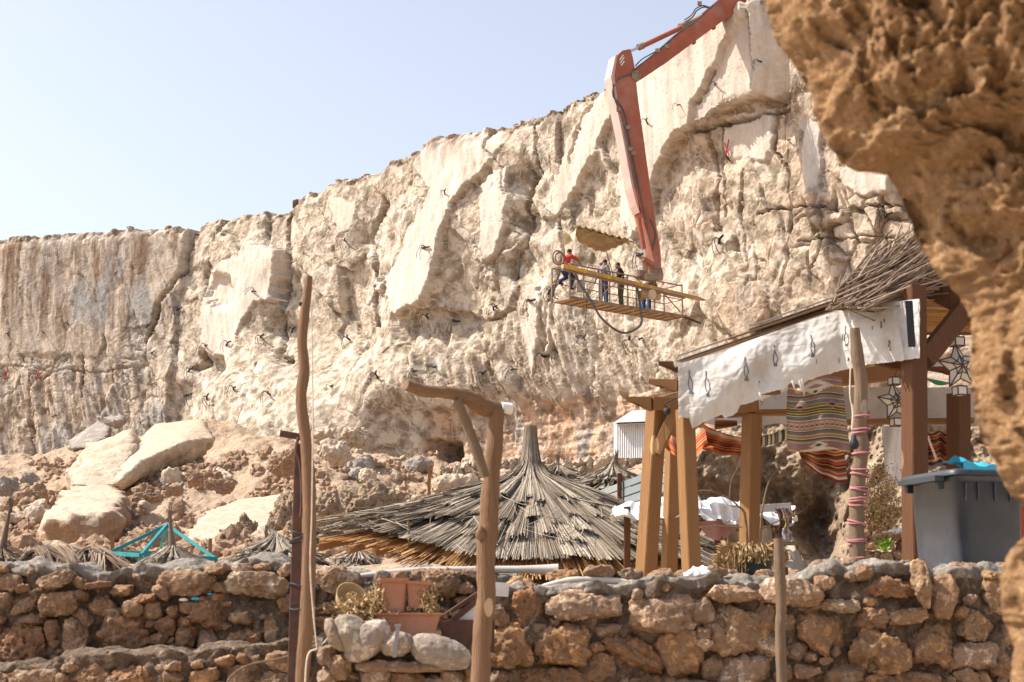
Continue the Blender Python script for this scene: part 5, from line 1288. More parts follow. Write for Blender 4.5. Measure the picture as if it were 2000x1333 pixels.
def drape(name, label, cat, mat, fn, nu=40, nv=60, parent=None, th=0.008):
    us_, vs_ = np.linspace(0, 1, nu), np.linspace(0, 1, nv)
    G = np.array([[fn(u, v) for v in vs_] for u in us_]); UVg = np.array([[(u, v) for v in vs_] for u in us_])
    mb = MB(); mb.grid(G, uv=UVg); mb.grid(G + np.array((0, th, 0)), uv=UVg, flip=True)
    o = mb.build(name, M[mat], parent, uv=True, loc=None if parent else G[nu // 2, 0]); 
    if label: tag(o, label, cat)
    return o
def kil(u, v):
    x = (1540 + 104 * u) + (v) * (-1 + 18 * u) - 3 * math.sin(v * 3.1) * (1 - u); y = 742 - 6 * u + (138 + 8 * u) * v + 3 * math.sin(u * 7)
    return W(x, y, 11.7 + 0.02 * math.sin(u * 16 + v * 2) * (0.3 + v) + 0.01 * math.sin(v * 30) - 0.03 * math.sin(v * 3))
drape('kilim', 'mauve and grey striped flat woven kilim hanging under the canvas', 'rug', 'kilim', kil, 50, 90)
drape('rug', 'dark red and cream patterned rugs hanging below the striped kilim', 'rug', 'mixrug',
      lambda u, v: W(1558 + 90 * u + 8 * v, 876 + (22 + 46 * u + 12 * math.sin(3.1 * u)) * v, 11.9 + 0.05 * math.sin(u * 14)), 40, 30)
drape('rug', 'cream and red rug slung in a loop between the first two pergola posts', 'rug', 'redrug',
      lambda u, v: W(1292 + 82 * u + 8 * v, 832 + 26 * math.sin(math.pi * u) + 44 * v - 10 * u, 12.9 + 0.12 * math.cos(v * 3) + 0.03 * math.sin(u * 20)), 40, 30)
drape('rug', 'red patterned rug sagging behind the second pergola post towards the third', 'rug', 'redrug',
      lambda u, v: W(1352 + 104 * u - 6 * v, 818 + 38 * u + (50 - 16 * u) * v + 6 * math.sin(3.1 * u), 13.0 + 0.10 * math.sin(v * 3) + 0.03 * math.sin(u * 18 + v * 4)), 50, 30)
drape('rug', 'rolled dark red rug tucked high under the whitewashed board', 'rug', 'mixrug',
      lambda u, v: W(1396 + 44 * u, 820 + 10 * v * (1.2 - u) + 2 * u + 8 * v, 13.25 + 0.05 * math.sin(v * 3)), 20, 14)
def roll(u, v):
    x = 1488 + 58 * u; y = 862 - 12 * u * u - 8 * u; a = v * 2 * math.pi; P = W(x, y, 12.6); return P + np.array((0, 0.04 * math.cos(a), 0.045 * math.sin(a)))
us_ = np.linspace(0, 1, 40)
mb = MB(); Gq = np.array([[roll(u, v) for v in np.linspace(0, 1, 18)] for u in us_]); UVq = np.array([[(v, u) for v in np.linspace(0, 1, 18)] for u in us_]); mb.grid(Gq, uv=UVq)
tag(mb.build('rolled_rug', M['greenrug'], None, uv=True, loc=Gq[20, 0]), 'green and white striped roll sticking out left of the kilim', 'rug')
hd = drape('hide', 'pale stiff cloth hanging down between the wrapped pole and the tallest post', 'cloth', 'white', lambda u, v: W(1722 + 46 * u * (1 - 0.25 * v) + 8 * v, 832 + (110 + 6 * math.sin(u * 5)) * v, 13.0 + 0.10 * math.sin(u * 6 + v * 2)), 24, 40)
drape('red_cloth', 'faded dark red cloth hanging behind the tallest pergola post', 'cloth', 'rust_cloth' if 'rust_cloth' in M else 'mixrug', lambda u, v: W(1812 + 42 * u, 845 + 62 * v + 3 * math.sin(u * 9), 13.4 + 0.03 * math.sin(u * 12)), 20, 20)
mb = MB(); slab(mb, [W(1992, 990, 10.6), W(2030, 985, 10.6), W(2030, 1090, 10.6), W(1990, 1080, 10.6)], (0, 0.02, 0)); tag(mb.build('red_blanket', mat_plain('red blanket', (0.32, 0.05, 0.03), 0.2, 20), None, False, loc=W(2000, 1080, 10.6)), 'strip of red blanket at the right edge behind the bin', 'blanket')
mb = MB(); mb.beam(W(1812, 852, 11.6), W(1830, 900, 11.4), 0.012, 0.02); tag(mb.build('window_frame_bar', M['drift_grey'], None, False, loc=W(1830, 900, 11.4)), 'thin dark slat leaning between the tallest post and the bin', 'slat')
mb = MB(); G_ = np.array([[W(1806 + 52 * u, 738 + 10 * u + 10 * v * math.sin(3.14 * u), 12.0 + .06 * v) for v in (0, 1)] for u in np.linspace(0, 1, 14)]); mb.grid(G_); tag(mb.build('green_net', mat_plain('green cloth', (0.03, 0.22, 0.13), 0.3, 20), None, loc=W(1830, 745, 12)), 'scrap of green cloth on the ledge right of the tallest post', 'cloth')

# star lanterns
def star_lantern(name, label, px, py, Y, Rpx, seed, top):
    c = W(px, py, Y); R = Rpx * Y / F; o = thing(name, label, 'lantern', c)
    pts = []; 
    for k in range(10):
        a = math.pi / 2 + k * math.pi / 5 + 0.12; rr = R if k % 2 == 0 else R * 0.5
        pts.append(c + np.array((rr * math.cos(a) * 0.93, 0.30 * rr * math.cos(a), rr * math.sin(a))))
    nrm = np.array((0.30, -0.95, 0)); f = c + nrm * R * 0.33; b = c - nrm * R * 0.33
    gl = MB()
    for k in range(10):
        p, q = pts[k], pts[(k + 1) % 10]
        gl.add([f, p, q], [(0, 1, 2)]); gl.add([b, q, p], [(0, 1, 2)])
    gl.build('glass_panes', M['glass'], o, False)
    fr = MB(); rr = 0.0055
    for k in range(10):
        p, q = pts[k], pts[(k + 1) % 10]
        fr.tube([p, q], rr, 5); fr.tube([f, p], rr, 5); fr.tube([b, p], rr, 5)
    for k in range(0, 10, 2):   # inner arcs
        a0, a1 = pts[(k - 1) % 10], pts[(k + 1) % 10]; fr.tube([(a0 + f) / 2 + nrm * .006, pts[k] * .45 + f * .55 + nrm * .006, (a1 + f) / 2 + nrm * .006], rr * .8, 5)
    fr.build('lead_frame', M['lead'], o)
    for sg, nm in ((1, 'cap_box'), (-1, 'foot_box')):
        mb = MB(); mb.box(c + np.array((0, 0, sg * R * 1.02)), (R * 0.42, R * 0.42, R * 0.36), rotm(z=0.3)); bx = mb.build(nm, M['glass'], o, False)
        mb = MB(); h = R * 0.21
        cc = c + np.array((0, 0, sg * R * 1.02)); Rz = np.array(rotm(z=0.3))
        cr = [cc + Rz @ np.array((x * h, y * h, z * R * .18)) for x in (-1, 1) for y in (-1, 1) for z in (-1, 1)]
        for i in range(8):
            for j in range(i + 1, 8):
                if bin(i ^ j).count('1') == 1: mb.tube([cr[i], cr[j]], rr, 5)
        mb.build('lead_edges', M['lead'], bx)
    mb = MB(); mb.tube(pxpath([(px + 4, top, Y), (px - 4, (top + py) / 2 - 6, Y), (px, py - Rpx * 1.1, Y)], Y, 10), 0.004, 5); mb.tube(pxpath([(px + 14, top, Y), (px + 8, py - Rpx * 1.1, Y)], Y, 6), 0.003, 5); mb.build('hanging_wire', M['lead'], o)
    return o
star_lantern('star_lantern', 'leaded glass star lantern hanging just left of the tallest post', 1748, 785, 12.0, 40, 1, 722)
star_lantern('star_lantern', 'larger dark star lantern hanging in the shade beside the overhanging rock', 1872, 716, 10.9, 48, 2, 645)
lp = thing('bulb_lamp', 'small dark bulb lamp hanging at the first pergola post', 'lamp', W(1303, 806, 12.1))
mb = MB(); mb.lathe(W(1303, 806, 12.1), [(0.001, -0.02), (0.02, -0.016), (0.028, 0.0), (0.028, 0.03), (0.012, 0.035), (0.001, 0.037)], 16); mb.build('socket', M['black'], lp)
mb = MB(); mb.tube(pxpath([(1303, 796), (1300, 788), (1340, 770), (1360, 762)], 12.1), 0.004, 5); mb.build('cable', M['black'], lp)

# ------------------------------------------------------------------ behind the pergola: rock bank, tables, plants
pa = np.linspace(1345, 2250, 420); vv = np.linspace(0, 1, 180)
G = np.zeros((420, 180, 3))
tb = np.interp(pa, [1345, 1372, 1400, 1440, 1560, 1640, 1760, 1900, 2250], [1010, 900, 838, 812, 800, 806, 800, 780, 760])
for i, x in enumerate(pa):
    a = W(x, 1215, 17.0 - 2.2 * sstep(1600, 1760, x) * 1.0); b = W(x, tb[i], 18.4 - 1.5 * sstep(1600, 1800, x))
    G[i] = a[None] * (1 - vv[:, None]) + b[None] * vv[:, None]
Q = G.reshape(-1, 3); U_, V_ = proj(Q)
n1 = fbm(Q * 0.9, 5, 601); f1, f2, _ = worley(Q * 2.6 + 0.4 * n1[:, None], 602); g1, g2, _ = worley(Q * 7, 603)
dd = 0.5 * n1 + 0.28 * (1 - f1) + 0.08 * (1 - g1) + 0.10 * fbm(Q * 9, 4, 604) + 0.5 * np.exp(-((V_ - 905) / 45) ** 2) * sstep(1700, 1560, U_)
dd -= 0.7 * sstep(1.3, 0.2, np.hypot((U_ - 1610) / 62, (V_ - 1050) / 66) + 0.4 * n1)
dd += 0.6 * sstep(1600, 1660, U_) * sstep(930, 990, V_)
Q[:, 1] -= dd; Q[:, 0] -= dd * 0.3
G = Q.reshape(G.shape)
topb = G[:, -1]; ext = np.stack([topb + np.array((0.3, 3, 0.2)), topb + np.array((1, 9, -2.0))], 1)
G = np.concatenate([G, ext], 1)
tag(MB().grid(G).build('rock_bank', M['boulder_coral']), 'rough brown rock bank behind the pergola with a dark hollow', 'rock', kind='structure')
lw_ = thing('terrace_wall', 'small dark dry stone wall between the wrapped pole and the tallest post', 'wall', W(1720, 1110, 11.5))
mb = MB(); r = np.random.default_rng(4)
for j in range(5):
    for i in range(6):
        s = 11.5 / F; w1 = r.uniform(20, 30)
        V, Ft = rock(W(1692 + i * 20 + r.uniform(-5, 5) + (j % 2) * 8, 1122 - j * 19 + r.uniform(-3, 3), 11.6 + r.uniform(-.04, .04)), (w1 * s, 0.12, 20 * s), 800 + j * 10 + i, 4, 8, 2.8, 0.10, 0.1)
        mb.add(V, Ft, col=np.array(PAL[['brown', 'tan', 'ochre', 'grey'][r.integers(4)]]) * 0.85)
mb.build('stonework', M['stone'], lw_, cols=True)
db = thing('dry_shrub', 'golden dried shrub behind the wrapped pole', 'shrub', W(1720, 1040, 12.2))
r = np.random.default_rng(14); mb = MB()
base = W(1715, 1035, 12.3)
for k in range(70):
    tip = W(r.normal(1716, 27), r.uniform(905, 1020), 12.2 + r.normal(0, .2)); mid = (base + tip) / 2 + r.normal(0, .05, 3); c = r.uniform(0.1, .5)
    mb.tube(smoothpath([base + r.normal(0, .05, 3), mid, tip], 6), np.linspace(0.004, 0.0015, 6), 3, cap=False, col=(c, c, c))
    for q in range(34):
        t = r.uniform(0.25, 1); p = (base * (1 - t) + tip * t) + r.normal(0, .055, 3); a = r.normal(0, 1, 3); a = a / np.linalg.norm(a) * r.uniform(.014, .03); b = r.normal(0, 1, 3) * 0.007; c = r.uniform(.3, 1)
        mb.add([p, p + a * .5 + b, p + a, p + a * .5 - b], [(0, 1, 2, 3)], col=(c, c, c))
mb.build('foliage', M['dry'], db, False, cols=True)
M['leaf'] = mat_plain('fresh leaf', (0.16, 0.30, 0.02), 0.3, 20)
gs = thing('green_sprig', 'small bright green sprig above the little dark stone wall', 'sprig', W(1728, 1065, 11.3)); mb = MB()
for k in range(60):
    p = W(r.uniform(1712, 1742), r.normal(1062, 4), 11.3); a = r.normal(0, 1, 3) * .012; b = r.normal(0, 1, 3) * .007
    mb.add([p, p + a + b, p + 2 * a, p + a - b], [(0, 1, 2, 3)])
mb.build('leaves', M['leaf'], gs, False); mb = MB(); mb.tube([W(1708, 1100, 11.3), W(1712, 1070, 11.3), W(1738, 1061, 11.3)], 0.002, 4); mb.build('stem', M['dry'], gs)
mb = MB()
for i, (x, y, w1) in enumerate([(1752, 1040, 34), (1735, 1048, 26), (1765, 1050, 24)]):
    V, Ft = rock(W(x, y, 11.7), (w1 * 11.7 / F, .08, 12 * 11.7 / F), 60 + i, 4, 3, 2, .15); mb.add(V, Ft)
tag(mb.build('clear_plastic', mat_plain('pale blue plastic', (0.55, 0.62, 0.70), 0.1, 10, 0.3, spec=0.6), None, loc=W(1752, 1045, 11.7)), 'crumpled pale blue plastic on the little stone wall', 'plastic bag')

bk = thing('potted_dry_plant', 'black bucket with a withered golden plant spilling over its rim', 'plant pot', W(1465, 1135, 8.6))
s = 8.6 / F
mb = MB(); mb.lathe(W(1466, 1145, 8.6), [(0.10, 0), (0.118, 0.10), (0.128, 0.175), (0.136, 0.176), (0.136, 0.19), (0.122, 0.19), (0.118, 0.15), (0.0, 0.15)], 32); mb.build('bucket', M['bucket'], bk)
mb = MB(); r = np.random.default_rng(31)
c0 = W(1466, 1082, 8.6)
for k in range(420):
    a = r.uniform(0, 2 * math.pi); p = c0 + np.array((math.cos(a) * .11, math.sin(a) * .11, r.uniform(-.01, .03))); o = np.array((math.cos(a), math.sin(a), 0))
    l = r.uniform(.02, .10) * (1.6 if o[0] < -0.3 else 0.55); P = [p - o * .04, p + o * .035 + [0, 0, .02], p + o * (.055 + r.uniform(0, .03)) + [0, 0, -l * .4], p + o * (.05 + r.uniform(-.01, .03)) + [0, 0, -l]]
    c = r.uniform(.1, .9); mb.tube(smoothpath(P, 7), .0025, 3, cap=False, col=(c, c, c))
    for q in range(4):
        pp = np.array(P[r.integers(1, 4)]) + r.normal(0, .006, 3); A = r.normal(0, 1, 3) * .009; B = r.normal(0, 1, 3) * .005; mb.add([pp, pp + A + B, pp + 2 * A, pp + A - B], [(0, 1, 2, 3)], col=(c, c, c))
mb.build('dried_plant', M['dry'], bk, False, cols=True)

tw2 = thing('bare_shrub', 'leafless grey shrub branching around the third pergola post', 'shrub', W(1450, 1120, 12.0))
mb = MB()
def branch(P, r0, n=14): mb.tube(smoothpath([W(*p) for p in P], n), np.linspace(r0, r0 * .35, n), 6)
Yq = 12.0
for P, r0 in [([(1462, 1110, Yq), (1456, 1010, Yq), (1442, 990, Yq), (1425, 975, Yq), (1380, 958, Yq), (1340, 965, Yq)], .012), ([(1425, 975, Yq), (1428, 940, Yq), (1440, 915, Yq), (1448, 890, Yq)], .006), ([(1485, 1060, Yq), (1486, 1030, Yq), (1490, 990, Yq), (1502, 940, Yq), (1520, 915, Yq), (1545, 870, Yq)], .011), ([(1502, 940, Yq), (1530, 925, Yq), (1570, 912, Yq)], .005), ([(1486, 1034, Yq), (1520, 1018, Yq), (1560, 1002, Yq), (1578, 990, Yq)], .006),
              ([(1450, 1030, Yq), (1400, 1028, Yq), (1360, 1030, Yq), (1320, 1018, Yq)], .006), ([(1440, 990, Yq), (1420, 985, Yq), (1395, 950, Yq), (1370, 935, Yq)], .004), ([(1430, 945, Yq), (1442, 935, Yq), (1450, 925, Yq)], .003), ([(1505, 930, Yq), (1500, 910, Yq), (1508, 890, Yq)], .004), ([(1525, 918, Yq), (1535, 925, Yq), (1548, 940, Yq)], .003), ([(1390, 955, Yq), (1360, 980, Yq), (1335, 1000, Yq)], .003)]: branch(P, r0)
mb.build('branches', M['drift_grey'], tw2)

# white cloth over a lattice stall
ct = thing('cloth_stall', 'low stall frame with lattice side under the white cloth', 'stall', W(1420, 1130, 14.5))
mb = MB()
for x, y0_, y1_, Yy in [(1403, 1050, 1130, 14.3), (1532, 990, 1130, 14.4), (1225, 990, 1130, 14.4)]: mb.beam(W(x, y1_, Yy), W(x, y0_, Yy), 0.11 if x == 1403 else 0.05, 0.06)
mb.build('legs', M['pine_dark'], ct, False)
mb = MB()
for k in range(7):
    mb.beam(W(1478 + k * 9, 1070, 14.5), W(1500 + k * 9, 1000, 14.5), 0.012, 0.03, up=(0, 1, 0)); mb.beam(W(1500 + k * 9, 1070, 14.52), W(1478 + k * 9, 1000, 14.52), 0.012, 0.03, up=(0, 1, 0))
mb.build('lattice', M['pine'], ct, False)
mb = MB(); mb.beam(W(1465, 995, 14.3), W(1545, 990, 14.3), 0.03, 0.07); mb.build('top_rail', M['greywhite'], ct, False)
def wcloth(u, v):
    x = 1196 + 350 * u; y = 990 - 12 * math.sin(u * 3.1) + (20 + 12 * math.sin(u * 9)) * v + (30 * v * sstep(0.45, 0.55, u) * sstep(0.80, 0.66, u))
    return W(x, y + 3 * math.sin(u * 31 + v * 4), 15.2 - 1.1 * v + 0.06 * math.sin(u * 40 + 3 * v))
def addn(o, amp, sc, seed):
    me = o.data; n = len(me.vertices); c = np.empty(n * 3, np.float32); me.vertices.foreach_get('co', c); c = c.reshape(-1, 3)
    c += (np.stack([fbm(c * sc, 4, seed), fbm(c * sc, 4, seed + 1), fbm(c * sc, 4, seed + 2)], 1) * amp).astype(np.float32)
    me.vertices.foreach_set('co', c.ravel()); me.update()
o = drape('white_cloth', 'crumpled white cloth spread over the stall behind the bare shrub', 'cloth', 'white', wcloth, 160, 30); addn(o, 0.10, 2.6, 5)
M['rosecloth'] = mat_plain('dull rose cloth', (0.30, 0.17, 0.145), 0.2, 4); M['tarp'] = mat_cloth('grey beige tarp', (0.42, 0.37, 0.31), (0.27, 0.22, 0.18), 0.1); M['scarf'] = redrug('blue mauve scarf', [(2, (0.12, 0.12, 0.22)), (1, CRM), (2, (0.25, 0.14, 0.12)), (1, YEL), (2, (0.08, 0.08, 0.15)), (1, SND), (2, (0.2, 0.2, 0.32)), (1, CRM), (2, RDK), (2, SND)], (9, 0.3))
o = drape('rose_cloth', 'dull rose cloth sagging below the white cloth', 'cloth', 'rosecloth', lambda u, v: W(1362 + 90 * u, 1018 + (30 * math.sin(math.pi * min(1, u * 1.1)) + 8) * v, 14.25 + .04 * math.sin(u * 12)), 40, 16)
o = drape('white_sheet', 'white sheet hanging from the stall edge left of the third post', 'cloth', 'white', lambda u, v: W(1384 + 62 * u + 6 * v, 985 + (46 - 30 * abs(u - .75)) * v, 14.15 - .05 * v + .03 * math.sin(u * 15)), 40, 20); addn(o, .05, 3, 9)
o = drape('patterned_scarf', 'blue and mauve patterned scarf hanging beside the stall lattice', 'scarf', 'scarf', lambda u, v: W(1514 + 26 * u + 16 * v + 4 * math.sin(v * 9), 992 + 108 * v, 14.0 + .05 * math.sin(u * 9)), 20, 60); addn(o, .05, 4, 19)
o = drape('grey_tarp', 'grey beige tarp sloping down to the wall right of the bucket', 'tarp', 'tarp', lambda u, v: W(1535 + 62 * u * (0.35 + .65 * v) + 4 * v, 1040 + 74 * v + 14 * u, 13.6 - 1.0 * v + .05 * math.sin(u * 9 + 3 * v)), 40, 40); addn(o, .08, 3, 29)
o = drape('grey_tarp', 'taupe tarp hanging between the second and third pergola posts under the stall', 'tarp', 'tarp', lambda u, v: W(1415 + 90 * u, 1040 - 12 * u + 95 * v, 14.4 + .05 * math.sin(u * 14)), 40, 20); addn(o, .06, 3, 39)
mb = MB(); mb.beam(W(1528, 1062, 12.2), W(1554, 1062, 12.2), .03, .03); tag(mb.build('pale_board_end', M['drift_grey'], None, False, loc=W(1540, 1062, 12.2)), 'short pale board end above the tarp behind the thin stake', 'board')

# grey blue boards, shed
gp = thing('board_fence', 'grey blue painted boards sloping up behind the first pergola posts', 'fence', W(1230, 1000, 20))
for k in range(3):
    mb = MB(); y = 13 * k; mb.beam(W(1148, 975 + y + 2 * k, 21.5), W(1345, 900 + y * 1.3 + 2 * k, 18.5), 0.03, 0.088 + .005 * k, seg=4, wob=.004); mb.build('board', M['bluegrey'], gp, False)
mb = MB(); mb.beam(W(1210, 1040, 20.3), W(1210, 925, 20.3), .06, .06); mb.build('fence_post', M['pine_dark'], gp, False)
sh = thing('corrugated_shed', 'small white corrugated shed at the cliff foot left of the pergola', 'shed', W(1235, 895, 40))
def corr(a, b, h0, h1, n=160, amp=0.03):
    G = []
    for i in range(n):
        t = i / (n - 1); p = W(a[0] + (b[0] - a[0]) * t, 895, a[1] + (b[1] - a[1]) * t); q = W(a[0] + (b[0] - a[0]) * t, h0 + (h1 - h0) * t, a[1] + (b[1] - a[1]) * t)
        off = np.array((0, amp * math.sin(i * .9), 0)); G.append([p + off, (p + q) / 2 + off, q + off])
    return np.array(G)
mb = MB(); mb.grid(corr((1202, 40.5), (1300, 39.6), 824, 822)); mb.build('wall_sheet', M['white'], sh)
mb = MB(); mb.grid(corr((1202, 40.5), (1199, 43), 824, 828, 40)); mb.build('side_sheet', M['white'], sh)
mb = MB(); G_ = np.array([[W(1198, 826, 40.2), W(1300, 822, 39.3)], [W(1235, 802, 42), W(1310, 800, 42)]]); mb.grid(G_); mb.grid(G_ - [0, 0, .05], flip=True); mb.build('roof', M['greywhite'], sh)

# ================================================================== STRAW PARASOLS
def parasol(name, label, cx, ytop, yneck, yrim, halfw, neckpx, Y, nb, layers, per, seed, mat='straw', rimfn=None, detail=7, group='straw parasols', roofslope=None, zground=None, tiltx=0.0, pole=True, ragged=1.0, wd=0.008, lean=(0, 0), tip=0.25, cv_=1.4):
    r = np.random.default_rng(seed); s = Y / F
    T = W(cx, ytop, Y); cxw = T[0]; zt_ = T[2]; zn = W(cx, yneck, Y)[2]; zr = W(cx, yrim, Y)[2]; R = halfw * s; rn = neckpx * s
    zg = zground if zground is not None else 1.0
    o = thing(name, label, 'parasol', (cxw, Y, zg), group)
    rimfn = rimfn or (lambda a: 0.0 * a)
    def surf(a, t):
        """t=0 neck top ... 0.22 neck foot ... 1 rim"""
        tn = 0.22
        q = np.clip((t - tn) / (1 - tn), 0, 1)
        rad = np.where(t < tn, rn * (tip + (1 - tip) * np.clip(t / tn, 0, 1) ** 1.3), rn + (R - rn) * q)
        zz = np.where(t < tn, zt_ + (zn - zt_) * (t / tn), zn + (zr - zn) * (1 - (1 - q) ** cv_))
        zz = zz + rimfn(a) * q ** 1.6
        off = (1 - t / tn) * (t < tn)
        return np.stack([cxw + rad * np.cos(a) + lean[0] * off, Y + rad * np.sin(a) + lean[1] * off, zz + tiltx * (rad * np.sin(a))], -1)
    # solid thatch body, then the straws
    aa = np.linspace(0, 2 * math.pi, 97); tt = np.linspace(0.0, 0.86, 26)
    A_, T_ = np.meshgrid(aa, tt, indexing='ij'); G = surf(A_, T_)
    G[..., 2] -= 0.02 + 0.05 * T_
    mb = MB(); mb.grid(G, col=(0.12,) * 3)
    for L in range(layers):
        t_end = [1.0, 0.93, 0.78, 0.60][L] if layers > 1 else 1.0
        t_beg = [0.40, 0.25, 0.05, 0.0][L] if layers > 1 else 0.0
        lift = L * 0.022 * s / 0.0057 + 0.006
        n_here = nb if L < 2 else int(nb * 0.8)
        for b in range(n_here):
            a0 = 2 * math.pi * (b + r.uniform(-.25, .25)) / n_here; te = t_end * (1 - r.uniform(0, 0.16 if L else 0.06) * ragged); bt = r.uniform(0.10, 0.80); wdt = 2 * math.pi / n_here * 0.54
            sk = r.normal(0, .03)
            m = per
            u = r.uniform(-1, 1, m); tb = t_beg * np.ones(m) + r.uniform(0, .06, m); te_ = te * (1 - np.abs(r.normal(0, .025, m)) - 0.03 * u * u)
            k = np.linspace(0, 1, detail)
            tt_ = tb[:, None] + (te_ - tb)[:, None] * k[None]
            an = a0 + (u * wdt)[:, None] * (0.75 + 0.25 * k)[None] + sk * k[None] + r.normal(0, .012, (m, 1)) * k[None]
            P = surf(an, tt_)
            h = lift + (1 - u * u)[:, None] * 0.095 * s / 0.0057 * ((0.3 + 0.7 * k) if L else (0.3 + 0.1 * k))[None] + r.uniform(0, .012, (m, 1)) - 0.05 * np.clip(k - 0.8, 0, 1)[None] * r.uniform(0, 1, (m, 1))
            P[..., 2] += h
            if L >= 1: 
                pass
            ww = wd * r.uniform(.5, 1.3, m)
            tang = np.stack([-np.sin(an), np.cos(an), r.normal(0, .35, an.shape)], -1)
            Aq = P - tang * (ww[:, None, None] / 2); Bq = P + tang * (ww[:, None, None] / 2)
            V = np.stack([Aq, Bq], 2).reshape(-1, 3)
            base = (np.arange(m) * detail * 2)[:, None]; st = (np.arange(detail - 1) * 2)[None]
            q0 = (base + st).ravel()
            Fq = np.stack([q0, q0 + 1, q0 + 3, q0 + 2], 1)
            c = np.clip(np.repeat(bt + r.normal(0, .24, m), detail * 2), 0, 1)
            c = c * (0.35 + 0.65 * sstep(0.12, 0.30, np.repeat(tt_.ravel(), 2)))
            mb.add(V, Fq, col=np.stack([c] * 3, 1))
    for k in range(nb * per // 7):      # loose, wind-blown fibres
        a = r.uniform(0, 2 * math.pi); t0 = r.uniform(.2, .95); t1 = min(1.05, t0 + r.uniform(.06, .22)); sw = r.normal(0, .16)
        P = surf(a + sw * np.linspace(0, 1, 4), np.linspace(t0, t1, 4)); P[:, 2] += (layers * .02 + r.uniform(.02, .08) + np.linspace(0, r.uniform(-.02, .07), 4)) * s / .0057
        c = r.uniform(0.1, 1); tg = np.array((-math.sin(a), math.cos(a), r.normal(0, .5))) * wd * .35
        mb.add(np.stack([P - tg, P + tg], 1).reshape(-1, 3), [(0, 1, 3, 2), (2, 3, 5, 4), (4, 5, 7, 6)], col=(c, c, c))
    # brush of straw at the top
    for k in range(per * (12 if tip > .5 else 1)):
        a = r.uniform(0, 2 * math.pi); q = rn * tip * math.sqrt(r.uniform(0, 1)); p = np.array((cxw + q * math.cos(a) + lean[0], Y + q * math.sin(a) + lean[1], zt_ - .1 * s / .0057)); e = p + np.array((math.cos(a) * .05, 0, 1.0)) * r.uniform(.04, .20) * s / .0057
        e[0] += r.normal(0, .008); c = r.uniform(0, .35)
        mb.add([p - [wd * .5, 0, 0], p + [wd * .5, 0, 0], e + [wd * .3, 0, 0], e - [wd * .3, 0, 0]], [(0, 1, 2, 3)], col=(c, c, c))
    mb.build('thatch', M[mat], o, True, cols=True)
    if pole:
        mb = MB(); mb.tube([(cxw, Y, zg - .3), (cxw, Y, zn)], 0.05, 10); mb.build('pole', M['drift_grey'], o)
    return o, surf, (cxw, Y, zr, R, zn, zg)

def rf(a):
    return 0.42 * np.clip(-np.cos(a), 0, 1) ** 1.6 - 0.10 * np.clip(-np.sin(a), 0, 1) ** 2 * np.clip(np.cos(a) + .5, 0, 1) + 0.04 * np.sin(a * 5 + 1)
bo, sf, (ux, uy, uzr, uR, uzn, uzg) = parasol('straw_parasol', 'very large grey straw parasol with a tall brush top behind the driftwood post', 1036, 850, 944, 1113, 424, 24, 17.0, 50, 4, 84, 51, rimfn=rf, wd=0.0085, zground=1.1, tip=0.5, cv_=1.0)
mb = MB(); r = np.random.default_rng(3)          # straw lining seen from below
for k in range(2600):
    a = r.uniform(0, 2 * math.pi); t0, t1 = r.uniform(.3, .6), r.uniform(.9, 1.02)
    P = sf(np.full(4, a) + np.linspace(0, r.normal(0, .05), 4), np.linspace(t0, t1, 4)); P[:, 2] -= 0.07 + r.uniform(0, .03)
    c = r.uniform(0, 1); tg = np.array((-math.sin(a), math.cos(a), r.normal(0, .4))) * .006
    mb.add(np.stack([P - tg, P + tg], 1).reshape(-1, 3), [(0, 1, 3, 2), (2, 3, 5, 4), (4, 5, 7, 6)], col=(c, c, c))
mb.build('straw_lining', M['straw_warm'], bo, cols=True)
for k in range(10):
    a = 2 * math.pi * k / 10 + .2; P = sf(np.array([a, a]), np.array([.25, .97])); P[:, 2] -= .17
    mb = MB(); mb.beam(P[0], P[1], .05, .07); mb.build('rafter', M['pine'], bo, False)
    P2 = sf(np.array([a, a + 2 * math.pi / 10]), np.array([.8, .8])); P2[:, 2] -= .21
    mb = MB(); mb.beam(P2[0], P2[1], .04, .06); mb.build('ring_beam', M['pine'], bo, False)
mb = MB(); mb.beam(W(922, 1003, 15.9), W(1028, 999, 16.0), .02, .02); mb.build('loose_stick', M['pine_dark'], bo, False)
mb = MB(); mb.tube(pxpath([(797, 1018), (799, 1050), (798, 1080)], 15.2, 8), [.014, .016, .014, .012, .012, .01, .01, .01], 6); mb.build('hanging_frond', M['drift_grey'], bo)

P3 = 'straw_parasol'
parasol(P3, 'small straw parasol with a long dark bent spike in front of the teal frame', 340, 1003, 1074, 1120, 76, 9, 21.0, 26, 2, 34, 61, detail=6, wd=0.010, rimfn=lambda a: .03 * np.sin(3 * a), zground=1.2, lean=(-.06, 0))
parasol(P3, 'small straw parasol with a crooked spike left of the rusty steel post', 540, 1036, 1062, 1116, 118, 6, 20.0, 30, 3, 40, 62, detail=6, wd=0.010, rimfn=lambda a: .05 * np.sin(3 * a + 1), zground=1.2, lean=(-.13, 0))
parasol(P3, 'brown palm parasol with a thin spike at the left edge', 8, 985, 1082, 1120, 62, 9, 19.0, 26, 2, 34, 63, 'straw_brown', detail=6, wd=0.010, zground=1.2, lean=(.08, 0))
parasol(P3, 'low faded straw parasol far behind the teal frame', 238, 1078, 1088, 1112, 44, 5, 27.0, 22, 2, 30, 64, detail=5, wd=0.014, zground=1.4)
parasol(P3, 'dark straw parasol with a short spike behind the grey blue boards', 1196, 895, 925, 968, 92, 7, 27.0, 30, 3, 34, 65, detail=6, wd=0.014, zground=1.6, lean=(.08, 0))
parasol(P3, 'dark low straw parasol seen through the gap left of the large parasol', 700, 1068, 1080, 1118, 60, 5, 24.0, 26, 2, 30, 66, detail=5, wd=0.012, zground=1.2)
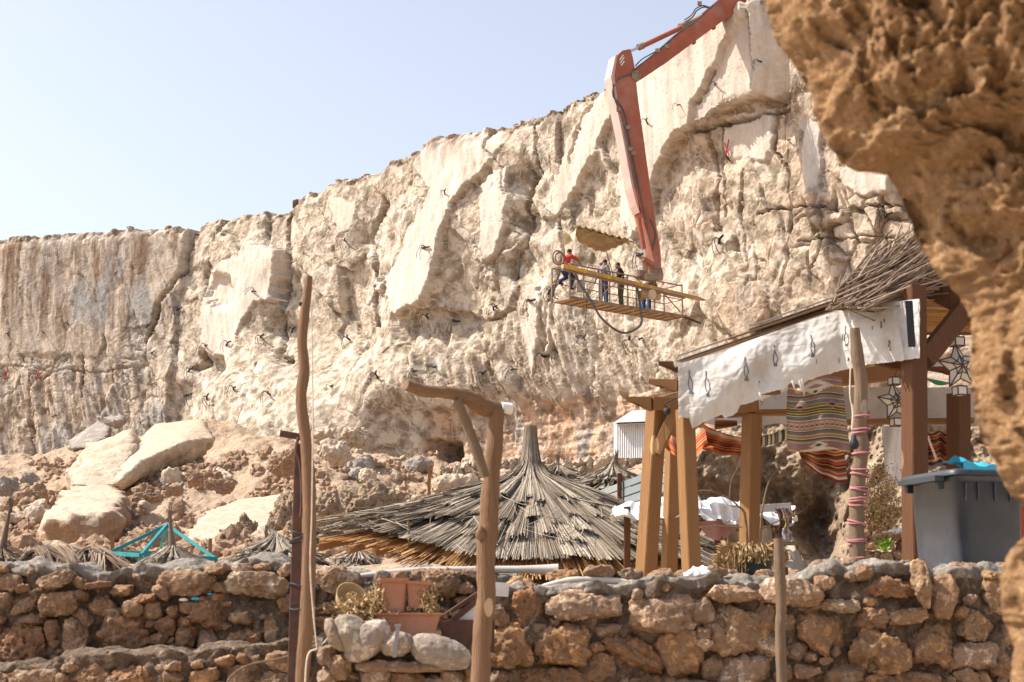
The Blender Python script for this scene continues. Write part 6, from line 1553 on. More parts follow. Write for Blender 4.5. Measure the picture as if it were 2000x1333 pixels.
parasol(P3, 'pale straw parasol half hidden behind the neck of the large parasol', 1090, 898, 918, 952, 70, 6, 30.0, 26, 2, 30, 67, detail=5, wd=0.015, zground=1.7)
# collapsed palm parasol
cp = thing('collapsed_parasol', 'collapsed heap of brown palm straw left of the spiked parasol', 'parasol', W(130, 1130, 19.5), 'straw parasols')
mb = MB(); r = np.random.default_rng(41)
for k in range(2600):
    b = r.integers(0, 46); rb = np.random.default_rng(int(b) + 900)
    x0, y0_ = rb.uniform(60, 200), 1082 + abs(rb.uniform(60, 200) - 150) * .22 - 14; dirx = rb.uniform(-1, 1); L = rb.uniform(40, 100)
    x0 += r.normal(0, 5); y0_ += r.normal(0, 3); Yq = 19.5 - .5 * rb.uniform(0, 1) + r.normal(0, .04)
    pts = [W(x0, y0_, Yq), W(x0 + dirx * L * .5, y0_ + 10 + 5 * abs(dirx), Yq - .2), W(x0 + dirx * L + r.normal(0, 4), y0_ + 36 + r.uniform(-8, 8), Yq - .3)]
    P = smoothpath(pts, 5); c = float(np.clip(rb.uniform(.1, .8) + r.normal(0, .15), 0, 1)); w_ = .006
    mb.add(np.stack([P - [w_, 0, w_ * .5], P + [w_, 0, w_ * .5]], 1).reshape(-1, 3), [(2*i, 2*i+1, 2*i+3, 2*i+2) for i in range(4)], col=(c, c, c))
hx = np.linspace(40, 235, 40); G = np.array([[W(x, 1088 + 20 * abs((x - 140) / 95) ** 1.5 + 40 * v, 19.6 - .4 * v) for v in np.linspace(0, 1, 8)] for x in hx]); mb.grid(G, col=(.1, .1, .1))
mb.build('thatch', M['straw_brown'], cp, cols=True)
# teal frame
tf = thing('teal_frame', 'teal painted steel frame of a bare parasol roof', 'frame', W(315, 1130, 24))
ap = (326, 1026, 24.4); cn = [(212, 1081, 24.2), (275, 1085, 22.6), (422, 1092, 23.6), (312, 1080, 26.5)]
for c in cn:
    mb = MB(); mb.beam(W(*ap), W(*c), .05, .05, up=(0, 1, 0)); mb.build('rafter', M['teal'], tf, False)
for i in range(4):
    mb = MB(); mb.beam(W(*cn[i]), W(*cn[(i + 1) % 4]), .045, .06); mb.build('rim_bar', M['teal'], tf, False)
for c in cn:
    mb = MB(); mb.beam(W(*c), W(c[0], 1180, c[2]), .05, .05, up=(0, 1, 0)); mb.build('leg', M['teal'], tf, False)
for (x, y0_, y1_, Y, lb) in [(838, 912, 968, 30, 'pale wooden stake standing in the rubble left of the large parasol'), (219, 1052, 1090, 27, 'short pale stake behind the left corner of the teal frame'), (410, 1052, 1090, 27, 'short pale stake behind the right corner of the teal frame')]:
    mb = MB(); mb.beam(W(x, y1_, Y), W(x + 1, y0_, Y), .06, .03, up=(0, 1, 0)); tag(mb.build('marker_stake', M['pine'], None, False, loc=W(x, y1_, Y)), lb, 'stake')
mb = MB(); mb.beam(W(1211, 1000, 22), W(1211, 928, 22), .07, .07); tag(mb.build('brown_stake', M['pine_dark'], None, False, loc=W(1211, 1000, 22)), 'brown post end in front of the grey blue boards', 'post')

# ================================================================== LONG REACH ARM AND WORK BASKET
def aY(px): return 54.0 + (px - 1230) * 0.010
TV_ = np.array((-0.24, 0.52, 0.0))
AR = thing('excavator_arm', 'faded orange long reach excavator arm hanging over the cliff edge', 'excavator arm', W(1238, 150, aY(1238)))
def plate(mb, pts, th=1.0, off=0.0):
    P = [W(x, y, aY(x)) + TV_ * off for x, y in pts]; slab(mb, P[::-1], TV_ * th)
mb = MB(); plate(mb, [(1239, 134), (1247, 131), (1262, 122), (1300, 96), (1352, 51), (1407, 4), (1440, -28), (1560, -130), (1590, -100), (1510, -30), (1468, 0), (1374, 69), (1300, 124), (1258, 152), (1250, 157), (1240, 155), (1234, 145)]); mb.build('boom', M['arm_red'], AR, False)
mb = MB(); plate(mb, [(1207, 107), (1216, 99), (1231, 96), (1236, 112), (1240, 135), (1243, 165), (1247, 200), (1256, 262), (1270, 366), (1279, 425), (1290, 490), (1292, 530), (1281, 530), (1268, 470), (1252, 410), (1240, 366), (1222, 262), (1207, 190), (1201, 150)]); mb.build('stick', M['arm_red'], AR, False)
mb = MB()
plate(mb, [(1207, 107), (1201, 150), (1207, 190), (1222, 262), (1240, 366), (1250, 415), (1244, 400), (1235, 366), (1216, 262), (1201, 190), (1194, 150), (1203, 108)], 0.9, 0.05); mb.build('front_plate', mat_plain('sunlit pink paint', (0.56, 0.36, 0.31), 0.12, 2, 0.7, 0, 0, (0.48, 0.25, 0.2), thr=(.55, .75)), AR, False)  # lighter pink paints sunlight onto the stick's left face
def cyl(nm, mat, a, b, r, offd=-0.1, sides=14, parent=AR):
    mb = MB(); mb.tube([W(a[0], a[1], aY(a[0])) + TV_ * (0.5 + offd), W(b[0], b[1], aY(b[0])) + TV_ * (0.5 + offd)], r, sides); return mb.build(nm, M[mat], parent)
c1 = cyl('boom_cylinder', 'arm_red', (1255, 89), (1354, 42), 0.10)
cyl('rod', 'chrome', (1231, 99), (1256, 88), 0.055, parent=c1); cyl('collar', 'cage', (1253, 89), (1262, 85), 0.13, parent=c1); cyl('mount', 'cage', (1335, 50), (1378, 32), 0.16, parent=c1)
c2 = cyl('bucket_cylinder', 'arm_red', (1249, 424), (1260, 486), 0.085, -0.35)
cyl('rod', 'chrome', (1260, 486), (1263, 502), 0.045, -0.35, parent=c2)
cyl('tilt_link', 'arm_red', (1258, 505), (1284, 518), 0.10, -0.3); cyl('tilt_link', 'cage', (1262, 500), (1266, 528), 0.09, -0.2)
mb = MB(); p = W(1242, 149, aY(1242)); q = p - TV_ * 0.12; mb.tube([q, p + TV_ * 1.12], 0.20, 22); mb.tube([q - TV_ * .05, q], 0.09, 16); pin = mb.build('pivot_pin', M['cage'], AR)
mb = MB()
for k, (a, b) in enumerate([((1210, 118), (1217, 108)), ((1211, 124), (1219, 112)), ((1213, 129), (1219, 120))]):
    P = [W(x, y, aY(x)) - TV_ * .02 for x, y in (a, b)]; mb.beam(P[0], P[1], .04, .01, up=(0, 1, 0))
mb.build('warning_stripes', M['white'], AR, False)
mb = MB()
for pts in [[(1203, 160), (1212, 152), (1232, 145), (1240, 135), (1262, 118), (1300, 88), (1330, 60), (1352, 48), (1390, 15), (1405, 2)], [(1201, 165), (1196, 175), (1197, 190), (1206, 200), (1216, 215), (1222, 232), (1226, 260), (1232, 290), (1240, 330), (1250, 380), (1262, 440), (1270, 480)],
            [(1240, 130), (1254, 116), (1285, 98), (1320, 68), (1352, 46)], [(1336, 40), (1350, 30), (1358, 18), (1372, 12), (1386, 15), (1400, 6), (1412, -4)], [(1338, 44), (1352, 34), (1360, 22), (1374, 15), (1388, 19)], [(1196, 165), (1200, 195), (1214, 232), (1228, 300), (1242, 370)], [(1270, 430), (1280, 460), (1272, 490)]]:
    P = smoothpath([W(x, y, aY(x)) - TV_ * .06 for x, y in pts], 60); mb.tube(P, 0.028, 6)
mb.build('hydraulic_hoses', M['hose'], AR)
for x, y in [(1225, 250), (1230, 292), (1236, 300), (1207, 215), (1301, 92), (1283, 100), (1365, 8)]: mb = MB(); mb.box(W(x, y, aY(x)) - TV_ * .08, (.16, .1, .14)); mb.build('hose_clamp', M['cage'], AR, False)
mb = MB()
for x, y in [(1362, 79), (1401, 50)]: plate(mb, [(x - 5, y - 4), (x + 5, y - 10), (x + 3, y + 3), (x - 1, y + 4)], .15, .4)
mb.build('lug', M['arm_red'], AR, False)
mb = MB(); plate(mb, [(1279, 524), (1293, 524), (1296, 538), (1276, 538)], .6); mb.tube([W(1262, 540, aY(1262)), W(1292, 542, aY(1292))], .13, 12); mb.build('coupler', M['cage'], AR, False)

zb_ = W(1113, 579, 54.3)[2]
def atz(px, py, z=zb_):
    b = (666.5 - py) / F; return W(px, py, (z - EYE) * (CT - b * ST) / (ST + b * CT))
Fl = atz(1113, 579); Fr = atz(1333, 616)
e1 = Fr - Fl; BL = np.linalg.norm(e1); e1 = e1 / BL
if e1[1] < 0.2: pass
e2 = np.array((-e1[1], e1[0], 0.0)); BW = 1.0
def B(s, t, h): return Fl + e1 * s + e2 * t + np.array((0, 0, h))
BK = thing('work_basket', 'dusty steel cage basket hanging from the orange arm with five workers in it', 'basket', Fl)
mb = MB(); mb.box(B(BL / 2, BW / 2, -0.04), (BL, BW, 0.035), rotm(z=math.atan2(e1[1], e1[0]))); mb.build('floor', M['ply'], BK, False)
mb = MB()
for t in (0, BW): mb.beam(B(-.05, t, -.03), B(BL + .05, t, -.03), .06, .09)
for s in np.linspace(0, BL, 14): mb.beam(B(s, 0, -.08), B(s, BW, -.08), .03, .04)
mb.build('floor_frame', M['cage'], BK, False)
def rail(a, b, r=.028, nm='rail'): mb = MB(); mb.tube([a, b], r, 8); return mb.build(nm, M['cage'], BK)
HR = 1.2
for t in (0, BW):
    rail(B(0, t, HR), B(BL, t, HR - .05)); rail(B(0, t, HR * .55), B(BL, t, HR * .5), .02)
    for s in (0, BL * .27, BL * .5, BL * .74, BL): rail(B(s, t, 0), B(s, t, HR), .032, 'upright')
for s in (0, BL): rail(B(s, 0, HR), B(s, BW, HR)); rail(B(s, 0, .6), B(s, BW, .6), .02)
rail(B(BL * .27, -.02, .25), B(BL * .47, -.02, 1.15), .022, 'brace'); rail(B(BL * .78, -.02, .9), B(BL * .98, -.02, .1), .022, 'brace'); rail(B(0, .1, .1), B(.0, .9, .95), .022, 'brace')
rail(B(BL * .55, 0, HR), B(BL * .7, 0, .75), .02, 'brace')
mb = MB()
for s in np.linspace(0.3, BL - .1, 15): mb.tube([B(s, BW, 0), B(s, BW, .62)], .008, 4)
for h in (.2, .4): mb.tube([B(0, BW, h), B(BL, BW, h)], .008, 4)
mb.build('mesh_guard', M['cage'], BK)
mb = MB(); mb.tube(smoothpath([B(.12, -.1, .95), B(.35, -.15, .5), B(.75, -.3, -.1), B(1.2, -.4, -.75), B(2.2, -.4, -1.15), B(3.1, -.4, -.75), B(3.3, -.2, 0), B(3.35, 0, .75)], 50), .042, 10); mb.build('air_hose', M['hose'], BK)
mb = MB(); mb.tube(smoothpath([B(-.15, .3, 1.0), B(-.4, .3, .5), B(-.5, .3, 0), B(-.3, .3, -.1)], 20), .02, 6); mb.tube(smoothpath([B(.75, -.1, .5), B(.72, -.1, -.3), B(.62, -.1, -.85), B(.5, -.1, -1.1)], 20), .012, 5); mb.build('dangling_cable', M['black'], BK)
mb = MB(); mb.tube([B(3.3, .2, .8), B(3.32, .2, -1.6), B(3.34, .2, -2.3)], .012, 5); mb.build('dangling_rope', M['rope'], BK)
mb = MB(); a = np.linspace(0, 2 * math.pi, 40); c = B(-.25, .35, 1.45); P = np.array([c + e1 * .26 * math.cos(t) + np.array((0, 0, .26)) * math.sin(t) for t in a]); mb.tube(P, .035, 8); P = np.array([c + e1 * (.1 + .24 * math.cos(t)) + np.array((0, .05, .22)) * math.sin(t) for t in a]); mb.tube(P, .03, 8); mb.build('hose_coil', M['cage'], BK)
mb = MB(); mb.tube([B(BL, 0, -.05), B(BL + .9, -.1, -.22)], .03, 6); mb.tube([B(BL, .1, -.02), B(BL + .85, 0, -.2)], .02, 6); mb.build('trailing_rods', M['black'], BK)
rail(B(.12, .5, HR), B(.16, .5, 2.45), .022, 'canopy_pole'); rail(B(2.6, .5, HR), B(2.2, .5, 2.2), .018, 'canopy_pole'); rail(B(1.6, .9, HR), B(1.9, .9, 2.15), .012, 'canopy_pole')
M['awning'] = mat_cloth('sun bleached brown awning', (0.44, 0.34, 0.22), (0.27, 0.2, 0.13), 0.2, (.42, .6), 3); M['awning_pale'] = mat_cloth('cream awning flap', (0.62, 0.55, 0.38), (0.45, 0.38, 0.25), 0.2)
us_ = np.linspace(0, 1, 40); vs_ = np.linspace(0, 1, 16)
G = np.array([[atz(1124 + 104 * u, 444 + 24 * u - 2 * math.sin(u * 6), zb_ + 2.42 - .25 * u) * (1 - v) + (atz(1128 + 92 * u, 462 + 18 * math.sin(math.pi * min(1, u * .92 + .04)) + 6 * u, zb_ + 2.1)) * v + np.array((0, .5 * math.sin(v * 3.1) * 0 + .35 * v, -.07 * abs(math.sin(u * 17)) * (1 - v) - .05 * abs(math.sin(u * 23 + 2 * v)) * v)) for v in vs_] for u in us_])
mb = MB(); mb.grid(G); mb.grid(G + [0, 0, .02], flip=True)
aw = thing('awning', 'brown cloth awning with a cream flap stretched over the work basket', 'awning', B(1, .5, 2.3)); ao_ = mb.build('awning_cloth', M['awning'], aw); addn(ao_, .09, 1.6, 77)
G = np.array([[atz(1102 + 24 * u, 450 + 8 * math.sin(u * 3.1) - 6 * u, zb_ + 2.35) * (1 - v) + atz(1103 + 20 * u, 479 - 13 * u, zb_ + 2.0) * v + np.array((0, .2 * math.sin(u * 3), 0)) for v in vs_] for u in us_])
mb = MB(); mb.grid(G); mb.grid(G + [0, .02, 0], flip=True); mb.build('cream_flap', M['awning_pale'], aw)
G = np.array([[atz(1122 + 106 * u, 442 + 25 * u - 2 * math.sin(u * 6) + v * (9 - 3 * u) - 1, zb_ + 2.44 - .25 * u) - np.array((0, .08 + .07 * math.sin(u * 70 + v), .03 * math.sin(u * 52))) for v in np.linspace(0, 1, 5)] for u in np.linspace(0, 1, 120)])
mb = MB(); mb.grid(G); mb.grid(G + [0, .02, 0], flip=True); mb.build('ruffled_edge', M['awning_pale'], aw)
mb = MB(); mb.tube([atz(1122, 443, zb_ + 2.45), atz(1238, 474, zb_ + 2.2)], .03, 6); mb.build('ridge_pole', M['cage'], aw)

DR = thing('drill_feed_beam', 'yellow rock drill beam lying along the basket rail with its tip at the cliff', 'drill', B(3, -.1, .9))
ya = atz(1098, 524, zb_ + 1.0); ya = B(-.45, -.12, 1.02); yb = B(BL + .85, -.12, .72)
mb = MB(); mb.beam(ya, yb, .12, .145, seg=8); mb.build('feed_rail', M['yellow'], DR, False)
mb = MB(); mb.beam(ya - [0, 0, .12], B(BL, -.12, .64), .08, .05); mb.build('lower_rail', M['cage'], DR, False)
mb = MB(); mb.tube([yb, yb + e1 * .28], [.07, .03], 8); mb.build('drill_bit', M['steel'], DR)
mb = MB(); mb.box(B(3.9, .1, 1.3), (.75, .32, .30), rotm(z=math.atan2(e1[1], e1[0]))); mb.tube([B(3.6, .05, 1.35), B(4.3, .05, 1.25)], .14, 12); mb.tube([B(3.55, .1, 1.45), B(3.55, .1, 1.2)], .2, 12); mb.build('drill_motor', M['cage'], DR, False)
mb = MB(); mb.tube([B(3.4, -.05, .5), B(4.4, -.05, .55)], .15, 12); mb.box(B(3.8, -.05, .6), (.5, .2, .2)); mb.build('dust_hood', M['ply'], DR)
mb = MB(); V, Ft = rock(B(3.86, -.25, .52), (.32, .24, .40), 3, 4, 3, 2.2, .03); mb.add(V, Ft); tag(mb.build('white_canister', mat_plain('cream plastic', (.55, .47, .35), .1, 4, .5), None, loc=B(3.86, -.25, .3)), 'cream canister hanging on the basket rail below the drill motor', 'canister')
mb = MB(); mb.box(B(.62, .1, .45), (.3, .2, .4)); tag(mb.build('tool_bag', M['tarp'], None, False, loc=B(.62, .1, .2)), 'taupe tool bag hanging inside the basket beside the man in red', 'bag')

# ------------------------------------------------------------------ people
def remesh(name, parts, mat, parent, voxel, smooth_it=3, loc=None):
    mb = MB()
    for it in parts:
        if it[0] == 'c':
            _, a, b, ra, rb = it; a = np.asarray(a, float); b = np.asarray(b, float); L = np.linalg.norm(b - a)
            k = max(3, int(L / min(ra, rb) * 1.5)); ts = np.linspace(0, 1, k)
            d = (b - a) / (L + 1e-9)
            pts = [a - d * ra * .85, a - d * ra * .5] + [a + (b - a) * t for t in ts] + [b + d * rb * .5, b + d * rb * .85]
            rr = [ra * .5, ra * .85] + [ra + (rb - ra) * t for t in ts] + [rb * .85, rb * .5]
            mb.tube(pts, rr, 12, sq=it[5] if len(it) > 5 else 1.0)
        else:
            _, c, sz, R = it; V, Ft = ico(3); mb.add((V * np.asarray(sz)) @ np.array(R).T + np.asarray(c), Ft)
    # weld the shells
    o = mb.build(name + '_tmp', [mat], None, True, loc=(0, 0, 0))
    bm = bmesh.new(); bm.from_mesh(o.data); bmesh.ops.remove_doubles(bm, verts=bm.verts, dist=1e-5); bmesh.ops.recalc_face_normals(bm, faces=bm.faces); bm.to_mesh(o.data); bm.free()
    m = o.modifiers.new('r', 'REMESH'); m.mode = 'VOXEL'; m.voxel_size = voxel; m.use_smooth_shade = True
    m = o.modifiers.new('s', 'SMOOTH'); m.factor = .5; m.iterations = smooth_it
    dg = bpy.context.evaluated_depsgraph_get(); me = bpy.data.meshes.new_from_object(o.evaluated_get(dg))
    old = o.data; bpy.data.objects.remove(o); bpy.data.meshes.remove(old)
    n = len(me.vertices); c = np.empty(n * 3, np.float32); me.vertices.foreach_get('co', c); c = c.reshape(-1, 3)
    org = np.array(origin_of(parent)); me.vertices.foreach_set('co', (c - org).astype(np.float32).ravel())
    me.materials.clear(); me.materials.append(mat)
    me.polygons.foreach_set('use_smooth', np.ones(len(me.polygons), bool))
    ob = bpy.data.objects.new(name, me); COL.objects.link(ob); ob.parent = parent; me.update(); return ob
def lerp(a, b, t): return np.asarray(a, float) * (1 - t) + np.asarray(b, float) * t
def person(label, foot, yaw, shirt, trousers, J=None, hat=None, rolled=True, extra=None, headtilt=0.25, shoe='black', scale=1.0):
    """joints in body space: x right, y forward, z up"""
    c_, s_ = math.cos(yaw), math.sin(yaw); Rz = np.array([[c_, -s_, 0], [s_, c_, 0], [0, 0, 1]])
    D = dict(pel=(0, 0, .93), wai=(0, .01, 1.10), che=(0, .03, 1.32), nek=(0, .03, 1.47), hed=(0, .07, 1.62),
             sL=(-.18, .02, 1.42), sR=(.18, .02, 1.42), eL=(-.25, .04, 1.14), eR=(.25, .04, 1.14), wL=(-.18, .24, 1.02), wR=(.18, .24, 1.02),
             hL=(-.09, 0, .90), hR=(.09, 0, .90), kL=(-.11, .03, .49), kR=(.12, .03, .49), aL=(-.12, 0, .08), aR=(.14, .0, .08))
    if J: D.update(J)
    root = thing('person', label, 'person', foot)
    Wd = {k: Rz @ (np.array(v, float) * scale) + np.asarray(foot) for k, v in D.items()}
    g = Wd; fwd = Rz @ np.array((0, 1.0, 0)); rt_ = Rz @ np.array((1.0, 0, 0)); up = np.array((0, 0, 1.0))
    hd = g['hed']; hf = fwd * math.cos(headtilt) - up * math.sin(headtilt); hu = up * math.cos(headtilt) + fwd * math.sin(headtilt)
    HR_ = np.stack([rt_, hf, hu], 1)
    sp = ('s')
    P = [('c', g['pel'], g['wai'], .125, .115), ('c', g['wai'], g['che'], .115, .135), ('c', g['che'], lerp(g['nek'], g['che'], .25), .13, .10), ('c', g['nek'], lerp(g['nek'], hd, .6), .055, .052),
         ('s', hd + hf * .0, (.075, .095, .118), HR_), ('s', hd + hf * .035 - hu * .055, (.05, .055, .05), HR_), ('c', hd + hf * .09 + hu * .0, hd + hf * .112 - hu * .03, .010, .016),
         ('s', hd + rt_ * .078, (.012, .02, .032), HR_), ('s', hd - rt_ * .078, (.012, .02, .032), HR_), ('c', hd + hf * .088 - hu * .062 - rt_ * .018, hd + hf * .088 - hu * .062 + rt_ * .018, .009, .009),
         ('c', hd + hf * .088 + hu * .024 - rt_ * .04, hd + hf * .088 + hu * .024 + rt_ * .04, .010, .010)]
    for S in 'LR':
        P += [('c', g['s' + S], g['e' + S], .052, .042), ('c', g['e' + S], g['w' + S], .040, .027), ('c', g['che'], g['s' + S], .09, .06), ('c', g['h' + S], g['k' + S], .085, .058), ('c', g['k' + S], g['a' + S], .056, .036),
              ('c', g['a' + S] + [0, 0, -.03], g['a' + S] + fwd * .16 + [0, 0, -.045], .036, .030)]
        w_ = g['w' + S]; d = w_ - g['e' + S]; d = d / np.linalg.norm(d); side = np.cross(d, up); side /= np.linalg.norm(side) + 1e-9; nn = np.cross(side, d)
        pm = w_ + d * .05; P += [('c', w_, pm, .026, .032)]
        for q, (o_, l) in enumerate([(-.030, .062), (-.010, .072), (.010, .068), (.029, .052)]):
            b0 = w_ + d * .085 + side * o_; b1 = b0 + d * l * .5 - nn * .008; b2 = b1 + d * l * .35 - nn * .03; P += [('c', w_ + d * .05 + side * o_ * .8, b0, .012, .010), ('c', b0, b1, .0095, .009), ('c', b1, b2, .009, .0075)]
        t0 = w_ + d * .03 + side * (.028 if S == 'L' else -.028); P += [('c', t0, t0 + d * .045 + side * (.03 if S == 'L' else -.03) - nn * .01, .012, .0095)]
    remesh('body', P, M['skin'], root, .0085, 2)
    cm = {}
    def pm_(c): 
        k = 'cloth%.3f%.3f%.3f' % c
        if k not in M: M[k] = mat_plain('work cloth', c, .18, 7, .9, 0, .004, tuple(x * .6 + .09 for x in c), thr=(.55, .75))
        return M[k]
    S_ = [('c', g['pel'] + [0, 0, .04], g['wai'], .142, .135), ('c', g['wai'], g['che'], .135, .152), ('c', g['che'], lerp(g['nek'], g['che'], .28), .15, .095)]
    for S in 'LR':
        S_ += [('c', g['che'], g['s' + S], .10, .078), ('c', g['s' + S], g['e' + S], .072, .062), ('c', g['e' + S], lerp(g['e' + S], g['w' + S], .25 if rolled else .9), .06, .05)]
    remesh('shirt', S_, pm_(shirt), root, .015, 3)
    T_ = [('c', g['pel'] + [0, 0, .06], g['pel'] - [0, 0, .06], .140, .13)]
    for S in 'LR': T_ += [('c', g['pel'] - [0, 0, .04], g['h' + S], .11, .11), ('c', g['h' + S], g['k' + S], .108, .082), ('c', g['k' + S], g['a' + S] + [0, 0, .02], .080, .068)]
    remesh('trousers', T_, pm_(trousers), root, .016, 3)
    for S in 'LR':
        remesh('shoe', [('c', g['a' + S] + [0, 0, -.035] - fwd * .03, g['a' + S] + fwd * .18 + [0, 0, -.045], .046, .036)], M['black'], root, .012, 2)
    remesh('hair', [('s', hd + hu * .035 - hf * .022, (.084, .098, .098), HR_)], M[hat or 'hair'], root, .012, 2)
    if extra:
        for nm, pr, cl in extra(g, fwd, rt_, up): remesh(nm, pr, pm_(cl), root, .014, 2)
    return root
ya_ = math.atan2(e1[1], e1[0]) - math.pi / 2      # facing along the basket, to its right end
person('man in a blue grey work shirt and navy trousers standing centre left in the basket', B(1.95, .35, 0), ya_ + .25, (.20, .24, .27), (.055, .065, .115), dict(hed=(0, .13, 1.60), wL=(-.12, .26, 1.1), wR=(.12, .28, 1.08)), headtilt=.45,
       extra=lambda g, f, r_, u: [('vest_panel', [('c', g['sL'] + u * .01, g['eL'], .076, .066)], (.30, .05, .04))])
person('man in an orange brown shirt standing behind the man in the blue grey shirt', B(2.28, .72, 0), ya_ + 1.5, (.36, .13, .06), (.035, .03, .03), dict(hed=(.02, .09, 1.60)), headtilt=.4)
person('man in a black shirt and grey trousers standing in the middle of the basket', B(2.85, .35, 0), ya_ + 2.2, (.018, .020, .026), (.085, .085, .080), dict(hed=(.0, .12, 1.60), wL=(-.16, .26, 1.12), wR=(.14, .26, 1.15), eR=(.28, .02, 1.18)), headtilt=.5)
person('man in blue trousers bent over the drill motor at the far end of the basket', B(4.22, .45, 0), ya_ + .3, (.14, .10, .08), (.02, .07, .20), dict(wai=(0, .10, 1.06), che=(0, .30, 1.16), nek=(0, .42, 1.22), hed=(0, .52, 1.26), sL=(-.18, .36, 1.2), sR=(.18, .36, 1.2), eL=(-.24, .46, .95), eR=(.24, .46, .95), wL=(-.14, .66, .9), wR=(.14, .66, .9)), headtilt=.9)
person('man in a red shirt and blue trousers climbing on the left basket rail', B(.1, .35, .38), ya_ + .15, (.45, .05, .05), (.04, .05, .14),
       dict(pel=(0, -.05, .72), wai=(0, .02, .88), che=(0, .10, 1.10), nek=(.0, .16, 1.22), hed=(0, .24, 1.36), sL=(-.17, .12, 1.18), sR=(.17, .12, 1.18), eL=(-.24, .30, 1.02), eR=(.24, .34, 1.10), wL=(-.18, .46, .88), wR=(.16, .60, 1.02),
            hL=(-.09, -.06, .70), hR=(.09, -.06, .70), kL=(-.14, .22, .44), kR=(.14, .28, .40), aL=(-.14, -.16, .22), aR=(.14, .10, .02)), headtilt=.35, rolled=True,
       extra=lambda g, f, r_, u: [('back_patch', [('c', lerp(g['che'], g['sL'], .5) - f * .07, lerp(g['wai'], g['che'], .5) - f * .08, .07, .07)], (.45, .42, .40))])

# ================================================================== BOULDERS, ANCHORS, LITTER
def hull_boulder(label, pts, mat, seed, voxel, amp, rnd=0.0, mat2=None, freq=1.2, name='boulder'):
    bm = bmesh.new(); vs = [bm.verts.new(p) for p in pts]
    bmesh.ops.convex_hull(bm, input=vs); 
    bmesh.ops.recalc_face_normals(bm, faces=bm.faces)
    if rnd: bmesh.ops.bevel(bm, geom=list(bm.edges), offset=rnd, segments=2, affect='EDGES')
    me = bpy.data.meshes.new('t'); bm.to_mesh(me); bm.free(); o = bpy.data.objects.new('t', me); COL.objects.link(o)
    m = o.modifiers.new('r', 'REMESH'); m.mode = 'VOXEL'; m.voxel_size = voxel
    dg = bpy.context.evaluated_depsgraph_get(); e = bpy.data.meshes.new_from_object(o.evaluated_get(dg)); bpy.data.objects.remove(o)
    n = len(e.vertices); c = np.empty(n * 3, np.float32); e.vertices.foreach_get('co', c); c = c.reshape(-1, 3).astype(float)
    nm = np.empty(n * 3, np.float32); e.vertices.foreach_get('normal', nm); nm = nm.reshape(-1, 3)
    f1, f2, _ = worley(c * freq * 1.5 + seed, seed)
    side = 1 - 0.75 * sstep(0.35, 0.75, nm[:, 2])          # tops stay flatter
    d = amp * (fbm(c * freq + seed, 5, seed, .55) * 1.2 + (1 - f1) * .5 + .25 * ridged(c * freq * 2, 4, seed + 3)) * side
    c = c + nm * d[:, None]
    org = np.array(pts).mean(0); org[2] = np.array(pts)[:, 2].min()
    e.vertices.foreach_set('co', (c - org).astype(np.float32).ravel()); e.polygons.foreach_set('use_smooth', np.ones(len(e.polygons), bool))
    e.materials.clear(); e.materials.append(M[mat])
    if mat2:
        e.materials.append(M[mat2]); pn = np.empty(len(e.polygons) * 3, np.float32); e.polygons.foreach_get('normal', pn); pn = pn.reshape(-1, 3)
        e.polygons.foreach_set('material_index', np.where(pn @ np.asarray(SLABN) > .55, 1, 0).astype(np.int32))
    e.update(); e.name = name
    ob = bpy.data.objects.new(name, e); COL.objects.link(ob); ob.location = org
    return tag(ob, label, 'boulder', 'boulders on the debris slope')
SLABN = (-.2, -.3, .9)
def PT_(l, dY=0.0): return [W(p[0], p[1], p[2] + dY) for p in l]
dn = lambda l, v: l + [p + np.array(v) for p in l]
top = PT_([(304, 828, 66), (397, 819, 66), (413, 850, 62), (360, 862, 58.5), (270, 902, 56), (229, 942, 55), (250, 890, 60)])
hull_boulder('huge pale slab boulder with a flat sunlit top lying tilted on the slope', top + PT_([(415, 858, 61), (381, 893, 60), (338, 920, 60), (304, 934, 59), (236, 958, 57), (250, 940, 62), (400, 880, 66)]), 'boulder_pale', 11, .13, .16)
hull_boulder('broken angular boulder with a vertical right face left of the huge slab', PT_([(258, 840, 68), (262, 862, 66), (250, 905, 64), (223, 950, 62), (133, 952, 62), (176, 874, 66), (200, 868, 70), (245, 845, 72), (240, 935, 68), (150, 960, 66)], -6), 'boulder_pale', 12, .13, .30)
hull_boulder('pale flat topped block with a reddish underside left of the teal frame', PT_([(146, 950, 52), (216, 948, 52), (239, 968, 48), (214, 1000, 44), (96, 1018, 44), (124, 975, 48), (90, 1062, 44.5), (140, 1074, 44), (229, 1040, 44.5), (240, 1010, 49), (120, 1050, 52)], -6), 'boulder_brown', 13, .10, .22, mat2='boulder_pale')
hull_boulder('smooth dark grey slab leaning against the cliff foot above the broken boulder', PT_([(133, 862, 84), (192, 822, 86), (214, 834, 84), (214, 853, 82), (174, 874, 80), (136, 880, 80), (190, 870, 90), (210, 850, 92)]), 'boulder_grey', 14, .14, .12)
hull_boulder('rounded grey boulder at the cliff foot right of the dark slab', PT_([(204, 812, 84), (230, 804, 84), (247, 815, 83), (243, 832, 82), (222, 837, 82), (205, 826, 83), (225, 820, 88)]), 'boulder_grey', 15, .14, .15, rnd=.3)
SLABN = (-.3, -.75, .5)
hull_boulder('broad smooth pale slab lying on the slope behind the crooked parasol', PT_([(366, 1048, 41), (403, 1001, 45), (465, 977, 48), (580, 964, 48), (600, 1000, 46), (575, 1040, 43), (480, 1085, 38), (428, 1090, 38), (381, 1080, 39), (430, 1060, 46), (560, 1030, 50)], -5), 'boulder_pale', 16, .10, .10)
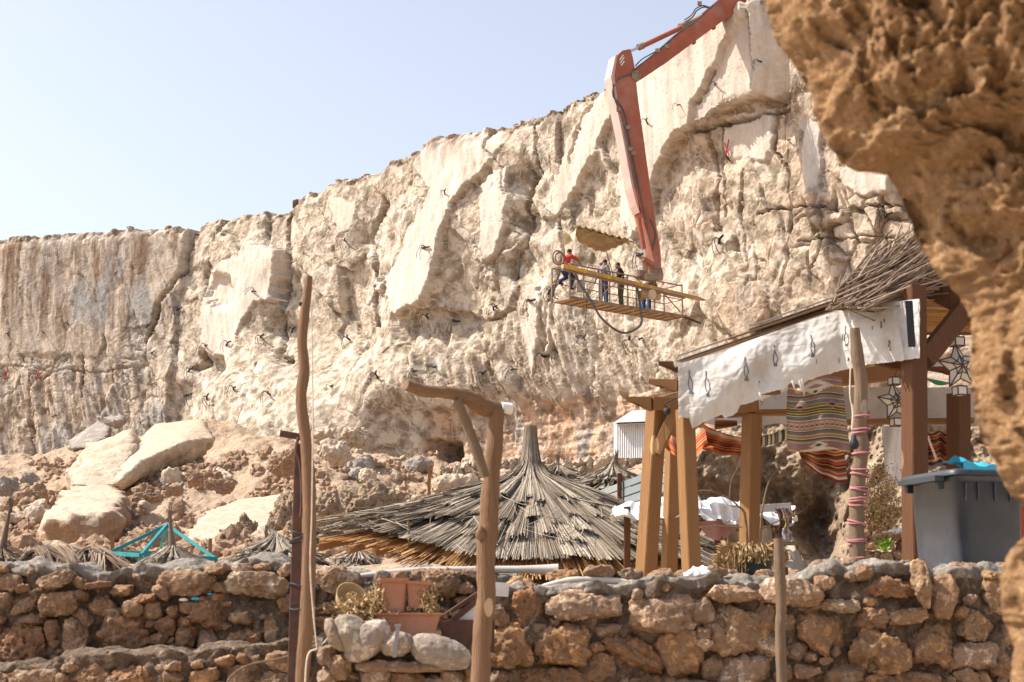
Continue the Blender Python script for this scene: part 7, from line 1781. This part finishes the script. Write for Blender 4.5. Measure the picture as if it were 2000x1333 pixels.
def blob_boulder(label, px, py, wd, ht, Y, mat, seed, pits=.08, amp=.10, sub=6, rot=0, grp='boulders on the debris slope', name='boulder'):
    s = Y / F; V, Ft = rock(W(px, py, Y), (wd * s, (wd + ht) / 2 * s, ht * s), seed, sub, 9, 2.7, amp, pits, rotm(y=-math.radians(rot)), 2.3, (.6, .92))
    mb = MB(); mb.add(V, Ft); c = W(px, py + ht / 2, Y)
    return tag(mb.build(name, M[mat], None, loc=c), label, 'boulder', grp)
BB = [('porous grey brown rock standing upright behind the crooked spike', 482, 1050, 62, 96, 30, 'boulder_coral', 0, .14), ('red brown rock left of the porous upright rock', 452, 1062, 56, 66, 30, 'boulder_brown', 0, .10), ('tall pitted coral rock beside the rusty steel post', 563, 1020, 60, 120, 30, 'boulder_coral', 0, .16),
      ('large rough brown rock behind the left slope of the large parasol', 716, 1000, 150, 120, 28, 'boulder_coral', 0, .14), ('rough brown rock touching the left rim of the large parasol', 636, 1010, 80, 130, 27, 'boulder_coral', 0, .14), ('round brown boulder just right of the pale flat topped block', 258, 998, 62, 54, 46, 'boulder_brown', 0, .08),
      ('angular red brown boulder under the tip of the huge slab', 290, 968, 60, 46, 48, 'boulder_brown', 10, .08), ('small square brown boulder at the right end of the red brown one', 340, 958, 38, 30, 50, 'boulder_brown', 0, .06), ('reddish boulder at the left between two darker ones', 56, 985, 62, 56, 52, 'boulder_brown', 0, .08),
      ('red brown boulder right above the reddish one', 78, 962, 40, 44, 54, 'boulder_brown', 20, .06), ('small flat reddish rock at the left foot of the flat topped block', 78, 1006, 44, 22, 48, 'boulder_brown', 0, .06), ('wide brown boulder hidden behind the spiked parasol', 300, 1060, 120, 56, 34, 'boulder_brown', 0, .08), ('pale boulder at the top of the central rubble heap', 655, 885, 50, 60, 46, 'boulder_pale', 20, .05),
      ('small pale boulder left above the central rubble heap', 632, 850, 44, 40, 56, 'boulder_pale', 0, .05), ('cream lumpy boulder crowning the central rubble heap', 688, 852, 66, 40, 56, 'boulder_pale', -10, .05), ('pale rounded stone below the rubble heap', 716, 930, 38, 26, 42, 'boulder_pale', 0, .04), ('dark boulder at the left edge of the slope', 12, 950, 40, 44, 56, 'boulder_grey', 20, .04),
      ('grey broken slab leaning at the far left', 20, 990, 34, 46, 58, 'boulder_grey', 30, .04), ('long brown rock below the huge slab', 400, 935, 70, 26, 52, 'boulder_brown', 6, .06), ('flat brown rock right of the long brown one', 430, 950, 60, 28, 50, 'boulder_brown', -4, .06), ('sand coloured block on the slope under the rusty hook', 560, 905, 80, 44, 50, 'boulder_brown', 24, .08),
      ('earthy block left of the pale stake', 760, 985, 60, 50, 36, 'boulder_pale', 0, .06), ('big sandy rock between the stake and the large parasol', 880, 955, 110, 50, 38, 'boulder_pale', 6, .06), ('sandy rock left of the brush top of the large parasol', 985, 935, 90, 34, 42, 'boulder_pale', 0, .06), ('tan boulder at the foot of the stone terrace right of the large parasol', 1190, 905, 60, 36, 44, 'boulder_pale', 0, .05)]
for i, (lb, px, py, wd, ht, Y, mt_, rt_, pt_) in enumerate(BB): blob_boulder(lb, px, py, wd, ht, Y, mt_, 100 + i, pt_, .12, 6 if wd > 50 else 5, rt_)
# smaller stones strewn over the slope
r = np.random.default_rng(77); ngr = 0; tries = 0
protos = []
for k in range(10):
    V, Ft = rock((0, 0, 0), (1, .9, .75), 900 + k, 4, 9, 2.8, .10, .05); mb = MB(); mb.add(V, Ft)
    protos.append(mb.build('loose_stone', M[['boulder_pale', 'boulder_brown', 'boulder_pale', 'boulder_coral', 'boulder_grey'][k % 5]], None, loc=(0, 0, 0)))
zones = [((20, 620), (880, 1080)), ((600, 860), (850, 1000)), ((860, 1250), (900, 950)), ((20, 450), (900, 1060))]
placed = 0
while placed < 120 and tries < 3000:
    tries += 1
    zx, zy = zones[r.integers(len(zones))]; px, py = r.uniform(*zx), r.uniform(*zy); P = on_ground(px, py, 24, 92)
    if P is None: continue
    sz = min(1.3, .20 * (1 / max(.08, r.uniform(0, 1))) ** .6) * (P[1] / 50) ** .5
    o = protos[placed] if placed < 10 else protos[r.integers(10)].copy()
    if placed >= 10: COL.objects.link(o)
    o.location = Vector(P) + Vector((0, 0, sz * .1)); o.rotation_euler = tuple(r.uniform(-.5, .5, 2)) + (r.uniform(0, 6.28),); q = r.uniform(.7, 1.2, 3) * sz; o.scale = tuple(q)
    kd = ['pale', 'brown', 'pale', 'pitted brown', 'grey'][[m.name for m in protos].index(o.data.name.split('.')[0] if 0 else [q_.name for q_ in protos if q_.data == o.data][0]) % 5]
    wz = 'left of the rusty steel post' if px < 570 else ('between rusty post and large parasol' if px < 860 else 'behind the large parasol')
    hz = 'high up' if py < 950 else 'low down'
    tag(o, ('large ' if sz > .8 else 'small ' if sz < .4 else '') + kd + ' stone ' + hz + ' ' + wz, 'stone', 'loose stones on the debris slope'); placed += 1
# light terrace wall at the cliff foot
tw_ = thing('terrace_wall', 'low pale sandy terrace wall at the cliff foot behind the large parasol', 'wall', W(1080, 960, 48))
wall_body('tw', tw_, 860, 1300, [(860, 920), (940, 908), (1040, 905), (1120, 908), (1190, 898), (1300, 892)], 48, 1.2, 965, 3.0, M['boulder_pale'], M['boulder_pale'], 700, .22)
# rubble and litter, uncountable
mb = MB(); n = 0
for t in range(9000):
    px, py = r.uniform(10, 900), r.uniform(880, 1085)
    if n > 1500: break
    if fbm(np.array([[px * .012, py * .02, 3.0]]), 3, 5)[0] < .02: continue
    P = on_ground(px, py, 24, 80)
    if P is None: continue
    n += 1; sz = r.uniform(.06, .24); V, Ft = ico(1); V = V * r.uniform(.5, 1, 3) * sz + r.normal(0, .12 * sz, V.shape)
    mb.add(V + P, Ft)
tag(mb.build('rubble', M['boulder_brown'], None, False), 'small brown rubble spread over the debris slope', 'rubble', kind='stuff')
mb = MB(); 
for k in range(95):
    px, py = (r.normal(345, 16), r.uniform(925, 1010)) if k < 40 else ((r.uniform(240, 470), r.uniform(920, 1040)) if k < 75 else (r.uniform(650, 960), r.uniform(880, 960)))
    P = on_ground(px, py, 24, 80)
    if P is None: continue
    a = r.normal(0, 1, 3); a /= np.linalg.norm(a); b = np.cross(a, r.normal(0, 1, 3)); b /= np.linalg.norm(b); l, w_ = r.uniform(.08, .24), r.uniform(.04, .12); c = P + [0, -.1, .12]
    mb.add([c, c + a * l, c + a * l + b * w_ + [0, 0, .04], c + b * w_], [(0, 1, 2, 3)], m=int(k % 9 == 0))
tag(mb.build('litter', [M['white'], mat_plain('blue scrap', (.03, .08, .4), .2, 5)], None, False), 'scattered white and blue scraps of paper and plastic among the rubble', 'litter', kind='stuff')

# cable anchors in the cliff
mb = MB(); AP = thing('cable_anchor', 'x', 'cable anchor', (0, 0, 0))
mb.tube([(-.05, .25, -.03), (.10, -.15, .02), (.30, -.28, .05)], [.055, .055, .045], 8); mb.build('sleeve', M['black'], AP)
for k, (dx, dz) in enumerate([(-.30, -.50), (-.16, -.58)]):
    mb = MB(); mb.tube(smoothpath([(.05 + k * .04, -.12, .05), (-.12 + k * .08, -.28, .12), (dx, -.30, dz * .45), (dx - .03 + .05 * k, -.22, dz)], 12), .014, 6); mb.build('cable', M['black'], AP)
AN = [(677, 473), (971, 601), (838, 622), (889, 629), (1074, 572), (759, 634), (573, 647), (683, 663), (966, 603), (1036, 588), (1145, 658), (1236, 668), (1064, 696), (1091, 689), (1001, 721), (945, 731), (851, 717), (807, 726), (739, 735), (651, 754), (511, 659), (446, 673), (402, 676), (458, 760), (406, 778), (366, 774), (528, 771), (245, 731), (168, 729), (128, 732), (72, 740), (12, 732), (17, 655), (86, 650),
      (133, 634), (164, 542), (227, 536), (40, 563), (108, 813), (290, 638), (497, 568), (348, 605), (371, 725), (1329, 205), (1399, 165), (1267, 239), (1487, 122), (1425, 311), (1542, 275), (1132, 294), (831, 485), (871, 378), (790, 403), (1731, 423), (1610, 407), (1251, 499), (1408, 473), (1078, 568), (1254, 662), (300, 690)]
AN = list(dict.fromkeys(AN))
anchors = []
for i, (px, py) in enumerate(AN):
    P, nn = on_cliff(px, py)
    o = AP if i == 0 else copy_tree(AP)
    faint = py < 420 or px < 320
    sc = r.uniform(.8, 1.15) * (.6 if faint else .95)
    o.location = Vector(P + nn * .12); o.rotation_euler = (r.normal(0, .2), r.normal(0, .35), math.atan2(nn[1], nn[0]) + math.pi / 2 + r.normal(0, .4) + .5); o.scale = (sc,) * 3
    anchors.append((px, py, o))
ORD = ['first', 'second', 'third', 'fourth', 'fifth', 'sixth', 'seventh', 'eighth', 'ninth', 'tenth', 'eleventh', 'twelfth']
ZN = [('on the streaked left face', lambda x, y: x < 330 and y < 700), ('along the foot of the left face', lambda x, y: x < 330), ('on or around the pale left slab', lambda x, y: x < 600 and y < 700), ('low on the flank below the pale left slab', lambda x, y: x < 600),
      ('high on the middle cliff', lambda x, y: x < 960 and y < 560), ('under the hanging middle block', lambda x, y: x < 960 and y < 700), ('low on the middle flank', lambda x, y: x < 960), ('left of the work basket', lambda x, y: x < 1100 and y < 660), ('below the work basket', lambda x, y: x < 1300 and y > 560), ('on the upper slab beside the orange arm', lambda x, y: x < 1500 and y < 270), ('right of the orange arm', lambda x, y: True)]
zc = {}
for px, py, o in sorted(anchors, key=lambda t: t[0]):
    z = next(n for n, f in ZN if f(px, py)); zc[z] = zc.get(z, 0) + 1
    tag(o, 'black cable ends, ' + ORD[zc[z] - 1] + ' from left ' + z, 'cable anchor', 'cable anchors in the cliff face')
for (px, py) in [(1425, 292), (15, 730), (76, 732)]:
    P, nn = on_cliff(px, py); mb = MB(); tx_ = np.array((-nn[1], nn[0], 0)); P = P + nn * .15
    mb.tube([P + tx_ * .12 + [0, 0, .35], P - tx_ * .1 - [0, 0, .3]], .03, 5); mb.tube([P - tx_ * .12 + [0, 0, .25], P + tx_ * .12 - [0, 0, .3]], .03, 5)
    mb.build('paint_mark', mat_plain('red spray paint', (.35, .03, .04), .2, 5), cliff)
for k in range(46):
    px = r.uniform(0, 1200); py = float(np.interp(px, [s[0] for s in SKY], [s[1] for s in SKY])); Yq = float(cliffY(px)); sz = r.uniform(.15, .5)
    o = protos[1 + (k % 2) * 2].copy(); COL.objects.link(o); ic = int(np.argmin(np.abs(colp - px))); P = VV[ic, NR - 1]; o.location = Vector(P) + Vector((.1, .2, sz * .08)); o.scale = (sz, sz, sz * .5); o.rotation_euler = (0, 0, r.uniform(0, 6)); tag(o, 'small stone lying along the rim of the cliff top', 'stone', 'stones on the cliff rim')
